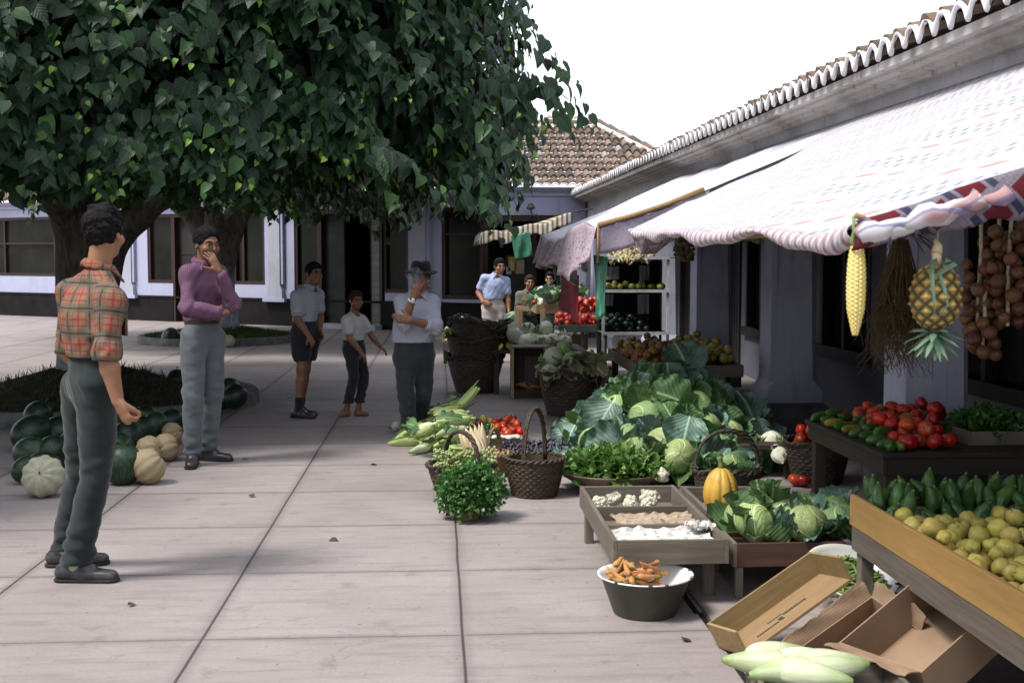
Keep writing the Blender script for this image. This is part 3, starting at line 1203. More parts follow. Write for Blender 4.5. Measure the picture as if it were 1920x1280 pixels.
def sdf_mesh(prims, h, k=.02, noise=None, cut=(), pad=.05, seed=0):
    """prims: (kind, args..., [dict(k=, op=)]). returns V,F"""
    lo = np.full(3, 1e9); hi = np.full(3, -1e9)
    bbs = []
    for p in prims:
        if p[0] in ('cap', 'ecap'):
            m = max(p[3], p[4]) * (max(1, p[6]) if p[0] == 'ecap' else 1)
            a, b = np.array(p[1]), np.array(p[2])
            l, u = np.minimum(a, b) - m, np.maximum(a, b) + m
        else:
            m = max(p[2])
            l, u = np.array(p[1]) - m, np.array(p[1]) + m
        bbs.append((l, u))
        op = p[-1].get('op') if isinstance(p[-1], dict) else None
        if op is None:
            lo, hi = np.minimum(lo, l), np.maximum(hi, u)
    lo -= pad; hi += pad
    n = np.ceil((hi - lo) / h).astype(int) + 1
    ax = [(lo[i] + h * np.arange(n[i])).astype(np.float32) for i in range(3)]
    D = np.full(n, .5, np.float32)
    for p, (l, u) in zip(prims, bbs):
        opt = p[-1] if isinstance(p[-1], dict) else {}
        kk = opt.get('k', k)
        e = kk + 3 * h + .01
        i0 = np.clip(np.floor((l - e - lo) / h).astype(int), 0, n)
        i1 = np.clip(np.ceil((u + e - lo) / h).astype(int) + 1, 0, n)
        if np.any(i1 <= i0): continue
        G = np.stack(np.meshgrid(*[ax[q][i0[q]:i1[q]] for q in range(3)], indexing='ij'), -1)
        args = [x for x in p[1:] if not isinstance(x, dict)]
        d = {'cap': _cap, 'ecap': _ecap, 'ell': _ell}[p[0]](G, *args).astype(np.float32)
        s = tuple(slice(i0[q], i1[q]) for q in range(3))
        A = D[s]
        if opt.get('op') == 'sub':
            hh = np.clip(.5 - .5 * (A + d) / kk, 0, 1)
            D[s] = A * (1 - hh) - d * hh + kk * hh * (1 - hh)
        else:
            hh = np.clip(.5 + .5 * (A - d) / kk, 0, 1)
            D[s] = A * (1 - hh) + d * hh - kk * hh * (1 - hh)
    band = np.abs(D) < .08
    if noise or cut:
        idx = np.argwhere(band)
        P = (lo + idx * h).astype(np.float32)
        dv = D[band]
        if callable(noise): dv = dv + noise(P)
        elif noise: dv = dv + noise[0] * wavy(P, noise[1], seed)
        D[band] = dv
        for (c0, nn) in cut:                       # keep the side the normal points away from
            nn = np.array(nn, np.float32); nn /= np.linalg.norm(nn)
            Gx = ((ax[0][:, None, None] - c0[0]) * nn[0] + (ax[1][None, :, None] - c0[1]) * nn[1] + (ax[2][None, None, :] - c0[2]) * nn[2])
            D = np.maximum(D, Gx.astype(np.float32))
    g = openvdb.FloatGrid(.5)
    g.copyFromArray(np.ascontiguousarray(D, np.float32))
    V, F = g.convertToQuads(0.0)
    V = V.astype(np.float64) * h + lo
    return V, F[:, ::-1].copy()


B1 = Vector((-3.52, 12.5, 0))
B2 = Vector((-3.80, 21.6, 0))
tr1 = thing('mulberry_tree', 'mulberry tree with forked limewashed trunk on the melon-ringed mound, its broad crown overhanging the plaza', 'tree', B1)
trunk('trunk', tr1, B1 + Vector((0, 0, .12)), [
    [((0, 0, 1.1), .23), ((-.06, 0, 1.75), .19), ((-.5, -.3, 2.6), .14), ((-1.7, -.9, 3.3), .08)],
    [((.02, 0, .95), .24), ((.30, -.1, 1.55), .17), ((.85, -.25, 1.98), .13), ((1.9, -.9, 2.5), .08)],
    [((0, 0, 1.6), .22), ((.1, .6, 2.6), .13), ((.3, 1.6, 3.2), .07)],
    [((-.1, -.1, 1.7), .16), ((-.2, -1.2, 2.4), .10), ((.3, -2.6, 2.8), .06)]], .245, 1.6)
ex = []
for (px, py, Y, n) in ((1028, 205, 9.8, 2), (1003, 235, 9.9, 3), (975, 262, 9.9, 3), (945, 285, 9.9, 3), (915, 60, 9.8, 4), (920, 250, 9.8, 5), (895, 330, 9.5, 5), (860, 400, 9.3, 6), (885, 430, 9.4, 3), (700, 385, 9.0, 4)):
    for k in range(n): ex.append(tuple(aY(px + R.gauss(0, 14), py - 105 + R.gauss(0, 14), Y + R.gauss(0, .15))))
ex = np.array(ex)
crown((B1.x, B1.y), 4.0, 2.50, 3.0, 3300, 15000, 'crown', tr1, 6, extra=(ex, unit(np.array([[.7, -.6, .1]] * len(ex)))))
tr2 = thing('mulberry_tree', 'farther mulberry tree with straight limewashed trunk rising from the round grass bed', 'tree', B2)
trunk('trunk', tr2, B2 + Vector((0, 0, .12)), [
    [((0, 0, 1.3), .26), ((-.35, 0, 2.0), .2), ((-1.2, -.3, 2.8), .1)],
    [((0, 0, 1.3), .26), ((.3, .1, 2.1), .19), ((1.2, .2, 2.9), .1)],
    [((0, 0, 1.5), .2), ((0, -1.0, 2.6), .1)]], .27, 1.5)
crown((B2.x, B2.y), 4.3, 2.72, 2.3, 900, 5000, 'crown', tr2, 8, .18)


# unseen trees added left of and behind the viewer to block sky light
for i, (x, y, lb) in enumerate(((-11.5, 12.2, 'unseen mulberry tree added left of the melon mound to block sky light'), (-8.2, 7.2, 'unseen mulberry tree added beyond the left edge to shade the near crown'), (-5.6, -2.6, 'unseen mulberry tree added behind the viewer to block sky light'))):
    t_ = thing('mulberry_tree', lb, 'tree', (x, y, 0))
    b_ = Vector((x, y, 0))
    trunk('trunk', t_, b_, [[((0, 0, 1.2), .25), ((.5, 0, 2.2), .16), ((1.4, .3, 3), .08)], [((0, 0, 1.2), .25), ((-.5, .2, 2.2), .16), ((-1.3, -.4, 3), .08)]], .27, 1.6)
    crown((x, y), 4.2, 2.5, 2.9, 300, 6500, 'crown', t_, 50 + i, cam_bias=False)


# ------------------------------------------------------------------ tree beds
def bed(c, Rr, label, grass, hgt):
    e = thing('tree_bed_kerb', label, 'kerb', c)
    mb = MB()
    mb.lathe([(Rr - .12, -.02), (Rr - .115, .115), (Rr - .10, .125), (Rr - .01, .125), (Rr, .11), (Rr + .008, -.02)], 56)
    k = mb.build('kerb_stone', MT['kerb'], e, smooth=True, auto=35)
    mb = MB()
    rr = random.Random(int(Rr * 100))
    rows_ = []
    for i in range(15):
        q = i / 14
        rows_.append([((Rr - .1) * q * math.cos(a), (Rr - .1) * q * math.sin(a),
                       .085 + hgt * (math.cos(q * PI) * .5 + .5) + rr.uniform(-.02, .02) * (1 - q)) for a in [2 * PI * j / 48 for j in range(48)]])
    mb.grid(rows_, 0, True)
    tag(shifted(mb, (-c[0], -c[1], -c[2])).build('soil_mound', MT['soil'], smooth=True), kind='structure')
    g = np.random.default_rng(int(Rr * 10))
    n = 9000 if grass else 1500
    q = np.sqrt(g.random(n)) * .985
    a = g.uniform(0, 2 * PI, n)
    z = .085 + hgt * (np.cos(q * PI) * .5 + .5)
    P = np.stack([c[0] + (Rr - .1) * q * np.cos(a), c[1] + (Rr - .1) * q * np.sin(a), z - .01], -1)
    Tt = unit(g.normal(0, .5, P.shape) + np.array([0, 0, 1.0]))
    Nn = unit(g.normal(0, 1, P.shape))
    tv = (np.array([(-.5, 0, 0), (.5, 0, 0), (0, 1, .25)]), np.array([(0, 1, 2)]))
    S = g.uniform(.05, .12, n)
    V, F = leaves(P, Tt, Nn, S, np.full(n, .016), tv)
    tag(np_obj('grass', V, F, MT['grass'], None, smooth=False), kind='stuff')


bed((B1.x, B1.y, 0), 1.68, 'low grey stone kerb ringing the dark mound of the near mulberry tree', False, .31)
bed((B2.x, B2.y, 0), 1.38, 'round grey stone kerb of the grass bed under the farther tree', True, .16)


# ================================================================== awnings
def cloth_print(name, ground, navy, red, sc=1.0, trans=.35, mode='dash'):
    t = NT(name)
    pos = t.coord('Object')
    x, y, z = t.sep(pos)[:3]
    if mode == 'dash':
        u = t.math('ADD', x, t.math('MULTIPLY', z, .9))
        a = t.math('FRACT', t.math('ADD', t.math('MULTIPLY', u, 11 * sc), t.math('MULTIPLY', y, 9 * sc)))
        b = t.math('FRACT', t.math('SUBTRACT', t.math('MULTIPLY', y, 22 * sc), t.math('MULTIPLY', u, 4 * sc)))
        dash = t.math('MULTIPLY', t.math('LESS_THAN', a, .45), t.math('LESS_THAN', b, .4))
        bd = t.math('FRACT', t.math('ADD', t.math('MULTIPLY', u, 3.1 * sc), t.math('MULTIPLY', y, .7 * sc)))
        m1 = t.math('MULTIPLY', dash, t.math('LESS_THAN', bd, .42))
        bd2 = t.math('ABSOLUTE', t.math('SUBTRACT', bd, .72))
        m2 = t.math('MULTIPLY', t.math('LESS_THAN', a, .3), t.math('LESS_THAN', bd2, .055))
        col = t.mix(t.math('MULTIPLY', m1, .72), ground, navy)
        col = t.mix(t.math('MULTIPLY', m2, .75), col, red)
    elif mode == 'hem':
        w = t.math('FRACT', t.math('ADD', t.math('MULTIPLY', y, 13.0), t.math('MULTIPLY', t.noise(pos, 6, 2), .8)))
        col = t.mix(t.ramp(w, [(.30, (.65, .65, .65)), (.46, (0, 0, 0))]), ground, red)
        w2 = t.math('FRACT', t.math('ADD', t.math('MULTIPLY', y, 26.0), t.math('MULTIPLY', z, 20)))
        col = t.mix(t.math('MULTIPLY', t.math('LESS_THAN', w2, .22), .7), col, navy)
    elif mode == 'diamond':
        s = t.math('ADD', t.math('MULTIPLY', x, 7.5), t.math('MULTIPLY', z, 7.5))
        s2 = t.math('SUBTRACT', t.math('MULTIPLY', x, 7.5), t.math('MULTIPLY', z, 7.5))
        d1 = t.math('ABSOLUTE', t.math('SUBTRACT', t.math('FRACT', s), .5))
        d2 = t.math('ABSOLUTE', t.math('SUBTRACT', t.math('FRACT', s2), .5))
        both = t.math('MULTIPLY', t.math('LESS_THAN', d1, .30), t.math('LESS_THAN', d2, .30))
        nav = t.math('MULTIPLY', t.math('GREATER_THAN', d1, .40), t.math('LESS_THAN', d2, .42))
        col = t.mix(both, ground, red)
        col = t.mix(t.math('MULTIPLY', nav, .85), col, navy)
        ch = t.n('ShaderNodeTexChecker'); ch.inputs['Scale'].default_value = 120
        t.l(pos, ch.inputs[0])
        col = t.mix(t.math('MULTIPLY', ch.outputs[1], .25), col, navy)
    elif mode == 'floral':
        vo = t.n('ShaderNodeTexVoronoi'); vo.inputs['Scale'].default_value = 34
        t.l(t.mapping(pos, (1, .55, 1)), vo.inputs['Vector'])
        vo2 = t.n('ShaderNodeTexVoronoi'); vo2.inputs['Scale'].default_value = 27
        t.l(t.mapping(pos, (1, .55, 1), (0, 0, 0), (.3, .4, .2)), vo2.inputs['Vector'])
        col = t.mix(t.ramp(vo.outputs['Distance'], [(.22, (.85, .85, .85)), (.34, (0, 0, 0))]), ground, red)
        col = t.mix(t.ramp(vo2.outputs['Distance'], [(.2, (.85, .85, .85)), (.3, (0, 0, 0))]), col, navy)
    elif mode == 'stripe':
        w = t.math('FRACT', t.math('MULTIPLY', t.math('ADD', x, t.math('MULTIPLY', y, .0)), 13.0))
        col = t.ramp(w, [(0, ground), (.34, ground), (.36, navy), (.47, navy), (.50, red), (.66, red), (.70, navy), (.76, navy), (.78, ground)], 'CONSTANT')
    t.bump(t.noise(pos, 160, 2), .12, .001)
    return t.fin(col, .9, .1, trans)


W_ = (.60, .59, .62)
MT['awn1'] = cloth_print('printed_awning_cotton', W_, (.045, .045, .20), (.45, .07, .06), .8)
MT['awn1hem'] = cloth_print('awning_hem', (.60, .57, .59), (.16, .16, .32), (.34, .10, .085), 1, .2, 'hem')
MT['awn1val'] = cloth_print('awning_valance', (.17, .155, .18), (.018, .018, .05), (.10, .014, .015), 1, .1, 'diamond')
MT['awn2'] = cloth_print('plain_awning_cotton', (.62, .61, .64), (.42, .42, .58), (.7, .5, .5), .6, .3)
MT['awn2val'] = cloth_print('floral_cotton', (.47, .40, .45), (.17, .17, .32), (.42, .14, .14), 1, .3, 'floral')
MT['awn2under'] = cloth_print('lavender_cotton', (.40, .35, .43), (.28, .25, .34), (.32, .25, .33), 1, .35, 'floral')
MT['awn3'] = cloth_print('striped_canvas', (.50, .48, .44), (.10, .065, .028), (.25, .165, .05), 1, .25, 'stripe')
MT['pole'] = wood('pole_wood', (.34, .22, .10), (.20, .12, .05), 1)
MT['rope'] = simple('pale_cord', (.50, .45, .34), (.3, .26, .2), 60, .9, .1, .3)


def lerp(a, b, t): return a + (b - a) * t


a1 = thing('stall_awning', 'large sun-bleached printed cotton awning sloping from the arcade over the near stalls', 'awning', (AX, 5.2, 0))
A1 = Vector((AX, 5.2, 0))
rr = random.Random(8)
NU, NV = 44, 22


def awn1_pt(u, v):
    # u: near 0 -> far 1, v: outer 0 -> wall 1
    Yo = lerp(3.06, 6.7, u); Yw = lerp(2.7, 11.0, u)
    Xo = 1.05 + .02 * math.sin(u * 9) ; Zo = 1.575 + .075 * u - .028 * abs(math.sin(u * PI * 3.0))
    x = lerp(Xo, AX + .05, v); y = lerp(Yo, Yw, v); z = lerp(Zo, 2.43, v)
    s = math.sin(PI * v) * (.05 + .035 * math.cos(u * PI * 4) ** 2) + .012 * math.sin(u * 21 + v * 6) * (1 - v)
    z -= s * .9
    if v < .06: z -= 0
    return (x, y, z)


mb = MB()
mb.grid([[awn1_pt(i / NU, j / NV) for j in range(NV + 1)] for i in range(NU + 1)])
shifted(mb, A1).build('canopy', MT['awn1'], a1, smooth=True, solid=.004)
# outer hem rolled over the line
mb = MB()
rowsA = []
for i in range(NU + 1):
    u = i / NU
    p = Vector(awn1_pt(u, 0))
    hh = .027 + .010 * math.sin(u * 17) + .008 * math.sin(u * 41)
    ring = []
    for k in range(9):
        a = PI * .5 + PI * 1.25 * k / 8
        ring.append((p.x + .004 + .024 * math.cos(a), p.y, p.z - hh * .6 + hh * .75 * math.sin(a)))
    rowsA.append(ring)
mb.grid(rowsA)
shifted(mb, A1).build('hem', MT['awn1hem'], a1, smooth=True, solid=.004)
# near end: rolled at the corner, then a scalloped valance
mb = MB()
rowsA = []
for i in range(49):
    v = i / 48 * .62
    p = Vector(awn1_pt(0, v))
    q = max(0, min(1, (v - .05) / .14))
    scal = abs(math.sin(PI * (v * 6.2 - .15))) ** .7
    hh = lerp(.055, .075 + .05 * scal, q * q)
    fold = .022 * math.sin(v * 60) * (1 - q) + .012 * math.sin(v * 46)
    ring = []
    for k in range(10):
        s = k / 9
        ring.append((p.x + .01 * math.sin(s * 5 + v * 30), p.y - .012 - .018 * math.sin(PI * s) - fold * s, p.z + .010 * math.cos(s * 3) - hh * s))
    rowsA.append(ring)
mb.grid(rowsA)
shifted(mb, A1).build('valance', MT['awn1val'], a1, smooth=True, solid=.004)
mb = MB()
for j, (v, r0) in enumerate(((.0, .03), (.04, .024))):
    P = []
    for i in range(16):
        vv = v + .16 * i / 15
        p = Vector(awn1_pt(0, vv))
        P.append(p + Vector((0, -.035 + .01 * j, -.03 - .012 * j + .006 * math.sin(i * 1.7))))
    mb.tube(P, [r0 * (.75 + .3 * math.sin(i * .9 + j)) for i in range(16)], 8)
shifted(mb, A1).build('rolled_edge', MT['awn1hem'], a1, smooth=True)
# far corner hanging down
mb = MB()
cA, cB, cC = aY(1183, 432, 6.75), aY(1292, 428, 7.2), aY(1207, 492, 6.85)
g_ = []
for i in range(9):
    s = i / 8
    g_.append([tuple(cA.lerp(cB, j / 10) .lerp(cC.lerp(cA.lerp(cB, j / 10), .25), s) + Vector((0, .03 * math.sin(j * 1.3 + s * 3), 0))) for j in range(11)])
mb.grid(g_)
shifted(mb, A1).build('corner_flap', MT['awn1hem'], a1, smooth=True, solid=.004)
# cords and poles under it
mb = MB()
mb.tube([awn1_pt(.0, .02), (1.05, 3.05, 1.60)], .008, 6)
mb.tube([Vector(awn1_pt(k / 10, .03)) + Vector((.02, 0, -.035)) for k in range(11)], .012, 6)
shifted(mb, A1).build('pole', MT['pole'], a1, smooth=True)

# --- second awning
A2 = Vector((AX, 10.3, 0))
a2 = thing('stall_awning', 'white awning with hanging floral cloth edge over the tomato stand', 'awning', A2)


def awn2_pt(u, v):
    Yo = lerp(8.15, 12.6, u); Yw = lerp(8.15, 14.2, u)
    Zo = 1.685 + .05 * math.sin(u * 7) - .03 * u
    x = lerp(1.06, AX + .05, v); y = lerp(Yo, Yw, v); z = lerp(Zo, 2.41, v)
    z -= .06 * math.sin(PI * v) * abs(math.cos(u * 5)) + .01 * math.sin(u * 30 + v * 9)
    return (x, y, z)


mb = MB()
mb.grid([[awn2_pt(i / 36, j / 16) for j in range(17)] for i in range(37)])
shifted(mb, A2).build('canopy', MT['awn2'], a2, smooth=True, solid=.004)
mb = MB()
rowsA = []
for i in range(61):
    u = i / 60
    p = Vector(awn2_pt(u, 0))
    dp = .30 + .14 * math.exp(-((u - .27) / .12) ** 2) - .09 * math.exp(-((u - .62) / .16) ** 2) - .08 * math.exp(-((u) / .06) ** 2) + .02 * math.sin(u * 70)
    if u > .8: dp *= .9
    rowsA.append([(p.x - .01 - .05 * s - .045 * s * math.sin(u * 38) - .02 * s * math.sin(u * 83), p.y + .02 * math.sin(u * 40) * s, p.z - dp * s) for s in [k / 10 for k in range(11)]])
mb.grid(rowsA)
# far end
rowsA = []
for i in range(14):
    v = i / 13 * .5
    p = Vector(awn2_pt(1, v))
    rowsA.append([(p.x + .012 * math.sin(v * 60) * s, p.y + .02 * math.sin(v * 50) * s, p.z - (.26 + .03 * math.sin(v * 33)) * s) for s in [k / 6 for k in range(7)]])
mb.grid(rowsA)
shifted(mb, A2).build('valance', MT['awn2val'], a2, smooth=True, solid=.003)
mb = MB()
rowsA = []
for i in range(22):
    v = i / 21 * .42
    p = Vector(awn2_pt(0, v))
    rowsA.append([(p.x, p.y - .02 + .015 * math.sin(v * 40) * s, p.z - .01 - (.17 + .012 * math.sin(v * 19)) * s) for s in [k / 6 for k in range(7)]])
mb.grid(rowsA)
shifted(mb, A2).build('side_cloth', MT['awn2under'], a2, smooth=True, solid=.003)
mb = MB()
mb.tube([Vector(awn2_pt(0, v)) + Vector((0, -.02, .012)) for v in (0, .13, .26, .40)], .018, 8)
mb.tube([Vector(awn2_pt(0, 0)) + Vector((0, -.02, .02)), Vector(awn2_pt(0, 0)) + Vector((.0, -.02, -.24))], .010, 6)
shifted(mb, A2).build('pole', MT['pole'], a2, smooth=True)

# --- third, striped
A3 = Vector((2.2, 20, 0))
a3 = thing('stall_awning', 'brown and yellow striped canvas awning over the far stall by the corner', 'awning', A3)
o3, i3 = aY(903, 437, 19.2), aY(1072, 400, 19.2)
mb = MB()
rowsA = []
for i in range(13):
    u = i / 12
    rowsA.append([tuple(o3.lerp(i3, j / 14) + Vector((0, u * 3.2, .03 * math.sin(j * 1.1 + u * 4) - .05 * math.sin(PI * j / 14)))) for j in range(15)])
mb.grid(rowsA)
rowsB = []
for j in range(41):
    s = j / 40
    p = o3.lerp(i3, s) + Vector((0, -.005, .03 * math.sin(s * 14 * 1.1) - .05 * math.sin(PI * s)))
    rowsB.append([(p.x, p.y - .03 * q - .025 * math.sin(s * 50) * q, p.z - (.17 + .02 * math.sin(s * 29)) * q) for q in [k / 5 for k in range(6)]])
mb.grid(rowsB)
rowsB = []
for j in range(25):
    p = o3 + Vector((0, j / 24 * 3.2, .0))
    rowsB.append([(p.x - .03 * q + .02 * math.sin(j * 1.3) * q, p.y, p.z - .18 * q) for q in [k / 5 for k in range(6)]])
mb.grid(rowsB)
shifted(mb, A3).build('canopy', MT['awn3'], a3, smooth=True, solid=.004)
mb = MB()
q3 = aY(1112, 391, 19.2)
mb.tube([i3 + Vector((0, -.02, -.1)), i3 + Vector((.02, -.02, .02)), q3], .014, 6)
mb.tube([o3 + Vector((.02, 0, -.02)), o3 + Vector((.02, 3.2, -.02))], .014, 6)
shifted(mb, A3).build('bracket_rod', MT['iron'], a3)

# ------------------------------------------------------------------ plastic sheets and cloths hung from the awnings
def plastic(name, c, tr=.35, rough=.25):
    t = NT(name)
    pos = t.coord()
    f = t.noise(t.mapping(pos, (3, 3, 1.2), (0, .5, 0)), 3.5, 4, .5)
    col = t.ramp(f, [(.35, tuple(x * .7 for x in c)), (.6, c), (.72, tuple(min(1, x * 2.2 + .05) for x in c))])  # highlights and hollows of the folds painted into the plastic's colour
    t.bump(f, .5, .03)
    return t.fin(col, rough, .5, tr)


MT['greenpl'] = plastic('green_plastic', (.055, .21, .13))
MT['redcl'] = simple('dark_red_cloth', (.21, .022, .035), (.15, .016, .025), 5, .7, .2, .3, .01)


def hung(name, c4, mat, label, cat, group=None, wave=.02, edge=None):
    """sheet between four world corners tl, tr, br, bl"""
    tl, tr_, br, bl = [Vector(p) for p in c4]
    O = (tl + tr_) / 2
    mb = MB()
    nrm = (tr_ - tl).cross(bl - tl).normalized()
    g_ = []
    for i in range(15):
        s = i / 14
        g_.append([tuple(tl.lerp(tr_, j / 10).lerp(bl.lerp(br, j / 10), s) + nrm * wave * (math.sin(j * .9 + s * 4) * s + .5 * math.sin(j * 2.3) * (1 - s)) - O) for j in range(11)])
    mb.grid(g_)
    o = mb.build(name, mat, None, smooth=True, solid=.002)
    o.location = O
    tag(o, label, cat, group)
    return o


hung('plastic_bag', (aY(958, 441, 18.95), aY(993, 434, 18.95), aY(999, 480, 18.9), aY(966, 487, 18.9)), MT['greenpl'], 'shiny green plastic bag hanging from the striped awning', 'plastic bag', wave=.04)
o = hung('plastic_sheet', (aY(1113, 478, 8.35), aY(1141, 482, 8.2), aY(1134, 592, 8.2), aY(1118, 602, 8.35)), MT['greenpl'], 'long flat green plastic sheet hung beside the fruit shelf', 'plastic sheet', wave=.015)
hung('plastic_sheet', (aY(1033, 488, 11.8), aY(1049, 490, 11.8), aY(1052, 536, 11.8), aY(1043, 532, 11.8)), MT['greenpl'], 'narrow green plastic strip hanging left of the dark red cloth', 'plastic sheet')
o = hung('hanging_cloth', (aX(1051, 492, 1.10), aX(1087, 520, 1.10), aX(1087, 612, 1.10), aX(1050, 575, 1.10)), MT['redcl'], 'dark red cloth hanging under the floral awning edge', 'cloth', wave=.02)
# ================================================================== materials of the produce
def skin(name, stops, scale=6, rough=.3, spec=.5, vary=(.015, .2), speck=None, bump=.1, stretch=(1, 1, 1), bs=60):
    t = NT(name)
    pos = t.coord('Object')
    rnd = t.n('ShaderNodeObjectInfo').outputs['Random']
    nd = t.n('ShaderNodeTexNoise', noise_dimensions='4D')
    nd.inputs['Scale'].default_value = scale
    nd.inputs['Detail'].default_value = 5
    t.l(t.mapping(pos, stretch), nd.inputs['Vector'])
    t.l(t.math('MULTIPLY', rnd, 40), nd.inputs['W'])
    col = t.ramp(nd.outputs[0], stops)
    if speck:
        col = t.mix(t.ramp(t.noise(pos, speck[1], 3), [(speck[2], (0, 0, 0)), (speck[2] + .08, (speck[3],) * 3)]), col, speck[0])
    col = t.vary(col, *vary)
    if bump: t.bump(t.noise(pos, bs, 3), bump, .002)
    return t.fin(col, rough, spec)


MT['tomato'] = skin('tomato_skin', [(.3, (.34, .022, .010)), (.6, (.44, .040, .014)), (.8, (.46, .13, .02))], 5, .26, .45, (.010, .3))
MT['tomato2'] = skin('half_ripe_tomato_skin', [(.3, (.30, .05, .012)), (.55, (.36, .13, .03)), (.75, (.16, .15, .03))], 7, .25, .5, (.03, .25))
MT['apple'] = skin('apple_skin', [(.3, (.20, .035, .018)), (.5, (.28, .10, .03)), (.72, (.36, .30, .08))], 9, .32, .45, (.03, .35))
MT['yapple'] = skin('yellow_apple_skin', [(.3, (.34, .27, .05)), (.7, (.44, .36, .10))], 7, .34, .45, (.02, .25), ((.16, .10, .03), 26, .62, .6))
MT['gapple'] = skin('green_apple_skin', [(.3, (.19, .22, .03)), (.7, (.30, .29, .06))], 7, .34, .45, (.02, .25))
MT['quince'] = skin('quince_skin', [(.3, (.46, .35, .06)), (.55, (.56, .46, .12)), (.75, (.38, .38, .08))], 7, .38, .4, (.02, .15), ((.20, .12, .035), 22, .64, .8))
MT['lemon'] = skin('lemon_skin', [(.3, (.55, .44, .06)), (.7, (.65, .55, .14))], 7, .4, .4, (.01, .15), None, .3)
MT['cuc'] = skin('cucumber_skin', [(.3, (.022, .070, .014)), (.58, (.05, .125, .024)), (.78, (.16, .22, .045))], 6, .34, .45, (.015, .3), ((.19, .24, .06), 70, .62, .5), .6)
MT['cucy'] = skin('yellowing_cucumber_skin', [(.3, (.05, .09, .015)), (.5, (.17, .17, .02)), (.75, (.36, .25, .02))], 5, .36, .4, (.015, .2), None, .5)
MT['wmelon'] = skin('watermelon_rind', [(.35, (.004, .012, .007)), (.52, (.008, .024, .011)), (.66, (.024, .052, .020))], 3.5, .42, .4, (.015, .35), None, .08, (3, 3, .5))
MT['melon'] = skin('netted_melon_rind', [(.3, (.29, .22, .115)), (.6, (.36, .28, .16)), (.8, (.20, .20, .09))], 5, .7, .25, (.015, .15), ((.42, .36, .25), 60, .50, .7), .6, (1, 1, 1), 90)
MT['pmelon'] = skin('pale_melon_rind', [(.3, (.30, .29, .20)), (.65, (.40, .39, .29))], 5, .65, .25, (.01, .1), ((.25, .26, .16), 50, .55, .6), .5, (1, 1, 1), 90)
MT['squash'] = skin('yellow_squash_rind', [(.3, (.42, .24, .035)), (.65, (.54, .35, .06))], 8, .45, .35, (.01, .1), ((.30, .16, .03), 60, .56, .5), .3)
MT['carrot'] = skin('carrot_skin', [(.3, (.33, .135, .050)), (.65, (.43, .20, .075))], 9, .6, .3, (.015, .25), ((.26, .12, .05), 40, .6, .6), .4)
MT['potato'] = skin('potato_skin', [(.3, (.30, .19, .10)), (.7, (.42, .29, .17))], 8, .75, .2, (.01, .2), None, .4)
MT['onion'] = skin('onion_skin', [(.3, (.085, .032, .015)), (.7, (.15, .065, .030))], 6, .4, .4, (.02, .35), None, .2, (6, 6, 1))
MT['redonion'] = skin('red_onion_skin', [(.3, (.07, .012, .016)), (.7, (.14, .03, .03))], 6, .35, .4, (.02, .35), None, .2, (6, 6, 1))
MT['pinkonion'] = skin('pale_pink_onion_skin', [(.3, (.42, .22, .16)), (.7, (.52, .36, .27))], 6, .4, .4, (.02, .25))
MT['garlic'] = skin('pale_pod', [(.3, (.30, .24, .12)), (.7, (.42, .36, .20))], 8, .7, .2, (.02, .3), None, .3)
MT['pepper'] = skin('green_pepper_skin', [(.3, (.010, .045, .014)), (.7, (.03, .10, .025))], 6, .22, .5, (.02, .3))
MT['grapeg'] = skin('green_grape_skin', [(.3, (.17, .22, .07)), (.7, (.27, .31, .12))], 20, .3, .5, (.01, .2))
MT['grapeb'] = skin('black_grape_skin', [(.3, (.018, .014, .030)), (.7, (.05, .045, .075))], 26, .38, .5, (.01, .3))
MT['bean'] = skin('bean_pod', [(.3, (.10, .18, .03)), (.7, (.20, .28, .07))], 12, .5, .35, (.02, .3))
MT['stem'] = simple('green_stem', (.16, .20, .06), (.10, .13, .04), 20, .7, .2, .3)
MT['woodstem'] = simple('dry_stem', (.10, .07, .03), (.06, .04, .02), 20, .8, .2, .3)


def veined(name, c1, c2, vein, rough=.5, trans=.18, spec=.4, spread=7.0):
    t = NT(name)
    at = t.n('ShaderNodeAttribute', attribute_name='luv').outputs['Vector']
    u, v, ww = t.sep(at)[:3]
    au = t.math('ABSOLUTE', u)
    pos = t.coord()
    nz = t.noise(pos, 18, 5, .6)
    mid = t.ramp(au, [(.02, (1, 1, 1)), (.075, (0, 0, 0))])
    s = t.math('ADD', t.math('SUBTRACT', t.math('MULTIPLY', v, spread), t.math('MULTIPLY', au, spread * .55)), t.math('MULTIPLY', nz, .6))
    d = t.math('ABSOLUTE', t.math('SUBTRACT', t.math('FRACT', s), .5))
    sv = t.ramp(d, [(.0, (.75, .75, .75)), (.09, (0, 0, 0))])
    col = t.ramp(t.noise(pos, 9, 5), [(.35, c1), (.65, c2)])
    col = t.mix(sv, col, vein)
    col = t.mix(mid, col, tuple(min(1, x * 1.35) for x in vein))
    col = t.vary(col, .02, .2)
    t.bump(t.math('ADD', t.math('MULTIPLY', nz, .5), d), .5, .006)
    return t.fin(col, rough, spec, trans)


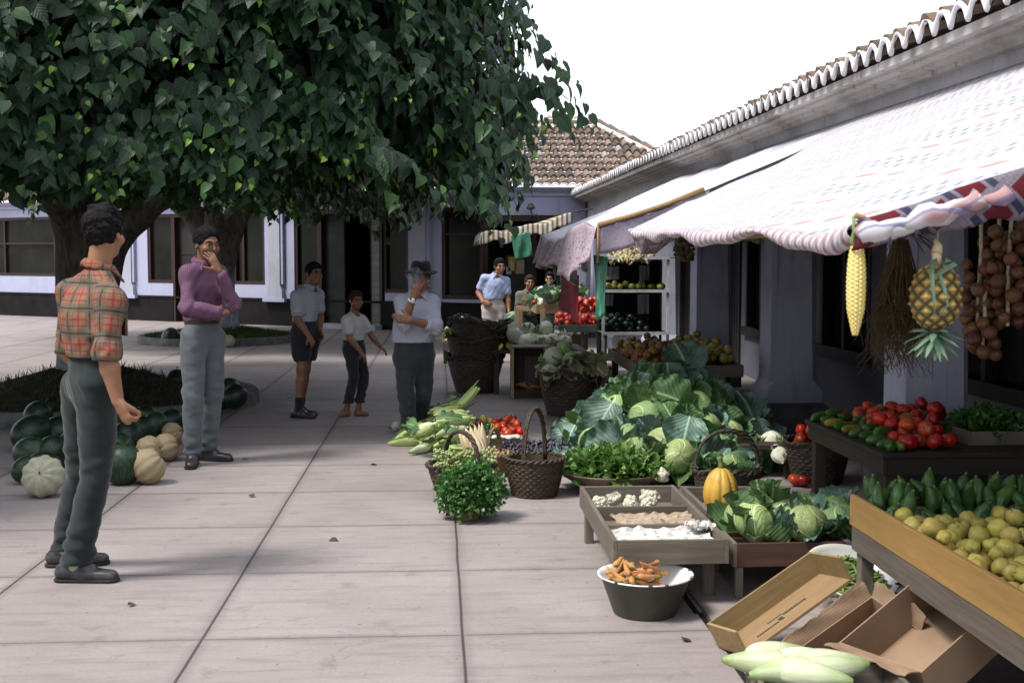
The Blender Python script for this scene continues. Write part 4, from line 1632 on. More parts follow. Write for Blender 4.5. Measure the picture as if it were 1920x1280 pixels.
MT['cabhead'] = veined('cabbage_head_leaf', (.20, .30, .10), (.30, .40, .16), (.48, .54, .31), .45, .1)
MT['cabhead2'] = veined('dark_cabbage_head_leaf', (.12, .23, .08), (.20, .32, .12), (.38, .47, .23), .45, .1)
MT['cableaf'] = veined('cabbage_outer_leaf', (.060, .125, .090), (.115, .200, .160), (.27, .36, .27), .42, .15)
MT['cableaf2'] = veined('green_cabbage_leaf', (.042, .110, .036), (.090, .175, .062), (.22, .31, .15), .45, .18)
MT['paleleaf'] = veined('pale_cabbage_leaf', (.60, .63, .47), (.72, .73, .61), (.78, .78, .70), .5, .2)
MT['wilt'] = veined('wilted_leaf', (.17, .18, .10), (.32, .29, .19), (.42, .38, .27), .65, .2)
MT['curd'] = simple('cauliflower_curd', (.56, .54, .44), (.42, .40, .29), 14, .8, .2, .6, .006, 60)
t = NT('salad_leaf')
tint = t.n('ShaderNodeAttribute', attribute_name='tint').outputs['Fac']
c_ = t.ramp(tint, [(0, (.035, .085, .018)), (.5, (.085, .19, .035)), (1, (.21, .33, .09))])
MT['salad'] = t.fin(c_, .42, .45, .3)
t = NT('parsley_leaf')
tint = t.n('ShaderNodeAttribute', attribute_name='tint').outputs['Fac']
c_ = t.ramp(tint, [(0, (.020, .065, .015)), (.5, (.045, .135, .028)), (1, (.12, .26, .05))])
MT['parsley'] = t.fin(c_, .38, .5, .25)
MT['husk'] = skin('corn_husk', [(.3, (.20, .30, .08)), (.5, (.38, .46, .17)), (.75, (.56, .58, .32))], 3, .55, .3, (.012, .18), None, .4, (9, 9, .8), 30)
t = NT('pale_corn_husk')
pos = t.coord()
cw = t.ramp(t.noise(t.mapping(pos, (9, 9, .8)), 3, 5), [(.3, (.50, .55, .34)), (.55, (.64, .66, .50)), (.75, (.34, .46, .18))])
rib = t.noise(t.mapping(pos, (60, 60, 2)), 2.0, 3)
cw = t.mix(t.math('MULTIPLY', rib, .45), cw, (.22, .33, .10))
cw = t.mix(t.ramp(t.math('ADD', t.sep(pos)[2], t.math('MULTIPLY', t.noise(pos, 14, 3), .08)), [(.06, (0, 0, 0)), (.16, (.85, .85, .85))]), cw, (.17, .27, .07))
cw = t.vary(cw, .012, .15)
t.bump(rib, .6, .003)
MT['huskw'] = t.fin(cw, .55, .3)
MT['dryhusk'] = skin('dry_corn_husk', [(.3, (.50, .38, .22)), (.7, (.66, .54, .36))], 4, .7, .2, (.01, .1), None, .4, (8, 8, 1), 30)
MT['kernel'] = skin('corn_kernel', [(.3, (.60, .46, .12)), (.7, (.70, .58, .22))], 6, .4, .4, (.0, .0))

# containers
def wickermat(name, c1, c2):
    t = NT(name)
    pos = t.coord()
    f = t.noise(t.mapping(pos, (18, 18, 60)), 1.0, 5, .6)
    col = t.ramp(f, [(.3, c1), (.7, c2)])
    col = t.mix(t.math('MULTIPLY', t.noise(pos, 7, 4), .5), col, tuple(x * .4 for x in c1))
    t.bump(t.noise(pos, 90, 3), .5, .003)
    return t.fin(col, .65, .3)
MT['wickd'] = wickermat('dark_wicker', (.022, .017, .014), (.085, .064, .052))
MT['wick'] = wickermat('brown_wicker', (.034, .023, .015), (.085, .060, .040))
MT['wickl'] = wickermat('honey_wicker', (.11, .065, .03), (.24, .15, .075))
MT['gwood'] = wood('grey_board', (.20, .17, .14), (.11, .09, .07), 1)
MT['gwoodx'] = wood('grey_board_crosswise', (.20, .17, .14), (.10, .085, .065), 0)
MT['gwoodz'] = wood('grey_board_upright', (.20, .17, .14), (.10, .085, .065), 2)
MT['ywood'] = wood('yellow_planed_board', (.46, .28, .10), (.34, .19, .06), 1, .55)
MT['dwood'] = wood('dark_table_wood', (.060, .048, .036), (.030, .024, .018), 0)
MT['dwoodz'] = wood('dark_leg_wood', (.09, .07, .05), (.045, .035, .026), 2)
MT['rwood'] = wood('reddish_crate_wood', (.10, .052, .040), (.055, .028, .022), 0)
MT['lwood'] = wood('pale_crate_wood', (.40, .30, .18), (.27, .19, .11), 2)
MT['lwoodx'] = wood('pale_crate_slat', (.40, .30, .18), (.27, .19, .11), 0)
MT['gpaint'] = simple('green_grey_paint', (.085, .12, .10), (.05, .07, .06), 6, .6, .3, .3)
MT['wpaint'] = simple('chipped_white_paint', (.55, .55, .56), (.35, .35, .36), 9, .6, .3, .2, hi=.8)
MT['card'] = wood('thin_crate_board', (.34, .235, .115), (.235, .155, .072), 0, .8)
MT['card2'] = simple('brown_cardboard', (.31, .215, .145), (.23, .155, .10), 3, .85, .15, .3, .004, 12)
MT['ink'] = simple('black_print', (.03, .025, .02), (.06, .05, .04), 60, .8, .2, 0)
MT['paper'] = simple('white_paper', (.56, .55, .53), (.42, .41, .39), 5, .85, .15, .3, .006, 9)
MT['bpaper'] = simple('brown_wrapping_paper', (.36, .29, .21), (.27, .21, .15), 5, .85, .15, .4, .008, 9)
MT['enamel'] = simple('white_enamel', (.74, .74, .72), (.66, .65, .62), 4, .18, .6, .05, hi=.9)
MT['basinout'] = simple('dark_olive_basin', (.060, .058, .042), (.032, .030, .024), 7, .5, .4, .3)
MT['terra'] = simple('terracotta', (.24, .115, .065), (.15, .075, .045), 7, .8, .2, .3)
MT['brownbowl'] = simple('brown_glazed_clay', (.13, .085, .060), (.075, .05, .035), 6, .5, .4, .2)
MT['straw'] = simple('dry_root', (.085, .060, .030), (.045, .032, .018), 40, .9, .1, .3)


class Kind:
    """one prototype; the first placing uses it, later ones copy it with its parts"""
    def __init__(s, o, cat):
        s.o, s.used, s.cat = o, False, cat

    def place(s, loc, rot=(0, 0, 0), scale=1.0, label=None, group=None):
        if s.used:
            c = dup(s.o, loc, rot, scale, label, group)
            if not group and 'group' in c: del c['group']
        else:
            c, s.used = s.o, True
            c.location, c.rotation_euler = loc, rot
            c.scale = (scale,) * 3 if isinstance(scale, (int, float)) else scale
            if label: c['label'] = label
            if group: c['group'] = group
        c['category'] = s.cat
        return c


def fruit_mesh(name, mat, r=1.0, flat=.88, ribs=0, rib=.04, dimple=.16, n=16, m=12, seed=0, stem=None, lump=.03):
    rr = random.Random(seed)
    ph = [rr.uniform(0, 6.28) for _ in range(4)]
    def fn(p):
        x, y, z = p
        a = math.atan2(y, x)
        q = math.hypot(x, y)
        s = 1 + (rib * math.cos(ribs * a + ph[0]) * min(1, q * 1.6) if ribs else 0) + lump * (math.sin(2.1 * x + ph[1]) + math.sin(2.4 * y + ph[2]) + math.sin(2.2 * z + ph[3])) / 2
        zz = z * flat
        if z > 0: zz -= dimple * math.exp(-(q / .32) ** 2)
        else: zz += dimple * .6 * math.exp(-(q / .28) ** 2)
        return (x * s * r, y * s * r, zz * s * r)
    mb = MB()
    mb.ell((0, 0, 0), 1, n, m, 0, fn)
    mats = [mat]
    if stem == 'calyx':
        mats.append(MT['stem'])
        for k in range(5):
            a = k * 1.257 + ph[0]
            zt = (flat - dimple + .03) * r
            mb.add([(0, 0, zt), (.14 * r * math.cos(a + .3), .14 * r * math.sin(a + .3), zt + .03 * r), (.42 * r * math.cos(a), .42 * r * math.sin(a), zt + .10 * r), (.14 * r * math.cos(a - .3), .14 * r * math.sin(a - .3), zt + .03 * r)], [(0, 1, 2, 3)], 1)
    elif stem == 'stalk':
        mats.append(MT['woodstem'])
        zt = (flat - dimple) * r
        mb.tube([(0, 0, zt - .05 * r), (.03 * r, 0, zt + .18 * r), (.10 * r, .03 * r, zt + .34 * r)], .04 * r, 5, 1)
    return mb.build(name, mats, None, smooth=True)


def heap(kinds, spheres, M=None, label='', group=None, tilt=None, r0=1.0):
    """put copies of kinds on the spheres of a pile"""
    out = []
    for i, (x, y, z, r) in enumerate(spheres):
        k = kinds[R.randrange(len(kinds))] if not callable(kinds) else kinds(x, y, i)
        p = Vector((x, y, z))
        if M is not None: p = M @ p
        rt = rrot() if tilt is None else (R.gauss(0, tilt), R.gauss(0, tilt), R.uniform(0, 6.28))
        lb = label[0 if k is kinds else 0] if isinstance(label, list) else label
        out.append(k.place(p, rt, r / r0, lb if not isinstance(label, dict) else label[k], group))
    return out


# ------------------------------------------------------------------ kinds of fruit (unit radius, scaled when placed)
Tom = [Kind(fruit_mesh('tomato', MT['tomato'], 1, .80, 6, .05, .16, 18, 12, 1, 'calyx'), 'tomato'),
       Kind(fruit_mesh('tomato', MT['tomato'], 1, .78, 7, .07, .14, 20, 12, 2), 'tomato'),
       Kind(fruit_mesh('tomato', MT['tomato'], 1, .84, 5, .03, .12, 16, 12, 3), 'tomato')]
Tom2 = Kind(fruit_mesh('tomato', MT['tomato2'], 1, .80, 7, .06, .15, 18, 12, 4, 'calyx'), 'tomato')
App = [Kind(fruit_mesh('apple', MT['apple'], 1, .90, 5, .02, .22, 14, 11, 5, 'stalk'), 'apple'),
       Kind(fruit_mesh('apple', MT['apple'], 1, .88, 5, .03, .20, 14, 11, 6), 'apple')]
YApp = Kind(fruit_mesh('apple', MT['yapple'], 1, .92, 5, .02, .20, 14, 11, 7, 'stalk'), 'apple')
GApp = Kind(fruit_mesh('apple', MT['gapple'], 1, .92, 5, .02, .20, 14, 11, 8, 'stalk'), 'apple')
Qui = [Kind(fruit_mesh('quince', MT['quince'], 1, 1.05, 5, .05, .16, 20, 14, 9, 'stalk', .06), 'quince'),
       Kind(fruit_mesh('quince', MT['quince'], 1, .98, 4, .06, .12, 20, 14, 10, None, .07), 'quince')]
Oni = Kind(fruit_mesh('onion', MT['redonion'], 1, .85, 0, 0, -.25, 14, 10, 11), 'onion')
POni = Kind(fruit_mesh('onion', MT['pinkonion'], 1, .9, 0, 0, -.2, 12, 9, 12), 'onion')
Lem = Kind(fruit_mesh('lemon', MT['lemon'], 1, 1.3, 0, 0, -.2, 14, 11, 13), 'lemon')
Pot = Kind(fruit_mesh('potato', MT['potato'], 1, .75, 0, 0, 0, 14, 10, 14, None, .12), 'potato')
Lim = Kind(fruit_mesh('avocado', MT['wmelon'], 1, 1.2, 0, 0, -.1, 12, 9, 15), 'fruit')


def long_mesh(name, mat, L, prof, bend=0.0, n=12, m=14, bumps=0.0, ribs=0, rib=.0, seed=0, tipmat=None):
    """fruit lying along z, centred; prof(t) radius"""
    rr = random.Random(seed)
    mb = MB()
    rows_ = []
    for i in range(m + 1):
        t_ = i / m
        r = max(prof(t_), .0004)
        ring = []
        for j in range(n):
            a = 2 * PI * j / n
            q = r * (1 + rib * math.cos(ribs * a)) + (rr.uniform(-1, 1) * bumps if 0 < i < m else 0)
            ring.append((q * math.cos(a) + bend * 4 * (t_ - .5) ** 2 - bend * .3, q * math.sin(a), (t_ - .5) * L))
        rows_.append(ring)
    mb.grid(rows_, 0, True)
    mb.add(rows_[0], [tuple(reversed(range(n)))])
    mb.add(rows_[-1], [tuple(range(n))])
    mats = [mat]
    if tipmat:
        mats.append(tipmat)
        c = bend - bend * .3
        mb.tube([(c, 0, L / 2 - .003), (c * 1.1, .003, L / 2 + L * .06)], [prof(.97) * .6 + .002, .003], 6, 1)
    return mb.build(name, mats, None, smooth=True)


bul = lambda R_, p=.5: (lambda t_: R_ * max(0, math.sin(PI * min(max(t_, .0), 1))) ** p)
Cuc = [Kind(long_mesh('cucumber', MT['cuc'], .125, bul(.030, .45), .010, 18, 18, .0022, 5, .06, 1, MT['stem']), 'cucumber'),
       Kind(long_mesh('cucumber', MT['cuc'], .14, bul(.028, .42), .018, 18, 18, .0022, 4, .06, 2, MT['stem']), 'cucumber'),
       Kind(long_mesh('cucumber', MT['cucy'], .135, bul(.027, .42), .01, 16, 16, .0012, 5, .04, 3, MT['stem']), 'cucumber')]
Car = [Kind(long_mesh('carrot', MT['carrot'], .13, lambda t_: .016 * (t_ ** .6) * (1 if t_ < .93 else (1 - t_) / .07 * .6 + .4), b_, 10, 12, .0008, 0, 0, i_, MT['stem']), 'carrot') for i_, b_ in enumerate((.004, .014, -.01))]
Pep = [Kind(long_mesh('green_pepper', MT['pepper'], .10, lambda t_: .018 * (t_ ** .7) * (1 if t_ < .9 else max(0, (1 - t_) / .1) ** .5), b_, 10, 10, .0015, 3, .12, i_, MT['stem']), 'pepper') for i_, b_ in enumerate((.01, .022))]
Bea = [Kind(long_mesh('bean_pod', MT['bean'], .085, bul(.0075, .35), b_, 6, 8, .0006, 0, 0, i_), 'bean') for i_, b_ in enumerate((.006, .014, .0))]


def corn_mesh(seed, mat, flare=.05):
    rr = random.Random(seed)
    mb = MB()
    L, R_ = .24, .033
    prof = lambda t_: R_ * (math.sin(PI * min(1, t_ ** .75 * .93 + .05)) ** .62) * (1 - .25 * t_)
    n, m = 18, 16
    rows_ = []
    b = rr.uniform(-.02, .02)
    for i in range(m + 1):
        t_ = i / m
        ring = []
        for j in range(n):
            a = 2 * PI * j / n
            q = prof(t_) * (1 + .09 * abs(math.sin(2.5 * a + t_ * 1.2 + seed)) + .03 * math.sin(9 * a + seed)) + .002
            ring.append((q * math.cos(a) + b * t_ * t_, q * math.sin(a), (t_ - .45) * L))
        rows_.append(ring)
    mb.grid(rows_, 0, True)
    mb.add(rows_[0], [tuple(reversed(range(n)))])
    mb.tube([(0, 0, -.45 * L + .005), (.002, 0, -.45 * L - .035)], [.012, .009], 8)
    for k in range(rr.randint(2, 4) if flare > .02 else 0):   # loose husk blades
        a = rr.uniform(0, 6.28)
        u = Vector((math.cos(a), math.sin(a), 0)); s = Vector((-u.y, u.x, 0))
        fl = rr.uniform(.0, flare)
        l2 = rr.uniform(.75, 1.15)
        g_ = []
        for i in range(8):
            t_ = i / 7
            c = u * (prof(min(t_, 1) * .9) + .006 + fl * t_ ** 2) + Vector((0, 0, (t_ * l2 - .45) * L))
            wd = .026 * math.sin(PI * (t_ * .9 + .08)) ** .7
            g_.append([tuple(c + s * wd * q - u * (.25 * wd * q * q)) for q in (-1, -.5, 0, .5, 1)])
        mb.grid(g_)
    return mb.build('corn_ear', mat, None, smooth=True)


Corn = [Kind(corn_mesh(i, MT['husk']), 'corn') for i in range(4)]
CornW = [Kind(corn_mesh(i + 7, MT['huskw'], .008), 'corn') for i in range(2)]


# ------------------------------------------------------------------ cabbages
def sheet_leaf(c, out, up, L, Wd, g, cup=.5, droop=.4, ruf=.02, nu=9, nv=9):
    """broad leaf from its base c, running along 'out'/'up'; returns points, faces, luv"""
    out, up = unit(np.array(out, float)), unit(np.array(up, float))
    sd = np.cross(out, up)
    P, UV = [], []
    ph = g.uniform(0, 6.28, 3)
    for j in range(nv):
        v = j / (nv - 1)
        wv = Wd * (math.sin(PI * min(1, .14 + v ** .8 * .66)) ** .75) * (1 + .06 * math.sin(v * 9 + ph[0]))
        for i in range(nu):
            u = -1 + 2 * i / (nu - 1)
            e = abs(u)
            hgt = cup * wv * e * e * .8 + droop * -L * v * v * .55 + L * v * .5 * cup + ruf * e ** 2 * math.sin(v * 17 + u * 4 + ph[1]) + ruf * .6 * v * math.sin(u * 7 + ph[2])
            P.append(np.array(c) + out * (L * v * (1 - .12 * e * e * v)) + sd * (wv * u * (1 - .12 * cup * e)) + up * hgt)
            UV.append((u, v, 0))
    F = [(j * nu + i, j * nu + i + 1, (j + 1) * nu + i + 1, (j + 1) * nu + i) for j in range(nv - 1) for i in range(nu - 1)]
    return np.array(P), np.array(F), np.array(UV, float)


def cabbage(seed, Rh, nl, L, cup, droop, hm, lm, name='cabbage', lname='outer_leaves', up=.35):
    g = np.random.default_rng(seed)
    n, m = 22, 14
    V, UV = [], []
    p1, p2, p3 = g.uniform(0, 6.28, 3)
    for i in range(m + 1):
        t_ = PI * i / m
        for j in range(n + 1):
            a = 2 * PI * j / n
            x, y, z = math.sin(t_) * math.cos(a), math.sin(t_) * math.sin(a), -math.cos(t_)
            sp = (a / 6.283 * 3 + z * .7 + p1) % 1.0
            s = 1 + .06 * sp + .04 * math.sin(3 * x + p2) + .03 * math.sin(4 * y + p3)
            V.append((x * s * Rh, y * s * Rh, z * s * Rh * .88))
            UV.append((((a / 6.283 * 3 + z * .7 + p1) % 1.0) * 2 - 1, (z + 1) / 2, 0))
    F = [(i * (n + 1) + j, i * (n + 1) + j + 1, (i + 1) * (n + 1) + j + 1, (i + 1) * (n + 1) + j) for i in range(m) for j in range(n)]
    ho = np_obj(name, np.array(V), np.array(F), hm, None, attr={'luv': np.array(UV)})
    Vs, Fs, Us, off = [], [], [], 0
    for k in range(nl):
        a = 2 * PI * k / nl * 1.0 + g.normal(0, .35)
        el = g.uniform(-.2, up)
        o = np.array([math.cos(a) * math.cos(el), math.sin(a) * math.cos(el), math.sin(el)])
        b = np.array([math.cos(a), math.sin(a), -.75]) * Rh * .72
        u_ = np.array([-math.cos(a) * .45, -math.sin(a) * .45, 1.0])
        P, Fq, uv = sheet_leaf(b, o, u_, L * g.uniform(.75, 1.15), L * g.uniform(.58, .78), g, cup * g.uniform(.6, 1.4), droop * g.uniform(.3, 1.5), .018 + .012 * g.random())
        Vs.append(P); Fs.append(Fq + off); Us.append(uv); off += len(P)
    if nl:
        np_obj(lname, np.concatenate(Vs), np.concatenate(Fs), lm, ho, attr={'luv': np.concatenate(Us)})
    return ho


Cab = [Kind(cabbage(1, .115, 6, .18, 1.0, .35, MT['cabhead'], MT['cableaf']), 'cabbage'),
       Kind(cabbage(2, .12, 7, .215, .75, .7, MT['cabhead2'], MT['cableaf']), 'cabbage'),
       Kind(cabbage(3, .115, 5, .17, 1.15, .25, MT['cabhead'], MT['cableaf2']), 'cabbage'),
       Kind(cabbage(4, .12, 6, .235, .6, .9, MT['cabhead2'], MT['cableaf']), 'cabbage'),
       Kind(cabbage(5, .12, 6, .185, .95, .4, MT['cabhead2'], MT['cableaf2']), 'cabbage')]
CabBare = [Kind(cabbage(6, .10, 3, .12, 1.2, .1, MT['paleleaf'], MT['cabhead']), 'cabbage'),
           Kind(cabbage(7, .10, 2, .12, 1.3, .1, MT['paleleaf'], MT['paleleaf']), 'cabbage')]
Wilt = [Kind(cabbage(8, .085, 7, .155, .5, 1.2, MT['cabhead'], MT['wilt'], up=.1), 'cabbage')]


def loose_leaf(seed, mat, L=.27):
    g = np.random.default_rng(seed)
    P, F, uv = sheet_leaf((0, 0, 0), (0, 1, .1), (0, 0, 1), L, L * .62, g, .4, .7, .026, 11, 11)
    P -= np.array([0, L / 2, 0])
    return np_obj('cabbage_leaf', P, F, mat, None, attr={'luv': uv})


Leafs = [Kind(loose_leaf(i, MT['cableaf'] if i < 3 else MT['cableaf2']), 'leaf') for i in range(4)]


def cauliflower(seed, Rh=.075, leaves_=7):
    g = np.random.default_rng(seed)
    mb = MB()
    mb.ell((0, 0, 0), (Rh * .86, Rh * .86, Rh * .68), 16, 10)
    rr = random.Random(seed)
    for k in range(70):
        t_ = math.acos(1 - rr.random() * 1.1); a = rr.uniform(0, 6.28)
        d = Vector((math.sin(t_) * math.cos(a), math.sin(t_) * math.sin(a), math.cos(t_) * .8))
        mb.ell(tuple(d * Rh * .86), Rh * rr.uniform(.13, .24), 7, 5)
    o = mb.build('cauliflower', MT['curd'], None, smooth=True)
    Vs, Fs, Us, off = [], [], [], 0
    for k in range(leaves_):
        a = 2 * PI * k / leaves_ + g.normal(0, .2)
        d = np.array([math.cos(a), math.sin(a), 0])
        P, F, uv = sheet_leaf(d * Rh * .35 + np.array([0, 0, -Rh * .75]), d * .75 + np.array([0, 0, .75]), -d * .8 + np.array([0, 0, .6]), Rh * g.uniform(1.2, 1.7), Rh * .55, g, .8, -.2, .004, 7, 7)
        Vs.append(P); Fs.append(F + off); Us.append(uv); off += len(P)
    np_obj('wrapper_leaves', np.concatenate(Vs), np.concatenate(Fs), MT['paleleaf'], o, attr={'luv': np.concatenate(Us)})
    return o


Cau = [Kind(cauliflower(1), 'cauliflower'), Kind(cauliflower(2, .075, 9), 'cauliflower')]


# ------------------------------------------------------------------ woven baskets
def basket(label, c, prof, mat, handle=None, rows_=13, ns=22, rimr=.012, name='wicker_basket', group=None, rz=0, lean=0, jag=.0, seed=1):
    """prof: function t(0 bottom..1 rim) -> (radius, z)"""
    e = thing(name, label, 'basket', c, rz, group)
    rr = random.Random(seed)
    mb = MB()
    pr = []
    for i in range(rows_ * 4 + 1):
        pr.append(i / (rows_ * 4))
    n = ns * 4
    G = []
    for t_ in pr:
        r, z = prof(t_)
        row = t_ * rows_
        bl = .5 - .5 * math.cos(2 * PI * row)
        sg = 1 if int(row) % 2 else -1
        G.append([((r + .004 * bl + .0065 * bl * sg * math.sin(ns * a)) * math.cos(a) * 1.0, (r + .004 * bl + .0065 * bl * sg * math.sin(ns * a)) * math.sin(a), z + .004 * math.sin(a * 3 + row)) for a in [2 * PI * j / n for j in range(n)]])
    mb.grid(G, 0, True)
    inner = []
    for t_ in (1, .7, .4, .12, .1):
        r, z = prof(t_)
        r2 = max(r - .014, .01) if t_ > .1 else .001
        inner.append([(r2 * math.cos(a), r2 * math.sin(a), max(z, prof(.1)[1] * .5 + .012)) for a in [2 * PI * j / 24 for j in range(24)]])
    mb.grid(inner, 0, True)
    mb.build('weave', mat, e, smooth=True)
    mb = MB()
    r, z = prof(1)
    for ph in (0, PI):
        mb.tube([((r + rimr * .7 * math.cos(14 * a + ph)) * math.cos(a), (r + rimr * .7 * math.cos(14 * a + ph)) * math.sin(a), z + rimr * .7 * math.sin(14 * a + ph) + jag * math.sin(3 * a + 1) + rr.uniform(-.3, .3) * jag) for a in [2 * PI * j / 84 for j in range(84)]], rimr * .72, 6, close=True)
    for k in range(int(jag * 900)):
        a = rr.uniform(0, 6.28)
        p = Vector((r * math.cos(a), r * math.sin(a), z))
        a2 = a + rr.uniform(.2, .7)
        q = Vector((r * 1.05 * math.cos(a2), r * 1.05 * math.sin(a2), z + rr.uniform(-.02, .03)))
        mb.tube([p, p.lerp(q, .5) + Vector((0, 0, .012)), q], .006, 5)
    mb.build('rim', mat, e, smooth=True)
    if handle:
        for (h, w, ang, tw) in (handle if isinstance(handle, list) else [handle]):
            mb = MB()
            for s in range(3):
                P = []
                for i in range(41):
                    t_ = i / 40
                    a = PI * t_
                    x = -math.cos(a) * w
                    zz = z - .03 + (h + .03) * math.sin(a) ** .75
                    ph = 2 * PI * s / 3 + t_ * 30
                    P.append((x + .009 * math.cos(ph) * abs(math.sin(a)), .010 * math.sin(ph), zz + .008 * math.cos(ph)))
                Rz = Matrix.Rotation(ang, 3, 'Z')
                mb.tube([Rz @ Vector(p) for p in P], .0085, 6)
            mb.build('handle', mat, e, smooth=True)
    return e


def cone_prof(r0, r1, h, p=1.0):
    return lambda t_: (r0 + (r1 - r0) * t_ ** p, h * t_)


def board_box(e, x0, x1, y0, y1, z0, z1, th, mats, floor=True, names=('side_board', 'end_board')):
    """open tray of boards under e (local coords)"""
    for y in (y0, y1 - th):
        mb = MB(); mb.box(x0 + th, x1 - th, y, y + th, z0, z1)
        mb.build(names[1], mats[0], e, bevel=.002)
    for x in (x0, x1 - th):
        mb = MB(); mb.box(x, x + th, y0, y1, z0, z1 + .002)
        mb.build(names[0], mats[1], e, bevel=.002)
    if floor:
        mb = MB()
        k = max(2, int((x1 - x0) / .14))
        wdt = (x1 - x0 - 2 * th) / k
        for i in range(k):
            mb.box(x0 + th + i * wdt + .002, x0 + th + (i + 1) * wdt - .002, y0 + th, y1 - th, z0 + .006, z0 + .018)
        mb.build('bottom_boards', mats[1], e)


def legs(e, pts, z1, w, mat):
    for (x, y) in pts:
        mb = MB(); mb.box(x - w / 2, x + w / 2, y - w / 2, y + w / 2, 0, z1)
        mb.build('leg', mat, e, bevel=.003)
from mathutils import Quaternion


def lay(d, spin=None):
    q = Vector(d).to_track_quat('Z', 'Y')
    return (q @ Quaternion((0, 0, 1), R.uniform(0, 6.28) if spin is None else spin)).to_euler()


T3 = Matrix.Translation

# ================================================================== stall in front: divided tray table
tt = thing('tray_table', 'low weathered grey tray table split in three, holding cauliflowers and paper', 'table', (.985, 5.72, 0))
M_ = lambda o: None
x0, x1, y0, y1 = -.25, .25, -.62, .62
board_box(tt, x0, x1, y0, y1, .185, .29, .02, (MT['gwoodx'], MT['gwood']))
for y in (.18, -.22):
    mb = MB(); mb.box(x0 + .02, x1 - .02, y - .009, y + .009, .20, .272)
    mb.build('divider', MT['gwoodx'], tt, bevel=.002)
legs(tt, [(x0 + .045, y0 + .25), (x1 - .045, y0 + .20), (x0 + .045, y1 - .045), (x1 - .045, y1 - .045)], .186, .045, MT['gwoodz'])
tt2 = thing('tray_table', 'short grey wooden tray carrying the upright yellow squash', 'table', (1.54, 6.02, 0))
board_box(tt2, -.27, .27, -.30, .30, .185, .285, .02, (MT['gwoodx'], MT['gwood']))
legs(tt2, [(-.23, -.25), (.23, -.25), (-.23, .25), (.23, .25)], .186, .045, MT['gwoodz'])
caul_px = [(1124, 931, 5.98, 'leftmost cauliflower in the grey divided tray, fully round'), (1152, 930, 6.1, 'greenish cauliflower second from the left in the grey tray'),
           (1181, 934, 5.99, 'flat-topped cauliflower in the middle of the grey tray row'), (1219, 928, 6.1, 'largest ribbed cauliflower at the right of the grey tray'), (1217, 938, 5.97, 'small cauliflower in front of the largest one in the grey tray')]
for i, (px, py, Y, lb) in enumerate(caul_px):
    p = aY(px, py, Y)
    Cau[i % 2].place((p.x, Y, .265), (R.gauss(0, .5), R.gauss(0, .5), R.uniform(0, 6)), (.62, .56, .6, .72, .58)[i], lb)


def paper(name, mat, c, w, d, label, seed, amp=.016, z=.0, rz=0.0):
    rr = random.Random(seed)
    ph = [rr.uniform(0, 6.28) for _ in range(8)]
    mb = MB()
    g_ = []
    for i in range(17):
        y = (i / 16 - .5) * d
        g_.append([((j / 16 - .5) * w + .008 * math.sin(i * 1.3 + ph[6]), y + .006 * math.sin(j * 1.1 + ph[7]),
                    amp * (abs(math.sin(j * .9 + i * .5 + ph[0])) + abs(math.sin(i * .8 - j * .4 + ph[1])) + .7 * abs(math.sin(j * 1.7 + ph[2])))) for j in range(17)])
    mb.grid(g_)
    o = mb.build(name, mat, None, smooth=False, solid=.0015)
    o.location = c
    o.rotation_euler = (0, 0, rz)
    return tag(o, label, 'paper')


paper('newspaper_sheet', MT['paper'], (.985, 5.30, .228), .44, .38, 'crumpled white paper lining the nearest part of the grey tray', 3, .016)
paper('wrapping_paper', MT['bpaper'], (1.01, 5.67, .238), .38, .24, 'crumpled brown wrapping paper in the middle of the grey tray', 5, .012, rz=.06)
paper('newspaper_sheet', MT['paper'], (1.17, 5.38, .265), .12, .11, 'small crushed white paper on the right rim of the grey tray', 9, .016)

# upright squash
def squash_():
    e = None
    mb = MB()
    def fn(p):
        a = math.atan2(p[1], p[0])
        s = 1 - .10 * (1 - abs(math.cos(4.5 * a))) ** 1.5 * 1.2
        tw = 1 + .12 * (-p[2]) * .9
        return (p[0] * s * tw, p[1] * s * tw, p[2])
    mb.ell((0, 0, .115), (.086, .084, .118), 72, 24, 0, fn)
    o = mb.build('yellow_squash', MT['squash'], None, smooth=True)
    mb = MB()
    mb.tube([(0, 0, .222), (.0, .0, .245), (-.006, 0, .27), (-.012, 0, .285)], [.021, .013, .012, .0145], 8)
    mb.build('stem', MT['stem'], o, smooth=True)
    return tag(o, 'upright yellow ribbed squash with a cut green stem', 'squash')
s_ = squash_()
p = aY(1351, 962, 5.86)
s_.location = (p.x, 5.86, .235)

# ------------------------------------------------------------------ enamel basin of carrots
BC = Vector((.862, 5.03, 0))
bs = thing('enamel_basin', 'dark olive enamel basin with white inside, half full of carrots', 'basin', BC)
mb = MB()
def bas(rb, rt, h, th=.006, n=56):
    return [(0, .004), (rb * .96, .002), (rb, .008), (rt - .014, h - .012), (rt, h - .002)], [(rt, h - .002), (rt + .002, h + .004), (rt - .004, h + .003), (rt - .018, h - .010), (rb - .004, .014), (0, .012)]
po, pi_ = bas(.135, .2, .165)
mb.lathe(po, 56)
mb.build('bowl', MT['basinout'], bs, smooth=True)
mb = MB(); mb.lathe(pi_, 56)
mb.build('enamel_lining', MT['enamel'], bs, smooth=True)
mb = MB()
rr = random.Random(5)
for k in range(7):
    a = rr.uniform(0, 6.28)
    mb.ell((BC.x * 0 + .199 * math.cos(a), .199 * math.sin(a), .167), (.010, .010, .004), 7, 4)
mb.build('rust_chips', MT['iron'], bs)
sp = deposit(44, lambda r_: .021, disc(-.045, -.01, .095), seed=4, z0=.105)
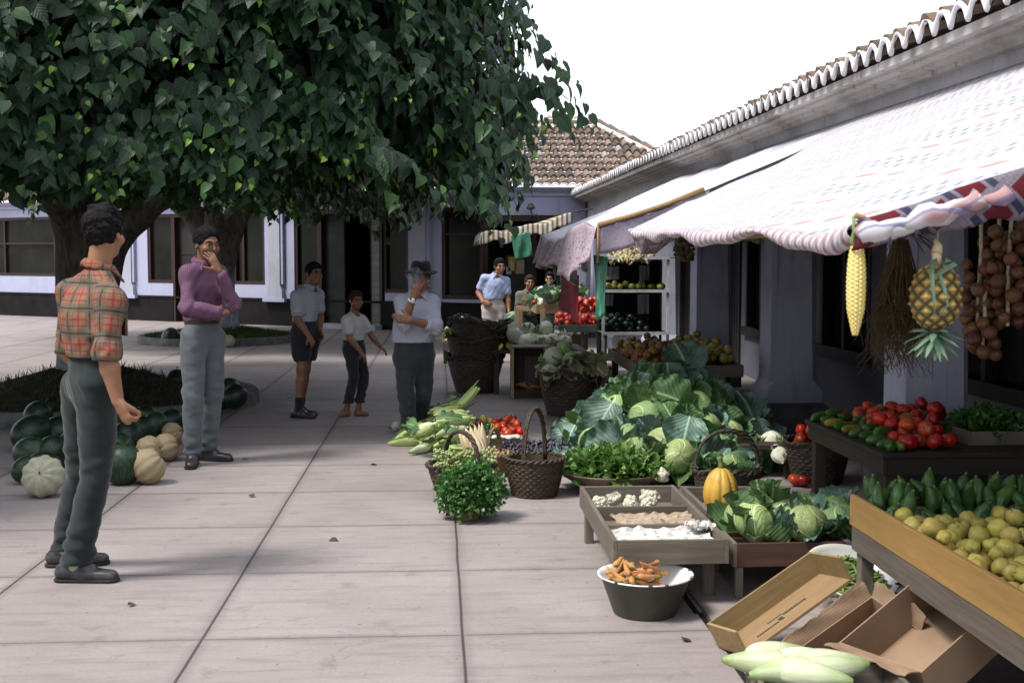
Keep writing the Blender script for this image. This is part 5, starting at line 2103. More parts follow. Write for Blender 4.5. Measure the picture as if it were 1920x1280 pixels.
for i, (x, y, z, r) in enumerate(sp):
    for _ in range(60):
        d = Vector((R.gauss(.1, 1), R.gauss(-.3, 1), R.gauss(0, .30))).normalized()
        if all(math.hypot(x + e * .068 * d.x, y + e * .068 * d.y) < .112 + .07 * min(1, (z + e * .068 * d.z) / .165) for e in (-1, 1)): break
    else:
        d = Vector((-y, x, .1)).normalized()
    Car[i % 3].place(BC + Vector((x, y, z)), lay(d), R.uniform(.75, 1.0), 'stubby orange carrot in the enamel basin', 'carrots in the basin')

# ------------------------------------------------------------------ bean basin, tipped towards the front
bb = thing('enamel_basin', 'tipped white enamel basin heaped with green bean pods behind the tray leg', 'basin', (1.735, 5.06, .07))
bb.rotation_euler = (rad(22), rad(6), 0)
po, pi_ = bas(.12, .195, .10)
mb = MB(); mb.lathe(po, 48); mb.build('bowl', MT['enamel'], bb, smooth=True)
mb = MB(); mb.lathe(pi_, 48); mb.build('enamel_lining', MT['enamel'], bb, smooth=True)
mb = MB()
rr = random.Random(6)
for k in range(9):
    a = rr.uniform(-1, 1.6)
    mb.ell((.192 * math.cos(a), .192 * math.sin(a), .102), (.016, .009, .004), 7, 4, M=None)
mb.build('rust_chips', MT['iron'], bb)
bpy.context.view_layer.update()
BM = Matrix.Translation(bb.location) @ bb.rotation_euler.to_matrix().to_4x4()
sp = deposit(230, lambda r_: .010, disc(0, 0, .165), seed=8, z0=.045, tries=10)
for i, (x, y, z, r) in enumerate(sp):
    p = BM @ Vector((x, y, z))
    Bea[i % 3].place(p, lay((R.gauss(0, 1), R.gauss(0, 1), R.gauss(.1, .25))), R.uniform(.7, 1), 'short green bean pod in the white basin', 'bean pods in the basin')

# ------------------------------------------------------------------ cabbage crate
cc = thing('cabbage_crate', 'low reddish wooden crate under the dark green cabbages', 'crate', (1.53, 5.46, 0))
board_box(cc, -.25, .27, -.25, .25, .14, .245, .018, (MT['rwood'], MT['gwood']))
legs(cc, [(-.22, -.225), (.24, -.225), (-.22, .22), (.24, .22)], .14, .035, MT['gwoodz'])
lbs = ['pale green cabbage peeking out at the left of the reddish crate', 'cabbage with torn outer leaves at the back of the reddish crate', 'cabbage with shiny leaf edges in the middle of the reddish crate',
       'pale-hearted cabbage at the front of the reddish crate', 'cabbage with the widest blue leaf at the right of the reddish crate', 'rearmost right cabbage of the reddish crate', 'leafy cabbage hanging over the left rim of the reddish crate']
for i, (px, py, Y, k) in enumerate(((1412, 995, 5.40, 2), (1450, 955, 5.60, 4), (1475, 968, 5.50, 2), (1512, 1010, 5.36, 0), (1560, 975, 5.50, 1), (1570, 1010, 5.4, 4), (1395, 970, 5.55, 2))):
    p = aY(px, py, Y)
    Cab[k].place((p.x, Y, max(.30, p.z)), (rad(-25) + R.gauss(0, .25), R.gauss(0, .25), R.uniform(0, 6)), .78, lbs[i], 'cabbages in the reddish crate')

# ------------------------------------------------------------------ cardboard
def carton(name, label, O, rot, w, d, h, mat, flaps, printed=False, th=.006, cat='cardboard box'):
    e = thing(name, label, cat, O)
    e.rotation_euler = rot
    mb = MB(); mb.box(0, w, 0, d, 0, th); mb.build('base_panel', mat, e)
    for (a, b, c, dd) in ((0, th, 0, d), (w - th, w, 0, d)):
        mb = MB(); mb.box(a, b, c, dd, th, h); mb.build('side_panel', mat, e)
    for (c, dd) in ((d - th, d), (0, th)):
        if c == 0 and 'nofront' in flaps: continue
        mb = MB(); mb.box(th, w - th, c, dd, th, h); mb.build('side_panel', mat, e)
    rr = random.Random(len(name))
    for f in flaps:
        if f == 'nofront': continue
        (a, b, ang) = f
        mb = MB()
        ax_ = {'l': ((0, 0, h), (0, d, h), (-1, 0, 0)), 'r': ((w, 0, h), (w, d, h), (1, 0, 0)), 'b': ((0, d, h), (w, d, h), (0, 1, 0)), 'f': ((0, 0, th), (w, 0, th), (0, -1, 0))}[a]
        p, q, o_ = [Vector(v_) for v_ in ax_]
        dr = (o_ * math.cos(ang) + Vector((0, 0, 1)) * math.sin(ang)) * b
        g_ = []
        for i in range(7):
            s = i / 6
            g_.append([tuple(p.lerp(q, .01 + .98 * j / 12) + dr * s * (1 + (.14 * rr.uniform(-1, 1) if s == 1 else 0)) + Vector((0, 0, .008 * math.sin(j + s * 4) * s))) for j in range(13)])
        mb.grid(g_)
        mb.build('flap', mat, e, solid=.004)
    if printed:
        mb = MB()
        rr = random.Random(3)
        def dash(x, y, a, b): mb.box(x, x + a, y, y + b, th + .0005, th + .0015)
        dash(.215, .060, .022, .024)
        x = .10
        for k in range(9):
            a = rr.uniform(.006, .014); dash(x, .056, a, .011); x += a + .003
        x = .25
        for k in range(9):
            a = rr.uniform(.006, .013); dash(x, .085, a, .013); x += a + .003
        x = .18
        for k in range(7):
            a = rr.uniform(.005, .010); dash(x, .098, a, .008); x += a + .003
        mb.build('printed_marks', MT['ink'], e)
    return e


def frame_rot(ex, ey):
    ex = Vector(ex).normalized(); ez = ex.cross(Vector(ey)).normalized(); ey = ez.cross(ex)
    return Matrix((ex, ey, ez)).transposed().to_euler()


# first carton: rolled up on its left edge, open front
q0, q1 = aY(1347, 1213, 4.55), aY(1540, 1076, 4.72)
q3 = aY(1428, 1268, 4.15)
r_ = frame_rot(q1 - q0, q0 - q3)
Lx = (q1 - q0).length
ex_ = (q1 - q0).normalized()
ez_ = ex_.cross(q0 - q3).normalized(); ey_ = ez_.cross(ex_)
carton('fruit_box', 'shallow pale wooden fruit box tipped aslant, black print along its inner panel', q0 - ey_ * .21, r_, Lx, .21, .105, MT['card'], ['nofront'], True, .011, 'crate')
# second carton, browner, crumpled flap
q0, q1 = aY(1488, 1275, 4.35), aY(1640, 1165, 4.5)
q3 = aY(1580, 1380, 4.1)
r_ = frame_rot(q1 - q0, q0 - q3)
ex_ = (q1 - q0).normalized()
ez_ = ex_.cross(q0 - q3).normalized(); ey_ = ez_.cross(ex_)
carton('cardboard_box', 'crumpled brown cardboard box with torn flaps leaning beside the tipped fruit box', q0 - ey_ * .22, r_, (q1 - q0).length * 1.02, .24, .12, MT['card2'], [('r', .07, 1.2), ('b', .06, .9), ('l', .05, .8)])
# third, in the shade under the display table
carton('cardboard_box', 'dark brown cardboard box lying in the shade under the yellow-boarded table', (1.62, 3.85, .0), (0, rad(-24), rad(28)), .5, .36, .16, MT['card2'], [('l', .08, .5)])
# plank crate at the very front that carries the corn
fc = thing('wooden_crate', 'crate at the lower edge under the pale corn ears', 'crate', (1.26, 3.84, 0))
board_box(fc, -.24, .24, -.2, .12, .02, .135, .016, (MT['gwoodx'], MT['gwood']))
for i, (px, py, d, Y) in enumerate(((1430, 1243, (-1, .1, .02), 3.9), (1500, 1236, (.9, .3, .03), 3.92), (1555, 1240, (1, .0, .0), 3.9), (1475, 1256, (-1, -.1, .05), 3.84), (1560, 1256, (1, .2, -.02), 3.84), (1520, 1262, (1, -.3, 0), 3.8), (1450, 1228, (1, .3, -.05), 3.98))):
    p = aY(px, py, Y)
    CornW[i % 2].place(p, lay(d), (1.35, 1.35, 1.0), ['whitish corn ear at the very front, tip pointing left', 'greenest corn ear of the front row, long loose blade', 'front corn ear pointing right beside the cardboard', 'short pale corn ear lowest at the front left', 'pale corn ear lowest at the front right', 'corn ear half hidden under the front row', 'corn ear topmost at the back of the front row'][i], 'pale corn ears in front of the cardboard')

# ------------------------------------------------------------------ yellow-boarded display table
dt = thing('display_table', 'stall table with planed yellow side board and grey rail, heaped with cucumbers and quinces', 'table', (1.70, 4.1, 0))
mb = MB(); mb.box(0, .022, -1.1, .84, .385, .512); mb.build('side_board', MT['ywood'], dt, bevel=.003)
mb = MB(); mb.box(.004, .03, -1.1, .82, .285, .383); mb.build('rail', MT['gwood'], dt, bevel=.003)
mb = MB(); mb.box(.023, 1.1, .80, .82, .36, .50); mb.build('end_board', MT['gwoodx'], dt, bevel=.003)
for k in range(8):
    mb = MB(); mb.box(.031 + k * .134, .031 + k * .134 + .131, -1.1, .80, .372, .388)
    mb.build('table_board', MT['gwood'], dt)
legs(dt, [(.05, .78), (1.02, .78), (.05, -1.02)], .284, .055, MT['gwoodz'])
mb = MB(); mb.box(.08, 1.0, .76, .785, .06, .11); mb.build('stretcher', MT['dwood'], dt)
sp = deposit(150, lambda r_: r_.uniform(.024, .038), rect(1.76, 2.32, 3.5, 4.60), seed=21, z0=.435, tries=7)
heap([Qui[0], Qui[1], Qui[0], YApp], sp, None, 'blotchy yellow quince in the heap on the yellow-boarded table', 'quinces on the yellow-boarded table')
# cucumbers banked up at the far end
i = 0
for row in range(4):
    for k in range(11):
        x = 1.775 + k * .062 + R.uniform(-.015, .015)
        y = 4.86 - row * .075 + R.uniform(-.015, .015)
        z = .42 + .026 * (3 - row) + R.uniform(0, .02) + (.03 if row < 2 else 0)
        Cuc[R.choice((0, 1, 0, 1))].place((x, y, z), lay((R.gauss(0, .35), R.gauss(.25, .35), 1 if row < 2 else .7)), R.uniform(.85, 1.1), 'stout green cucumber standing in the bank at the far end of the yellow-boarded table', 'cucumbers on the yellow-boarded table')
for k, (px, py, Y) in enumerate(((1650, 935, 4.86), (1695, 955, 4.72), (1640, 925, 4.9))):
    p = aY(px, py, Y)
    Cuc[k % 2].place((max(p.x, 1.78), Y, max(p.z, .43)), lay(((.9, .2, .5), (.5, -.3, .9), (-.3, .4, .7))[k]), 1.15, ['light green cucumber lying at the corner of the yellow board', 'warty cucumber leaning up beside the yellow board', 'cucumber tucked behind the corner of the yellow board'][k], 'cucumbers on the yellow-boarded table')
sp = deposit(40, lambda r_: .024, rect(2.02, 2.45, 4.05, 4.45), seed=25, z0=.45, tries=8)
for i, (x, y, z, r) in enumerate(sp):
    Pep[i % 2].place((x, y, z), lay((R.gauss(0, 1), R.gauss(0, 1), R.gauss(0, .3))), 1.2, 'dark green pepper between the quinces and cucumbers', 'dark green peppers on the yellow-boarded table')
sp = deposit(26, lambda r_: r_.uniform(.026, .034), rect(2.1, 2.45, 3.75, 4.1), seed=26, z0=.45, tries=8)
heap([Oni], sp, None, 'dark red onion at the right of the yellow-boarded table', 'red onions on the yellow-boarded table')

# ------------------------------------------------------------------ dark table behind, by the near pillar
dk = thing('stall_table', 'dark wooden table by the near pillar, spread with tomatoes and cucumbers', 'table', (2.2, 6.45, 0))
mb = MB(); mb.box(-.06, 1.0, -.68, .58, .515, .54); mb.build('tabletop', MT['dwood'], dk, bevel=.004)
mb = MB(); mb.box(-.045, -.02, -.66, .56, .43, .514); mb.build('apron', MT['dwood'], dk, bevel=.003)
mb = MB(); mb.box(-.019, 1.0, -.665, -.64, .43, .514); mb.build('apron', MT['dwood'], dk, bevel=.003)
legs(dk, [(.01, -.60), (.01, .52), (.93, -.60)], .43, .065, MT['dwoodz'])
for i in range(17):
    s = i / 8
    row = i // 9
    px, py = (1538, 775) if False else (0, 0)
    if row == 0:
        a, b = Vector((2.20, 6.92, .567)), Vector((2.22, 5.92, .567))
        p = a.lerp(b, i / 8)
        d = (1, .35 + R.gauss(0, .12), 0)
    else:
        p = Vector((2.21 + (i - 9) * .05, 5.85, .566))
        d = (.25, 1, 0.03)
        if i - 9 > 1: p = Vector((2.27 + R.uniform(-.02, .04), 6.85 - .15 * (i - 11), .60)); d = (1, .5, 0)
    k = (Cuc[2] if i in (2, 4, 10) else Cuc[R.choice((0, 1))])
    k.place(p, lay(d), R.uniform(.85, 1.05), ('yellowing cucumber in the row at the left edge of the dark table' if i in (2, 4, 10) else 'dark green cucumber in the row at the left edge of the dark table'), 'cucumbers on the dark table')
sp = deposit(80, lambda r_: r_.uniform(.028, .046), lambda rr: (lambda Y: (rr.uniform(2.30, .425 * Y - .04), Y))(rr.uniform(5.96, 6.88)), seed=31, z0=.54, tries=12)
heap([Tom[0], Tom[1], Tom[2], Tom[0], Tom[1], Tom2], sp, None, {Tom[0]: 'red tomato with a calyx on the dark table', Tom[1]: 'ribbed red tomato on the dark table', Tom[2]: 'smooth round red tomato on the dark table', Tom2: 'half-ripe greenish tomato on the dark table'}, 'tomatoes on the dark table', .5)
for k in range(4):
    p = Vector((2.31 + k * .045 * (1.6 if k > 2 else 1.5), 5.88 + .03 * (k % 2), .583))
    (Tom[k % 2]).place(p, (R.gauss(0, .3), R.gauss(0, .3), R.uniform(0, 6)), R.uniform(.043, .05), 'big shiny tomato along the front edge of the dark table', 'tomatoes along the front of the dark table')


def greens(name, mat, c, shape, n, s, label, cat, seed, flat=.6, stalks=0, tmpl=None):
    """a bunch of small leaves: shape(g,n) -> points, outward dirs (local)"""
    g = np.random.default_rng(seed)
    P, O = shape(g, n)
    T = unit(O + g.normal(0, .6, P.shape) + np.array([0, 0, .25]))
    N = unit(np.array([0, 0, 1.0]) * flat + O * .5 + g.normal(0, .5, P.shape))
    S = s * g.uniform(.6, 1.3, n)
    V, F = leaves(P, T, N, S, S * g.uniform(.8, 1.1, n), tmpl)
    k = len((tmpl or (_LV,))[0])
    tint = np.repeat(np.clip(g.normal(.5, .22, n), 0, 1), k)
    o = np_obj(name, V, F, mat, None, smooth=False, attr={'tint': tint})
    o.location = c
    if stalks:
        mb = MB()
        rr = random.Random(seed)
        for i in range(stalks):
            j = int(rr.random() * n)
            q = Vector(P[j])
            mb.tube([(rr.uniform(-.02, .02), rr.uniform(-.02, .02), -.02), tuple(q * .55 + Vector((0, 0, .03))), tuple(q)], .0025, 4)
        mb.build('stalks', MT['stem'], o)
    return tag(o, label, cat)


def ball(rx, ry, rz, lo=-.3, fill=.55):
    def f(g, n):
        d = unit(g.normal(0, 1, (n, 3)))
        d[:, 2] = np.where(d[:, 2] < lo, -d[:, 2], d[:, 2])
        q = g.uniform(fill, 1.05, (n, 1)) * (1 + .12 * np.sin(d[:, :1] * 7 + d[:, 1:2] * 5))
        return d * q * np.array([rx, ry, rz]), d
    return f


# herb crate at the end of the dark table
hc = thing('herb_crate', 'small slatted crate of dark herbs at the right end of the dark table', 'crate', (2.80, 6.2, .54))
board_box(hc, -.13, .25, -.2, .2, .0, .07, .012, (MT['gwoodx'], MT['gwood']))
greens('herb_bunch', MT['parsley'], (2.85, 6.2, .585), ball(.19, .2, .11), 1300, .035, 'dark feathery herbs filling the small crate on the dark table', 'herbs', 41, stalks=20)

# basket of tomatoes under it
tb = basket('dark wicker basket of tomatoes standing behind the dark table legs', (2.50, 7.92, 0), cone_prof(.15, .21, .27, .7), MT['wickd'], None, seed=3, jag=.01)
sp = deposit(26, lambda r_: r_.uniform(.035, .045), disc(0, 0, .15), seed=33, z0=.19)
heap(Tom, sp, T3(Vector((2.50, 7.92, 0))), 'red tomato in the dark basket behind the table legs', 'tomatoes in the dark basket')
for k, (px, py) in enumerate(((1490, 897), (1507, 899))):
    p = gz(px, py, .05)
    Tom[k].place((p.x, p.y, .045), (.2, .3, k), .045, ['loose tomato on the ground left of the dark table leg', 'loose tomato nearest the dark table leg'][k])
# low trestle the big cabbage heap leans on
tr = thing('wooden_trestle', 'rough low trestle of dark boards under the cabbage heap', 'trestle', (1.86, 8.55, 0))
mb = MB()
for k in range(5): mb.box(-.42, .55, -.5 + k * .22, -.5 + k * .22 + .19, .20, .225)
mb.build('boards', MT['dwood'], tr)
legs(tr, [(-.38, -.46), (.5, -.46), (-.38, .55), (.5, .55)], .2, .06, MT['dwoodz'])

# ------------------------------------------------------------------ the great cabbage heap
g = random.Random(77)
pile = []
for _ in range(4000):
    if len(pile) >= 62: break
    x, y = g.uniform(-1, 1), g.uniform(-1, 1)
    d2 = x * x + y * y
    if d2 > 1: continue
    z = .44 * (1 - d2) ** .9
    X, Y = 1.68 + x * .70 + .10 * y, 8.85 + y * .95
    Z = .09 + z
    if all((X - a) ** 2 + (Y - b) ** 2 + (Z - c) ** 2 > .150 ** 2 for a, b, c in pile): pile.append((X, Y, Z))
places = ['in the great cabbage heap']
for i, (X, Y, Z) in enumerate(pile):
    n_ = Vector(((X - 1.7) / .7, (Y - 8.95) / .9 - .5, .55)).normalized()
    k = g.randrange(5)
    q = n_.to_track_quat('Z', 'Y') @ Quaternion((0, 0, 1), g.uniform(0, 6.28))
    bare = g.random() < .16
    lb = 'peeled pale cabbage with torn leaves in the great heap' if bare else ('bright green round cabbage in the great heap' if k in (0, 2) else 'dark blue-green leafy cabbage in the great heap')
    if bare: Cab[2].place((X, Y, Z), q.to_euler(), .95, lb, 'cabbages of the great heap')
    else: Cab[k].place((X, Y, Z), q.to_euler(), g.uniform(.85, 1.05), lb, 'cabbages of the great heap')
for i in range(24):
    X, Y, Z = pile[g.randrange(len(pile))]
    n_ = Vector(((X - 1.7) / .7 + g.gauss(0, .3), (Y - 8.95) / .9 - .7 + g.gauss(0, .2), .6 + g.gauss(0, .3))).normalized()
    q = n_.to_track_quat('Z', 'Y') @ Quaternion((0, 0, 1), g.uniform(0, 6.28))
    Leafs[g.randrange(4)].place(Vector((X, Y, Z)) + n_ * .125, q.to_euler(), g.uniform(.7, 1.05), 'loose floppy blue-green cabbage leaf draped on the great heap', 'loose leaves on the great heap')
Leafs[1].place(aY(1278, 672, 9.3), (rad(55), rad(-8), rad(15)), 1.15, 'biggest dark cabbage leaf standing up at the top of the heap')
for i in range(9):
    px, py = ((1060, 815), (1085, 790), (1100, 830), (1130, 775), (1070, 845), (1120, 845), (1160, 800), (1190, 770), (1050, 790))[i]
    p = gz(px, py, .16)
    Leafs[i % 4].place((p.x, min(p.y, 9.3), .13 + .02 * (i % 3)), (R.gauss(.3, .3), R.gauss(0, .3), R.uniform(0, 6)), R.uniform(.7, .95), 'blue-green leaf spilling on the left foot of the great heap', 'leaves at the left foot of the great heap')
for i, (px, py, Y, s, lb) in enumerate(((1447, 828, 8.3, .8, 'peeled white cabbage with a jagged top right of the heap'), (1462, 853, 8.0, .55, 'small peeled white cabbage right of the heap'), (742, 799, None, .42, 'little stray cabbage by the shoe of the man with the hat'))):
    p = aY(px, py, Y) if Y else gz(px, py, .045)
    CabBare[i % 2].place((p.x, p.y, max(.04, p.z)), (R.gauss(0, .5), R.gauss(0, .4), 1 + i), s, lb)

# basket with big hoop handle and cabbages
hb = basket('dark wicker basket with a broad hoop handle holding dark cabbages', (1.735, 7.25, 0), cone_prof(.15, .20, .215, .6), MT['wickd'], (.23, .195, .0, 1), seed=5, jag=.012)
for i, (x, y) in enumerate(((-.07, .04), (.08, .06), (.02, -.08))):
    Cab[(4, 1, 4)[i]].place((1.735 + x, 7.25 + y + .02, .24), (R.gauss(-.2, .3), R.gauss(0, .3), i * 2), .62, ['dark cabbage at the left in the hoop-handled basket', 'dark cabbage at the right in the hoop-handled basket', 'front cabbage in the hoop-handled basket'][i], 'cabbages in the hoop-handled basket')

# ------------------------------------------------------------------ clay bowl of salad
LB = Vector((1.115, 7.75, 0))
lb_ = thing('clay_bowl', 'wide shallow brown clay bowl overflowing with salad leaves', 'bowl', LB)
mb = MB(); mb.lathe([(0, 0), (.17, .0), (.19, .012), (.345, .105), (.36, .12), (.365, .128), (.352, .131), (.335, .115), (.18, .03), (0, .025)], 64)
mb.build('bowl', MT['brownbowl'], lb_, smooth=True)
greens('salad_leaves', MT['salad'], LB + Vector((0, 0, .09)), ball(.33, .33, .16, -.05, .4), 2600, .055, 'bright green salad leaves heaped in the wide clay bowl', 'salad', 51, .8)
p = aY(1111, 862, 7.85)
Cau[0].place(p, (rad(-30), 0, 1), 1.0, 'big white cauliflower sunk in the salad leaves')
p = aY(1241, 893, 7.5)
Cau[1].place((p.x, p.y, max(p.z, .08)), (rad(40), .5, 2), .62, 'yellowing broken cauliflower right of the salad bowl')

# ------------------------------------------------------------------ near baskets
eb = basket('empty brown wicker basket with a tall twisted handle', (.595, 7.58, 0), lambda t_: (.135 + .045 * t_ + .008 * math.sin(PI * t_) , .235 * t_), MT['wick'], (.31, .165, rad(62), 1), rows_=13, ns=22, seed=7)
gb = basket('brown basket of green grapes with thin twisted handle', (.14, 7.60, 0), cone_prof(.14, .215, .2, .8), MT['wick'], (.20, .20, rad(-60), 1), seed=9, jag=.006)


def grape_bunch(mat, seed, n=55, L=.14):
    rr = random.Random(seed)
    mb = MB()
    for i in range(n):
        t_ = rr.random()
        w_ = .042 * (1 - t_) ** .6 + .012
        a = rr.uniform(0, 6.28)
        mb.ell((w_ * math.cos(a) * rr.uniform(.6, 1), w_ * math.sin(a) * rr.uniform(.6, 1), (t_ - .5) * L), rr.uniform(.0095, .0125), 8, 6)
    o = mb.build('grape_bunch', mat, None, smooth=True)
    mb = MB(); mb.tube([(0, 0, -L * .45), (.004, 0, -L * .5 - .03)], .003, 5)
    mb.build('stalk', MT['woodstem'], o)
    return o


GG = Kind(grape_bunch(MT['grapeg'], 1), 'grapes')
GB = Kind(grape_bunch(MT['grapeb'], 2), 'grapes')
sp = deposit(15, lambda r_: .045, disc(0, 0, .165), seed=61, z0=.13)
for i, (x, y, z, r) in enumerate(sp):
    GG.place(Vector((.14 + x, 7.60 + y, z + .01)), lay((R.gauss(0, 1), R.gauss(0, 1), R.gauss(0, .3))), R.uniform(.85, 1.1), 'bunch of pale green grapes in the brown basket', 'green grape bunches')
# dry peeled husk leaning between the baskets
mb = MB()
rr = random.Random(4)
for k in range(7):
    a = -.5 + k * .17
    g_ = []
    for i in range(9):
        t_ = i / 8
        c = Vector((.03 * math.sin(a * 3) + .10 * a * t_, -.02 * math.cos(a * 2) + .03 * t_ * t_, -.12 + .24 * t_))
        w_ = .030 * math.sin(PI * (.1 + .85 * t_))
        g_.append([tuple(c + Vector((w_ * q, .3 * w_ * q * q + .01 * math.sin(t_ * 5 + k), .01 * q))) for q in (-1, -.5, 0, .5, 1)])
    mb.grid(g_)
o = mb.build('corn_husk', MT['dryhusk'], None, smooth=True, solid=.002)
o.location = aY(893, 835, 7.82); o.rotation_euler = (rad(-12), rad(-16), .3)
tag(o, 'dry straw-coloured corn husk standing behind the green grapes', 'corn husk')
sb = basket('small honey-coloured basket of peanuts with two loop handles', (.375, 8.30, 0), cone_prof(.10, .135, .15, .7), MT['wickl'], [(.17, .05, rad(30), 1)], rows_=10, ns=18, rimr=.009, seed=11)
sp = deposit(70, lambda r_: .014, disc(0, 0, .11), seed=62, z0=.115, tries=8)
Nut = Kind(long_mesh('peanut', MT['potato'], .038, lambda t_: .0085 * (math.sin(PI * t_) ** .4) * (1 - .25 * math.exp(-((t_ - .5) / .16) ** 2)), 0, 8, 8, .0005), 'nut')
for (x, y, z, r) in sp:
    Nut.place(Vector((.375 + x, 8.30 + y, z)), lay((R.gauss(0, 1), R.gauss(0, 1), R.gauss(0, .4))), 1.1, 'pale brown peanut in the small honey-coloured basket', 'peanuts')
db = basket('flat round basket of black grapes behind the empty basket', (.70, 8.50, 0), cone_prof(.19, .24, .115, .7), MT['wick'], None, rows_=7, seed=13)
sp = deposit(17, lambda r_: .043, disc(0, 0, .20), seed=63, z0=.07)
for i, (x, y, z, r) in enumerate(sp):
    GB.place(Vector((.70 + x, 8.50 + y, z + .01)), lay((R.gauss(0, 1), R.gauss(0, 1), R.gauss(0, .25))), R.uniform(.85, 1.15), 'bunch of bloomy black grapes in the flat basket', 'black grape bunches')
# parsley in a pot
pt = thing('terracotta_pot', 'small terracotta pot hidden under a big parsley bunch', 'pot', (.165, 6.92, 0))
mb = MB(); mb.lathe([(0, 0), (.068, 0), (.085, .10), (.094, .102), (.096, .125), (.084, .126), (.076, .105), (0, .10)], 32)
mb.build('pot', MT['terra'], pt, smooth=True, auto=40)
greens('parsley_bunch', MT['parsley'], (.175, 6.90, .155), ball(.185, .16, .155, -.75, .35), 4200, .026, 'big bushy bright parsley bunch in the terracotta pot at the front', 'parsley', 71, .5, 40)

# tray of tomatoes and peppers
tm = thing('produce_tray', 'shallow grey wooden tray of peppers and tomatoes behind the baskets', 'tray', (.44, 9.85, 0))
board_box(tm, -.24, .24, -.5, .62, .015, .10, .016, (MT['gwoodx'], MT['gwood']))
sp = deposit(42, lambda r_: r_.uniform(.032, .042), rect(.02, .20, -.42, .52), seed=64, z0=.04)
heap(Tom, sp, T3(Vector((.44, 9.85, 0))), 'bright red tomato in the shallow tray behind the baskets', 'tomatoes in the shallow tray')
sp = deposit(60, lambda r_: .022, rect(-.20, .02, -.42, .15), seed=65, z0=.05)
for i, (x, y, z, r) in enumerate(sp):
    Pep[i % 2].place(Vector((.44 + x, 9.85 + y, z)), lay((R.gauss(0, .6), R.gauss(-.6, .6), R.gauss(0, .3))), 1.15, 'dark green pepper in the shallow tray behind the baskets', 'peppers in the shallow tray')
sp = deposit(22, lambda r_: r_.uniform(.026, .034), rect(-.20, .02, .2, .52), seed=66, z0=.04)
heap([Oni, Oni, Lem], sp, T3(Vector((.44, 9.85, 0))), {Oni: 'dark red onion at the back of the shallow tray', Lem: 'small yellow lemon at the back of the shallow tray'}, 'onions and lemons in the shallow tray')
paper('wrapping_paper', MT['paper'], (.47, 9.36, .085), .32, .13, 'white paper edge hanging over the front of the tomato tray', 12, .012)

# corn heap
g = random.Random(15)
n_ = 0
for layer in range(4):
    for k in range((24, 20, 12, 6)[layer]):
        s = g.random()
        X = -.10 + .42 * s * (1 - .1 * layer) + g.uniform(-.10, .16) + layer * .03
        Y = 8.98 + 1.5 * g.random() ** 1.0 * (1 - .08 * layer) + .15 * layer
        X -= .12 * (1 - (Y - 9) / 1.5)
        if X > .13 and Y > 9.2: X = .13 + g.uniform(-.1, .02)
        Z = .036 + layer * .062
        lean = g.uniform(.0, .35) * (1 if layer else .3)
        d = (-.8 + g.gauss(0, .3), -.75 + g.gauss(0, .35), -lean)
        (Corn[g.randrange(4)] if g.random() < .8 else CornW[g.randrange(2)]).place((X, Y, Z), lay(d), g.uniform(.95, 1.2), 'green corn ear in its husk in the heap on the pavement', 'corn ears in the heap')
Corn[0].place(aY(874, 752, 10.2), lay((.9, .2, .75)), 1.2, 'topmost corn ear of the heap, tip pointing up to the right')
Corn[2].place((-.27, 9.62, .036), lay((-1, .1, 0)), 1.0, 'corn ear lying apart at the left end of the heap')
for i in range(12):
    Leafs[3].place((g.uniform(-.25, .15), g.uniform(9.0, 10.6), g.uniform(.02, .05) if i < 5 else g.uniform(.2, .28)), (g.gauss(0, .4), g.gauss(0, .4), g.uniform(0, 6)), (.35, .75, .5), 'narrow green husk blade among the corn ears', 'husk blades in the corn heap')
# ================================================================== farther stalls
# nested dark baskets
for k, (z, s, lb) in enumerate(((0, 1.0, 'lowest of the three nested dark wicker baskets'), (.20, 1.04, 'middle one of the three nested dark wicker baskets'), (.37, 1.08, 'topmost ragged dark wicker basket of the nested stack'))):
    b_ = basket(lb, (.40 + .012 * k, 13.42 + .01 * k, z), cone_prof(.20 * s, .315 * s, .40, .8), MT['wickd'], None, rows_=15, ns=24, rimr=.018, seed=20 + k, jag=.03 + .008 * k, group='nested dark baskets', rz=k * 1.3)
    b_.rotation_euler = (.03 * k, -.02 * k, k)
# upright open box with roots in it
ub = thing('wooden_box', 'open wooden box stood on end, carrots lying in its dark inside', 'crate', (.965, 12.85, 0))
for (n, a) in (('side_board', (-.205, -.185, -.15, .2, .012, .53)), ('side_board', (.185, .205, -.15, .2, .012, .53)), ('end_board', (-.205, .205, -.15, .2, .531, .548)), ('end_board', (-.205, .205, -.15, .2, -.006, .011)), ('lip_board', (-.184, .184, -.148, -.13, .012, .10))):
    mb = MB(); mb.box(*a); mb.build(n, MT['dwood'] if n == 'lip_board' else MT['lwood'] if n == 'side_board' else MT['gwoodx'], ub, bevel=.002)
mb = MB(); mb.box(-.184, .184, .18, .198, .012, .53); mb.build('back_board', MT['dwoodz'], ub)
mb = MB(); mb.box(-.05, .09, .172, .179, .05, .42); mb.build('back_slat', MT['gwoodz'], ub)
for i in range(14):
    Car[i % 3].place((.965 + R.uniform(-.13, .13), 12.85 + R.uniform(-.10, .1), .10 + .02 * (i % 3)), lay((R.gauss(0, 1), R.gauss(0, .6), R.gauss(0, .2))), 1.0, 'carrot lying in the upright wooden box', 'carrots in the upright box')
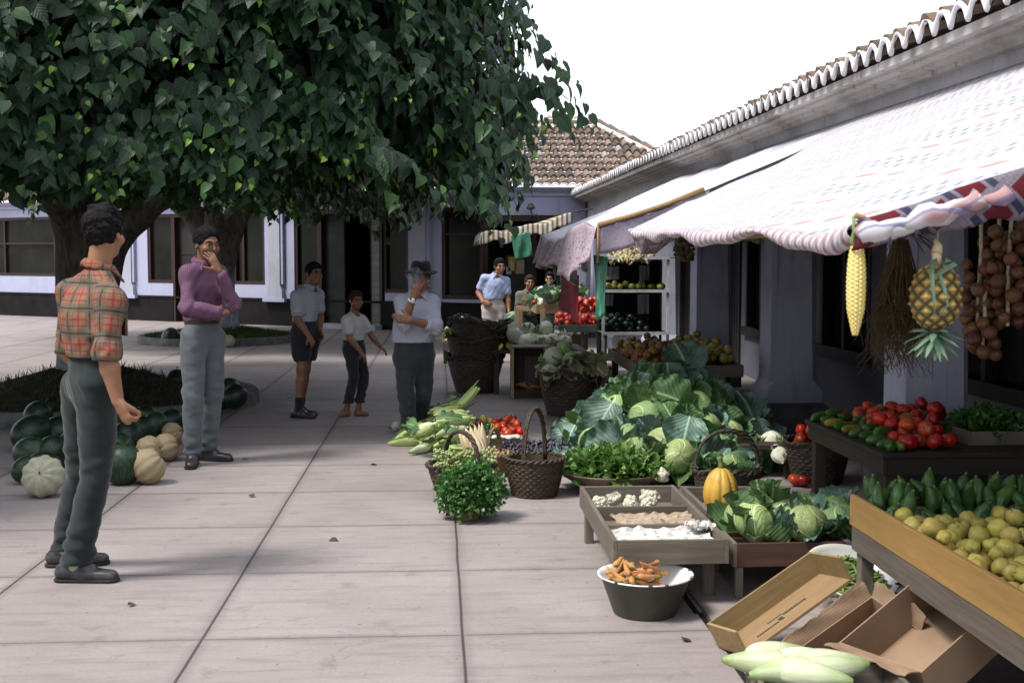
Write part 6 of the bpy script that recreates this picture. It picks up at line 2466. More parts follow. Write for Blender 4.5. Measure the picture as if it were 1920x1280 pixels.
# table and pale cabbages behind and on it
ct = thing('stall_table', 'low dark table behind the upright box, covered with white cabbages', 'table', (.98, 13.65, 0))
mb = MB(); mb.box(-.42, .62, -.5, .5, .44, .47); mb.build('tabletop', MT['dwood'], ct)
legs(ct, [(-.36, -.44), (.56, -.44), (-.36, .44), (.56, .44)], .44, .06, MT['dwoodz'])
cp = deposit(17, lambda r_: .085, rect(-.18, .40, -.42, .30), seed=81, z0=.47, tries=20)
for i, (x, y, z, r) in enumerate(cp):
    CabBare[i % 2].place((.98 + x, 13.65 + y, z), (R.gauss(0, .4), R.gauss(0, .4), R.uniform(0, 6)), .85, 'round whitish cabbage in the group behind the upright box', 'white cabbages behind the upright box')
sp = deposit(24, lambda r_: .034, rect(-.40, -.2, -.45, .35), seed=82, z0=.47)
heap([Lem, YApp], sp, T3(Vector((.98, 13.65, 0))), {Lem: 'yellow lemon left of the white cabbages', YApp: 'round yellow apple left of the white cabbages'}, 'yellow fruit left of the white cabbages')
p = aY(1043, 657, 13.2)
for i in range(5):
    Tom[i % 3].place((p.x + R.uniform(-.06, .10), 13.25 + R.uniform(-.04, .04), .515), (R.random(), R.random(), 0), .042, 'tomato by the right corner of the white cabbages', 'tomatoes beside the white cabbages')
# tall dark basket of wilting cabbages
wb = basket('tall dark basket filled with wilted cabbages', (1.235, 11.45, 0), cone_prof(.21, .30, .40, .8), MT['wickd'], None, rows_=15, ns=24, rimr=.014, seed=31, jag=.02)
sp = deposit(11, lambda r_: .085, disc(0, 0, .22), seed=83, z0=.31, tries=20)
for i, (x, y, z, r) in enumerate(sp):
    (Wilt[0] if i % 3 else CabBare[0]).place((1.235 + x, 11.45 + y, z), (R.gauss(-.2, .4), R.gauss(0, .4), R.uniform(0, 6)), .95, 'wilting cabbage with brown papery leaves in the tall basket' if i % 3 else 'firm pale cabbage in the tall basket', 'wilted cabbages in the tall basket')
Wl = [Kind(loose_leaf(20 + i, MT['wilt'], .24), 'leaf') for i in range(2)]
for i in range(8):
    a = i / 8 * 6.28
    Wl[i % 2].place((1.235 + .27 * math.cos(a), 11.45 + .27 * math.sin(a), .42 + R.uniform(-.03, .03)), (rad(-35) + R.gauss(0, .3), R.gauss(0, .3), a - PI / 2), .7, 'limp brownish leaf drooping over the rim of the tall basket', 'limp leaves on the tall basket')
# apple tray on legs
at_ = thing('fruit_tray', 'grey wooden fruit tray on legs heaped with red and yellow apples', 'tray', (2.10, 11.3, 0))
board_box(at_, -.40, .50, -1.0, .95, .46, .56, .02, (MT['gwoodx'], MT['gwood']))
legs(at_, [(-.34, -.7), (.42, -.7), (-.34, .85), (.42, .85)], .46, .06, MT['dwoodz'])
sp = deposit(150, lambda r_: r_.uniform(.034, .043), lambda rr: (rr.uniform(-.36, .10), rr.triangular(-.95, .9, -.1)), seed=84, z0=.535, tries=5)
heap([App[0], App[1], App[0], App[1], YApp], sp, T3(Vector((2.10, 11.3, 0))), {App[0]: 'reddish apple in the grey tray on legs', App[1]: 'mottled red and green apple in the grey tray on legs', YApp: 'yellow apple among the red ones in the grey tray on legs'}, 'apples in the grey tray')
sp = deposit(85, lambda r_: r_.uniform(.036, .046), lambda rr: (rr.uniform(.14, .46), rr.triangular(-.9, .9, .1)), seed=85, z0=.56, tries=5)
heap([YApp, YApp, GApp], sp, T3(Vector((2.10, 11.3, 0))), {YApp: 'yellow apple at the right of the grey tray on legs', GApp: 'greenish apple at the right of the grey tray on legs'}, 'yellow apples in the grey tray')
# fruit shelf
fs = thing('fruit_shelf', 'white-edged shelf stand with green apples, dark fruit below and pods on top', 'shelf', (2.33, 14.6, 0))
for (x, n) in ((-.385, 'post'), (.385, 'post')):
    mb = MB(); mb.box(x - .015, x + .015, -.2, -.17, 0, 1.47); mb.build(n, MT['wpaint'], fs)
    mb = MB(); mb.box(x - .015, x + .015, .28, .31, 0, 1.47); mb.build(n, MT['dwoodz'], fs)
for z in (.57, 1.07, 1.46):
    mb = MB(); mb.box(-.40, .40 + (.06 if z > 1.4 else 0), -.205, .31, z, z + .014); mb.build('shelf_board', MT['gpaint'], fs)
    mb = MB(); mb.box(-.40, .40, -.222, -.206, z - .012, z + .022); mb.build('shelf_edge', MT['wpaint'], fs)
mb = MB(); mb.box(-.40, .40, .3, .315, .55, 1.46); mb.build('back_panel', MT['dark'], fs)
t = NT('pale_pane'); pane = t.fin(t.ramp(t.noise(t.mapping(t.coord(), (9, 1, 1)), 3, 3), [(.35, (.10, .11, .14)), (.65, (.42, .44, .52))]), .3, .4)
for (a, b, c, d) in ((-.33, -.13, 1.2, 1.36), (.12, .24, 1.19, 1.37), (-.33, -.2, .88, 1.02), (.10, .24, .78, 1.02)):
    mb = MB(); mb.box(a, b, .288, .298, c, d); mb.build('mirror_pane', pane, fs)
sp = deposit(24, lambda r_: r_.uniform(.036, .042), rect(-.34, .35, -.16, .10), seed=86, z0=1.085, tries=16)
heap([GApp, GApp, YApp], sp, T3(Vector((2.33, 14.6, 0))), {GApp: 'green apple on the middle board of the fruit shelf', YApp: 'yellow apple on the middle board of the fruit shelf'}, 'apples on the fruit shelf')
sp = deposit(70, lambda r_: r_.uniform(.034, .04), lambda rr: (rr.triangular(-.36, .2, -.2), rr.uniform(-.16, .2)), seed=87, z0=.585, tries=7)
heap([Lim], sp, T3(Vector((2.33, 14.6, 0))), 'dark green fruit on the lower board of the fruit shelf', 'dark fruit on the fruit shelf')


def pod_bunch(name, label, c, n, rx, ry, rz, L, r, mat, cat, seed, shape='pod', droop=.3, cord=0):
    rr = random.Random(seed)
    mb = MB()
    for i in range(n):
        a, q = rr.uniform(0, 6.28), rr.random() ** .5
        p = Vector((rx * q * math.cos(a), ry * q * math.sin(a), rz * (rr.uniform(-1, 1) * (1 - q * .6)) - droop * q * q * rz))
        d = Vector((rr.gauss(0, 1), rr.gauss(-.4, .8), rr.gauss(-.8, .6))).normalized()
        if shape == 'pod':
            mb.tube([p - d * L * .5, p - d * L * .2, p + d * L * .2, p + d * L * .5], [r * .35, r, r * .9, r * .25], 6)
        else:
            s = rr.uniform(.75, 1.2) * r
            mb.ell(tuple(p), (s, s, s * .9), 9, 7)
    o = mb.build(name, mat, None, smooth=True)
    o.location = c
    if cord:
        mb = MB(); mb.tube([(0, 0, 0), (0, 0, cord)], .006, 5); mb.build('cord', MT['rope'], o)
    return tag(o, label, cat)


pod_bunch('pod_bundle', 'pale pods heaped on top of the fruit shelf', (2.27, 14.5, 1.52), 130, .30, .18, .10, .10, .014, MT['garlic'], 'pods', 3, droop=.8)
p = aY(1282, 458, 12.4)
pod_bunch('garlic_bundle', 'bundle of brownish bulbs hanging left of the second pillar', p, 80, .10, .10, .20, .05, .026, MT['garlic'], 'garlic', 4, 'bulb', .4, .18)
p = aY(1408, 433, 10.6)
pod_bunch('garlic_bundle', 'bundle of brownish bulbs hanging between the pillars under the awning', p, 110, .20, .12, .10, .05, .022, MT['garlic'], 'garlic', 5, 'bulb', .6, .2)


def onion_string(label, top, L, n, seed, wd=.055):
    rr = random.Random(seed)
    e = thing('onion_string', label, 'onions', top)
    mb = MB(); mb.tube([(0, 0, .12), (.004, 0, 0), (-.004, 0, -L * .5), (0, 0, -L)], .008, 6); mb.build('cord', MT['rope'], e)
    for i in range(n):
        z = -L * (.1 + .9 * i / n)
        a = i * 2.4
        o = Oni.o.copy(); COL.objects.link(o); o.parent = e
        for kk in ('label', 'category', 'group'):
            if kk in o: del o[kk]
        o.location = (wd * math.cos(a) * rr.uniform(.7, 1.2), wd * math.sin(a) * rr.uniform(.7, 1.2), z)
        o.rotation_euler = rrot(rr)
        s = rr.uniform(.026, .034)
        o.scale = (s, s, s)
        o.data = ONM
    return e


ONM = fruit_mesh('onion_bulb', MT['onion'], 1, .85, 0, 0, -.25, 14, 10, 19)
_tmp, ONM = ONM, ONM.data
bpy.data.objects.remove(_tmp)
for i, (px, py, Y, L, n, lb) in enumerate(((1838, 470, 5.0, .42, 22, 'shorter string of brown onions hanging beside the pineapple'), (1872, 430, 5.0, .38, 20, 'thick string of brown onions hanging at the right under the awning'),
                                        (1895, 405, 4.9, .45, 22, 'string of brown onions farthest right under the awning'), (1845, 600, 4.95, .16, 9, 'low short string of brown onions below the longer ones'))):
    onion_string(lb, aY(px, py, Y), L, n, 90 + i)

# hanging bundle of dry roots
rr = random.Random(12)
mb = MB()
for i in range(260):
    a = rr.uniform(0, 6.28); q = rr.random() ** .5
    x, y = .05 * q * math.cos(a), .05 * q * math.sin(a)
    L = rr.uniform(.24, .42)
    P = [(x * .5, y * .5, .06), (x * 1.2, y * 1.2, -.05)]
    for k in range(1, 5):
        P.append((x * (1.2 + .25 * k) + rr.gauss(0, .012) * k, y * (1.2 + .2 * k) + rr.gauss(0, .01) * k, -.05 - L * k / 4))
    mb.tube(P, [.0022, .0022, .002, .0018, .0015, .001], 3, caps=False)
for i in range(60):
    a = rr.uniform(0, 6.28)
    mb.tube([(0, 0, .05), (.05 * math.cos(a), .05 * math.sin(a), .09), (.13 * math.cos(a) , .13 * math.sin(a), .05 + rr.uniform(-.05, .05))], .0014, 3, caps=False)
o = mb.build('root_bundle', MT['straw'], None)
o.location = aY(1688, 478, 4.6)
tag(o, 'shaggy bundle of dry brown roots hanging behind the pineapple', 'dry roots')
mb = MB(); mb.tube([(0, 0, .06), (0, 0, .30)], .005, 5); mb.build('cord', MT['rope'], o)

# hanging corn cob
cb = thing('corn_cob', 'bare yellow corn cob hanging by two pale husks from the awning corner', 'corn', aY(1605, 545, 3.06))
mb = MB()
n, m = 72, 120
G = []
for i in range(m + 1):
    t_ = i / m
    z = .113 - .226 * t_
    env = .0235 * (1 - .10 * t_) * (math.sin(PI * min(1, .06 + t_ * .92)) ** .33) * (1 - .45 * max(0, t_ - .72) / .28)
    ring = []
    for j in range(n):
        a = 2 * PI * j / n
        k1 = abs(math.sin(6 * a)) ** .5
        k2 = abs(math.sin(20 * PI * t_ + (PI / 2 if int(a / (PI / 6)) % 2 else 0))) ** .5
        q_ = env - .001 + .0036 * k1 * k2
        ring.append((q_ * math.cos(a), q_ * math.sin(a), z))
    G.append(ring)
mb.grid(G, 0, True)
mb.add(G[0], [tuple(range(n))]); mb.add(G[-1], [tuple(reversed(range(n)))])
mb.build('kernels', MT['kernel'], cb, smooth=True)
for s in (-1, 1):
    mb = MB()
    mb.tube([(s * .006, 0, .105), (s * .012, 0, .128), (s * .009, -.004, .15), (s * .013, -.006, .19)], [.006, .0062, .005, .0045], 8)
    mb.build('husk_strip', MT['huskw'], cb, smooth=True)

# pineapple, hung upside down
t = NT('pineapple_rind')
tn = t.n('ShaderNodeAttribute', attribute_name='tint').outputs['Fac']
pc = t.ramp(tn, [(0, (.018, .028, .012)), (.36, (.045, .050, .016)), (.6, (.24, .135, .030)), (.84, (.40, .24, .06)), (1, (.46, .35, .14))])
MT['pine'] = t.fin(t.mix(t.math('MULTIPLY', t.noise(t.coord(), 40, 4), .5), pc, (.16, .11, .03)), .5, .35)
PC = aY(1754, 556, 3.08)
pn = thing('pineapple', 'ripe pineapple tied with a green leaf, hung upside down under the awning', 'pineapple', PC)
n, m = 120, 110
V, T_ = [], []
for i in range(m + 1):
    t_ = PI * i / m
    for j in range(n):
        a = 2 * PI * j / n
        zc = -math.cos(t_)
        h = i / m
        u1 = a / (2 * PI) * 8 + h * 7.0
        u2 = a / (2 * PI) * 8 - h * 7.0
        d1, d2 = abs((u1 % 1) - .5), abs((u2 % 1) - .5)
        dm = max(d1, d2)
        c = 1 - (dm * 2) ** 2.2
        r = (math.sin(t_) ** .82) * (.0585 + .0058 * c + (.0035 if dm < .12 else 0))
        V.append((r * math.cos(a), r * math.sin(a), zc * .086))
        T_.append(min(1, max(0, c * 1.1 - .12)) if dm > .10 else .95 - .3 * (h < .2))
V = np.array(V); F = np.array([(i * n + j, i * n + (j + 1) % n, (i + 1) * n + (j + 1) % n, (i + 1) * n + j) for i in range(m) for j in range(n)])
np_obj('rind', V, F, MT['pine'], pn, attr={'tint': np.array(T_)})
MT['pineleaf'] = simple('pineapple_leaf', (.075, .15, .09), (.13, .22, .13), 12, .5, .4, .2)


def blade(mb, P, w, up):
    """narrow channelled leaf along points"""
    P = [Vector(p) for p in P]
    k = len(P)
    g_ = []
    for i, p in enumerate(P):
        d = (P[min(i + 1, k - 1)] - P[max(i - 1, 0)]).normalized()
        s = d.cross(Vector(up)).normalized()
        q = w * (1 - (i / (k - 1)) ** 1.6) + .0006
        nn = s.cross(d)
        g_.append([tuple(p - s * q + nn * q * .4), tuple(p), tuple(p + s * q + nn * q * .4)])
    mb.grid(g_)


mb = MB()
rr = random.Random(2)
for i in range(30):
    a = i * 2.4
    q = i / 30
    L = .055 + .02 * math.sin(PI * q)
    o_ = Vector((math.cos(a), math.sin(a), 0))
    b_ = o_ * .012 + Vector((0, 0, -.083 - .028 * q))
    el = lerp(.25, -1.2, q) + rr.gauss(0, .12)
    P = [b_ + o_ * (L * s * math.cos(el)) + Vector((0, 0, L * (s * math.sin(el) - .25 * s * s * (1 - q)))) for s in (0, .35, .7, 1)]
    blade(mb, P, .010, o_.cross(Vector((0, 0, 1))).cross(o_) * -1)
mb.build('crown_leaves', MT['pineleaf'], pn, smooth=True)
mb = MB()
mb.tube([(0, 0, .084), (.001, 0, .10), (0, 0, .113)], [.013, .012, .013], 10)
mb.tube([(0, 0, .113), (.003, 0, .13), (-.006, 0, .148)], [.0155, .012, .002], 8)
mb.build('stalk', MT['dryhusk'], pn, smooth=True)
mb = MB()
for s, o2 in ((-1, 0), (1, .01)):
    blade(mb, [(s * .01, -.03, .092), (s * .03, -.045, .085), (-.036 + o2 * 2, -.056, .06), (-.034 + o2 * 3, -.064, .02), (-.030 + o2 * 3.4, -.066, -.02), (-.024, -.056, -.06)], .0075, (0, -1, 0))
blade(mb, [(.01, 0, .095), (.035, -.01, .10), (.055, -.02, .108)], .007, (0, 0, 1))
mb.build('tie_leaf', MT['pineleaf'], pn, smooth=True)
mb = MB()
mb.tube([(0, 0, .12), (.004, 0, .17), (-.006, .0, .24)], .0025, 5)
mb.tube([(0, 0, .18), (.010, 0, .235)], .0025, 5)
mb.build('cord', MT['rope'], pn)

# ------------------------------------------------------------------ tomato stand and its neighbours
ts = thing('tomato_stand', 'green-grey painted stand holding a bank of red tomatoes', 'stand', (1.78, 15.3, 0))
mb = MB(); mb.box(-.31, .32, -.25, .3, .575, .605); mb.build('top_board', MT['gpaint'], ts, bevel=.003)
mb = MB(); mb.box(-.31, .32, -.27, -.251, .55, .64); mb.build('front_board', MT['gpaint'], ts, bevel=.003)
legs(ts, [(-.27, -.22), (.0, -.22), (.28, -.22), (-.27, .26), (.28, .26)], .575, .04, MT['gpaint'])
sp = deposit(46, lambda r_: r_.uniform(.042, .050), rect(-.27, .28, -.2, .26), seed=88, z0=.605)
sp += [(x, y + .12, z + .16, r) for x, y, z, r in deposit(22, lambda r_: .045, rect(-.05, .28, .0, .2), seed=89, z0=.605)]
heap(Tom, sp, T3(Vector((1.78, 15.3, 0))), 'red tomato banked up on the green-grey stand', 'tomatoes on the green-grey stand')
oc = thing('onion_crate', 'low crate of dark red onions on the ground under the tomato stand', 'crate', (1.72, 14.5, 0))
board_box(oc, -.26, .34, -.28, .3, .02, .14, .016, (MT['gwoodx'], MT['gwood']))
sp = deposit(85, lambda r_: r_.uniform(.034, .042), rect(-.22, .30, -.24, .26), seed=90, z0=.04, tries=8)
heap([Oni, Oni, Oni, Tom[0]], sp, T3(Vector((1.72, 14.5, 0))), {Oni: 'dark red onion in the crate under the tomato stand', Tom[0]: 'tomato among the dark red onions under the stand'}, 'onions under the tomato stand')
fb = MB(); fb.box(-.12, .17, -.02, .0, .0, .20)
o = fb.build('cardboard_sheet', MT['card'], None); o.location = (1.72, 15.45, .30)
mb = MB(); mb.box(1.62, 1.84, 15.44, 15.5, 0, .3)
o2 = shifted(mb, (1.72, 15.45, .30)).build('prop_board', MT['dwoodz'], o)
tag(o, 'yellowish cardboard sheet in the shade behind the tomato stand legs', 'cardboard')
# cabbage stand on pale legs
cs = thing('cabbage_stand', 'pale wooden crate stand on long legs heaped with cabbages', 'stand', (1.46, 16.2, 0))
board_box(cs, -.20, .42, -.32, .5, .74, .86, .02, (MT['lwoodx'], MT['lwoodx']))
legs(cs, [(-.40, -.30), (-.11, -.30), (.40, -.30), (-.40, .46), (.40, .46)], .80, .055, MT['lwood'])
mb = MB(); mb.box(-.43, .44, .44, .48, .74, .80); mb.build('rail', MT['lwoodx'], cs)
sp = deposit(20, lambda r_: .085, rect(-.12, .38, -.28, .42), seed=91, z0=.78, tries=16)
for i, (x, y, z, r) in enumerate(sp):
    (Cab[(0, 2)[i % 2]] if i % 3 else CabBare[i % 2]).place((1.46 + x, 16.2 + y, z), (R.gauss(0, .5), R.gauss(0, .5), R.uniform(0, 6)), .8, 'cabbage heaped on the pale crate stand' if i % 3 else 'whitish cabbage heaped on the pale crate stand', 'cabbages on the pale crate stand')
# onion and greens crate with price card
gc = thing('onion_crate', 'crate of pale onions and greens with a white card, behind the nested baskets', 'crate', (.27, 17.6, 0))
board_box(gc, -.22, .34, -.7, .5, .18, .30, .018, (MT['gwoodx'], MT['gwood']))
legs(gc, [(-.18, -.62), (.28, -.62), (-.18, .42), (.28, .42)], .18, .05, MT['dwoodz'])
sp = deposit(75, lambda r_: r_.uniform(.032, .04), lambda rr: (rr.uniform(-.18, .28), rr.uniform(-.05, .45)), seed=92, z0=.22, tries=5)
heap([POni, POni, Tom2], sp, T3(Vector((.27, 17.6, .04))), {POni: 'pale pink onion in the crate with the white card', Tom2: 'half-ripe tomato in the crate with the white card'}, 'onions in the crate with the white card')
sp = deposit(30, lambda r_: .036, rect(-.18, .28, -.64, -.4), seed=93, z0=.22, tries=5)
heap([POni, Tom[0]], sp, T3(Vector((.27, 17.6, 0))), {POni: 'pale pink onion at the front of the crate with the card', Tom[0]: 'tomato at the front of the crate with the card'}, 'front row of the crate with the white card')
greens('greens_bunch', MT['salad'], (.28, 17.35, .36), ball(.2, .16, .10), 500, .06, 'bunch of small greens lying in the crate with the white card', 'greens', 95)
mb = MB(); mb.box(-.105, .105, -.004, .004, -.11, .11)
for k in range(4): mb.box(-.07, .07 - .03 * (k % 2), -.0052, -.0042, .06 - k * .04, .072 - k * .04, 1)
o = mb.build('price_card', [MT['paper'], simple('faded_ink', (.42, .42, .50), (.5, .5, .56), 30, .9, .1, 0)], None)
o.location = aY(866, 606, 17.3); o.rotation_euler = (rad(-14), rad(-12), 0)
tag(o, 'tilted white price card with faint marks stuck in the onion crate', 'price card')
mb = MB(); mb.box(-.006, .006, .004, .012, -.3, -.05); mb.build('stick', MT['lwood'], o)
# posters on the shop wall behind the boy
for (px0, px1, py0, py1, c, lb, nm) in ((953, 968, 481, 508, (.50, .36, .05), 'yellow poster with a pale figure beside the striped awning', 'poster'), (966, 983, 487, 513, (.40, .34, .26), 'tan printed sheet overlapping the yellow poster', 'poster'), (949, 959, 500, 514, (.50, .50, .48), 'small whitish note under the yellow poster', 'notice')):
    a, b = aY(px0, py1, 21.0), aY(px1, py0, 21.0)
    mb = MB(); mb.box(a.x, b.x, 0, .004, a.z, b.z)
    w_ = b.x - a.x; h_ = b.z - a.z
    if nm == 'poster' and c[0] > .45:
        mb.ell((a.x + w_ * .42, -.001, a.z + h_ * .35), (w_ * .26, .002, h_ * .34), 10, 6, 1)
        mb.ell((a.x + w_ * .42, -.001, a.z + h_ * .78), (w_ * .13, .002, h_ * .13), 8, 6, 1)
    o = shifted(mb, (a.x, 0, a.z)).build(nm, [simple('print_' + str(px0), c, tuple(x * .7 for x in c), 12, .7, .2, 0), simple('pale_print_' + str(px0), (.55, .50, .45), (.42, .3, .26), 12, .7, .2, 0)], None)
    o.location = (a.x, 21.0, a.z)
    tag(o, lb, nm)
# board they are pinned to
pb = MB(); a, b = aY(948, 690, 21.03), aY(1000, 478, 21.03)
pb.box(a.x, b.x, 0, .03, 0, b.z)
o = shifted(pb, (a.x, 0, 0)).build('notice_board', MT['greydoor'], None); o.location = (a.x, 21.012, 0)
tag(o, 'tall dark grey board behind the boy, posters pinned on it', 'board')

# ------------------------------------------------------------------ melons round the left tree
def melon_mesh(name, mat, ribs, rib, fl, seed, stem=True):
    return fruit_mesh(name, mat, 1, fl, ribs, rib, .10, 40, 20, seed, 'stalk' if stem else None, .03)
WM = [Kind(fruit_mesh('watermelon', MT['wmelon'], 1, 1.12, 0, 0, .04, 24, 16, 41, 'stalk'), 'watermelon'), Kind(fruit_mesh('watermelon', MT['wmelon'], 1, 1.3, 0, 0, .04, 24, 16, 42), 'watermelon')]
NM = Kind(melon_mesh('melon', MT['melon'], 10, .045, .95, 43), 'melon')
PM = Kind(melon_mesh('melon', MT['pmelon'], 10, .05, .86, 44), 'melon')


def melon(k, px, py, r, lb, rot=None, gr=None, zb=0.0, tip=.5):
    """px,py: where its middle shows; rests on the ground"""
    p = gz(px, py, r + zb)
    k.place(p, rot or (R.gauss(0, tip), R.gauss(0, tip), R.uniform(0, 6)), r, lb, gr)


melon(NM, 278, 874, .115, 'large netted tan melon nearest on the pavement', (.25, .9, .6))
melon(PM, 82, 893, .128, 'pale ribbed melon behind the legs of the man in plaid', (1.2, .1, 0))
melon(NM, 281, 842, .098, 'netted melon just behind the nearest one, left', (1.3, .4, 1))
melon(NM, 312, 838, .100, 'longish netted melon behind the nearest one, right', (1.3, -.6, 2))
melon(NM, 323, 812, .085, 'half hidden melon touching the purple-shirted man\'s trousers', (.4, 1.2, 0))
melon(PM, 258, 862, .075, 'small pale melon wedged behind the nearest netted one', (1, .2, 0))
melon(WM[0], 231, 872, .125, 'dark watermelon with a yellow top beside the nearest tan melon', (.2, .2, 0))
for i, (px, py, r) in enumerate(((60, 850, .12), (100, 848, .12), (292, 800, .11), (188, 806, .12), (70, 780, .12), (180, 780, .11), (275, 782, .10), (62, 812, .14), (110, 810, .13), (150, 832, .12), (190, 835, .12), (222, 838, .11), (238, 820, .12), (262, 808, .12), (150, 800, .12), (85, 875, .10), (208, 858, .11), (250, 792, .10), (320, 790, .10), (52, 880, .09))):
    melon(WM[i % 2], px, py, r, 'dark green watermelon in the row along the kerb of the tree mound', None, 'watermelons along the kerb', tip=1.2)
for i, (px, py, r, lb) in enumerate(((269, 713, .115, 'dark watermelon with a dry stem on the back kerb, leftmost'), (302, 725, .10, 'flat dark watermelon on the back kerb'), (331, 718, .125, 'round watermelon behind the purple-shirted man'), (424, 738, .13, 'striped dark watermelon right of the purple-shirted man'), (441, 744, .11, 'smaller watermelon rightmost at the kerb end'))):
    melon(WM[i % 2], px, py, r, lb, None, None, .06)
for k, px, py, r, lb in ((WM[1], 318, 632, .135, 'greenish melon leaning on the round grass bed kerb'), (NM, 339, 632, .10, 'pale melon half behind the purple-shirted man by the grass bed'), (PM, 428, 639, .105, 'small pale melon by itself at the round grass bed')):
    melon(k, px, py, r, lb)

# fallen leaves on the paving
_fl = np_obj('fallen_leaf', np.array(_LV) * np.array([.11, .13, .05]), np.array(_LF), simple('dry_fallen_leaf', (.07, .05, .025), (.04, .034, .015), 20, .7, .2, .2), None, smooth=False)
FL = Kind(_fl, 'leaf')
for i, (px, py) in enumerate(((470, 930), (620, 1010), (250, 1130), (705, 870), (540, 745), (700, 735), (455, 860), (1290, 1200), (600, 690), (480, 700))):
    p = gz(px, py, .008)
    FL.place(p, (R.gauss(0, .2), R.gauss(0, .2), R.uniform(0, 6)), R.uniform(.22, .45), 'small dry leaf fallen on the open paving', 'fallen leaves')
# ================================================================== people
def skinmat(name, c, d):
    t = NT(name)
    pos = t.coord()
    col = t.ramp(t.noise(pos, 14, 4), [(.3, c), (.7, d)])
    t.bump(t.noise(pos, 120, 3), .15, .001)
    t.b.inputs['Subsurface Weight'].default_value = .08
    t.b.inputs['Subsurface Radius'].default_value = (.012, .005, .003)
    return t.fin(col, .5, .35)


MT['skin'] = skinmat('tanned_skin', (.30, .150, .085), (.24, .115, .062))
MT['skind'] = skinmat('deep_tan_skin', (.20, .095, .055), (.15, .068, .040))
MT['hair'] = simple('black_hair', (.004, .0035, .004), (.010, .009, .009), 60, .8, .12, .6, .004, 90, stretch=(1, 1, .4))
MT['hairb'] = simple('dark_brown_hair', (.018, .012, .009), (.035, .024, .018), 60, .8, .12, .6, .006, 90, stretch=(1, 1, .4))
MT['eye'] = simple('dark_eye', (.012, .009, .008), (.02, .016, .014), 30, .15, .6, 0)
MT['eyew'] = simple('eye_white', (.20, .175, .16), (.17, .15, .14), 30, .3, .5, 0)
MT['lip'] = simple('lips', (.24, .085, .065), (.19, .065, .05), 30, .5, .4, .1)
MT['shoe'] = simple('black_shoe_leather', (.022, .022, .026), (.04, .038, .042), 9, .34, .5, .3, .003, 40)
MT['sole'] = simple('shoe_sole', (.02, .017, .015), (.035, .03, .026), 9, .8, .2, .2)
MT['belt'] = simple('brown_belt', (.05, .022, .016), (.03, .014, .010), 20, .5, .4, .2)
MT['watch'] = simple('steel_watch', (.6, .6, .62), (.45, .45, .47), 20, .25, .7, 0)


def cloth(name, c1, c2, weave=220, rough=.9, scale=7):
    t = NT(name)
    pos = t.coord()
    col = t.ramp(t.noise(pos, scale, 5), [(.3, c1), (.7, c2)])
    fine = t.noise(pos, weave, 2)
    col = t.mix(t.math('MULTIPLY', fine, .4), col, tuple(x * .5 for x in c1))
    t.bump(fine, .25, .0015)
    t.b.inputs['Sheen Weight'].default_value = .15
    return t.fin(col, rough, .15)


def uvw(t):
    return t.sep(t.n('ShaderNodeAttribute', attribute_name='cuv').outputs['Vector'])


def band(t, c, per, ctr, wd):
    d = t.math('ABSOLUTE', t.math('SUBTRACT', t.math('FRACT', t.math('ADD', t.math('DIVIDE', c, per), 50.0)), ctr))
    return t.math('LESS_THAN', d, wd)


# plaid: apricot ground, grey-green bars, red and dark lines
t = NT('plaid_flannel')
u, v, _w = uvw(t)[:3]
nz = t.noise(t.coord(), 150, 2)
col = t.ramp(nz, [(.3, (.19, .092, .060)), (.7, (.24, .126, .084))])
per = .112
for c in (u, v):
    col = t.mix(t.math('MULTIPLY', band(t, c, per, .5, .17), .62), col, (.085, .088, .068))
    col = t.mix(t.math('MULTIPLY', band(t, c, per, .5, .035), .8), col, (.022, .030, .030))
    col = t.mix(t.math('MULTIPLY', band(t, c, per, .06, .045), .65), col, (.24, .028, .024))
    col = t.mix(t.math('MULTIPLY', band(t, c, per, .80, .018), .7), col, (.05, .045, .04))
t.bump(nz, .3, .0015)
MT['plaid'] = t.fin(col, .95, .1)
# small purple check
t = NT('purple_check')
u, v, _w = uvw(t)[:3]
a = band(t, u, .011, .5, .22); b = band(t, v, .011, .5, .22)
col = t.ramp(t.noise(t.coord(), 8, 4), [(.3, (.085, .032, .060)), (.7, (.115, .046, .080))])
col = t.mix(t.math('MULTIPLY', a, .4), col, (.19, .12, .18))
col = t.mix(t.math('MULTIPLY', b, .4), col, (.19, .12, .18))
MT['purple'] = t.fin(col, .9, .15)
# striped white shirt
def stripes(name, g, s, per, wd, ax=1, amt=.7):
    t = NT(name)
    q = uvw(t)[ax]
    q2 = t.math('ADD', q, t.math('MULTIPLY', t.noise(t.coord(), 9, 3), .008))
    col = t.mix(t.math('MULTIPLY', band(t, q2, per, .5, wd), amt), g, s)
    nz = t.noise(t.coord(), 7, 4)
    col = t.mix(t.math('MULTIPLY', nz, .25), col, tuple(x * .55 for x in g))
    return t.fin(col, .9, .15)
MT['hatshirt'] = stripes('thin_striped_shirt', (.36, .37, .43), (.15, .16, .22), .014, .2)
MT['boyshirt'] = stripes('grey_striped_shirt', (.36, .38, .42), (.19, .20, .24), .022, .22)
MT['smallshirt'] = cloth('light_shirt', (.50, .50, .47), (.42, .42, .40))
MT['blueshirt'] = stripes('light_blue_shirt', (.36, .42, .60), (.28, .33, .52), .02, .2, 0)
MT['olive'] = cloth('olive_jersey', (.16, .15, .10), (.12, .115, .08))
MT['tr_green'] = cloth('dark_grey_green_trousers', (.016, .022, .023), (.026, .033, .033), 260)
MT['tr_light'] = cloth('faded_blue_grey_trousers', (.085, .098, .110), (.118, .132, .143), 200)
MT['tr_dark'] = cloth('dark_trousers', (.020, .019, .022), (.032, .030, .034), 240)
MT['tr_grey'] = cloth('charcoal_trousers', (.020, .021, .027), (.033, .035, .043), 240)
MT['tr_cream'] = cloth('cream_trousers', (.52, .46, .43), (.44, .38, .36), 240)
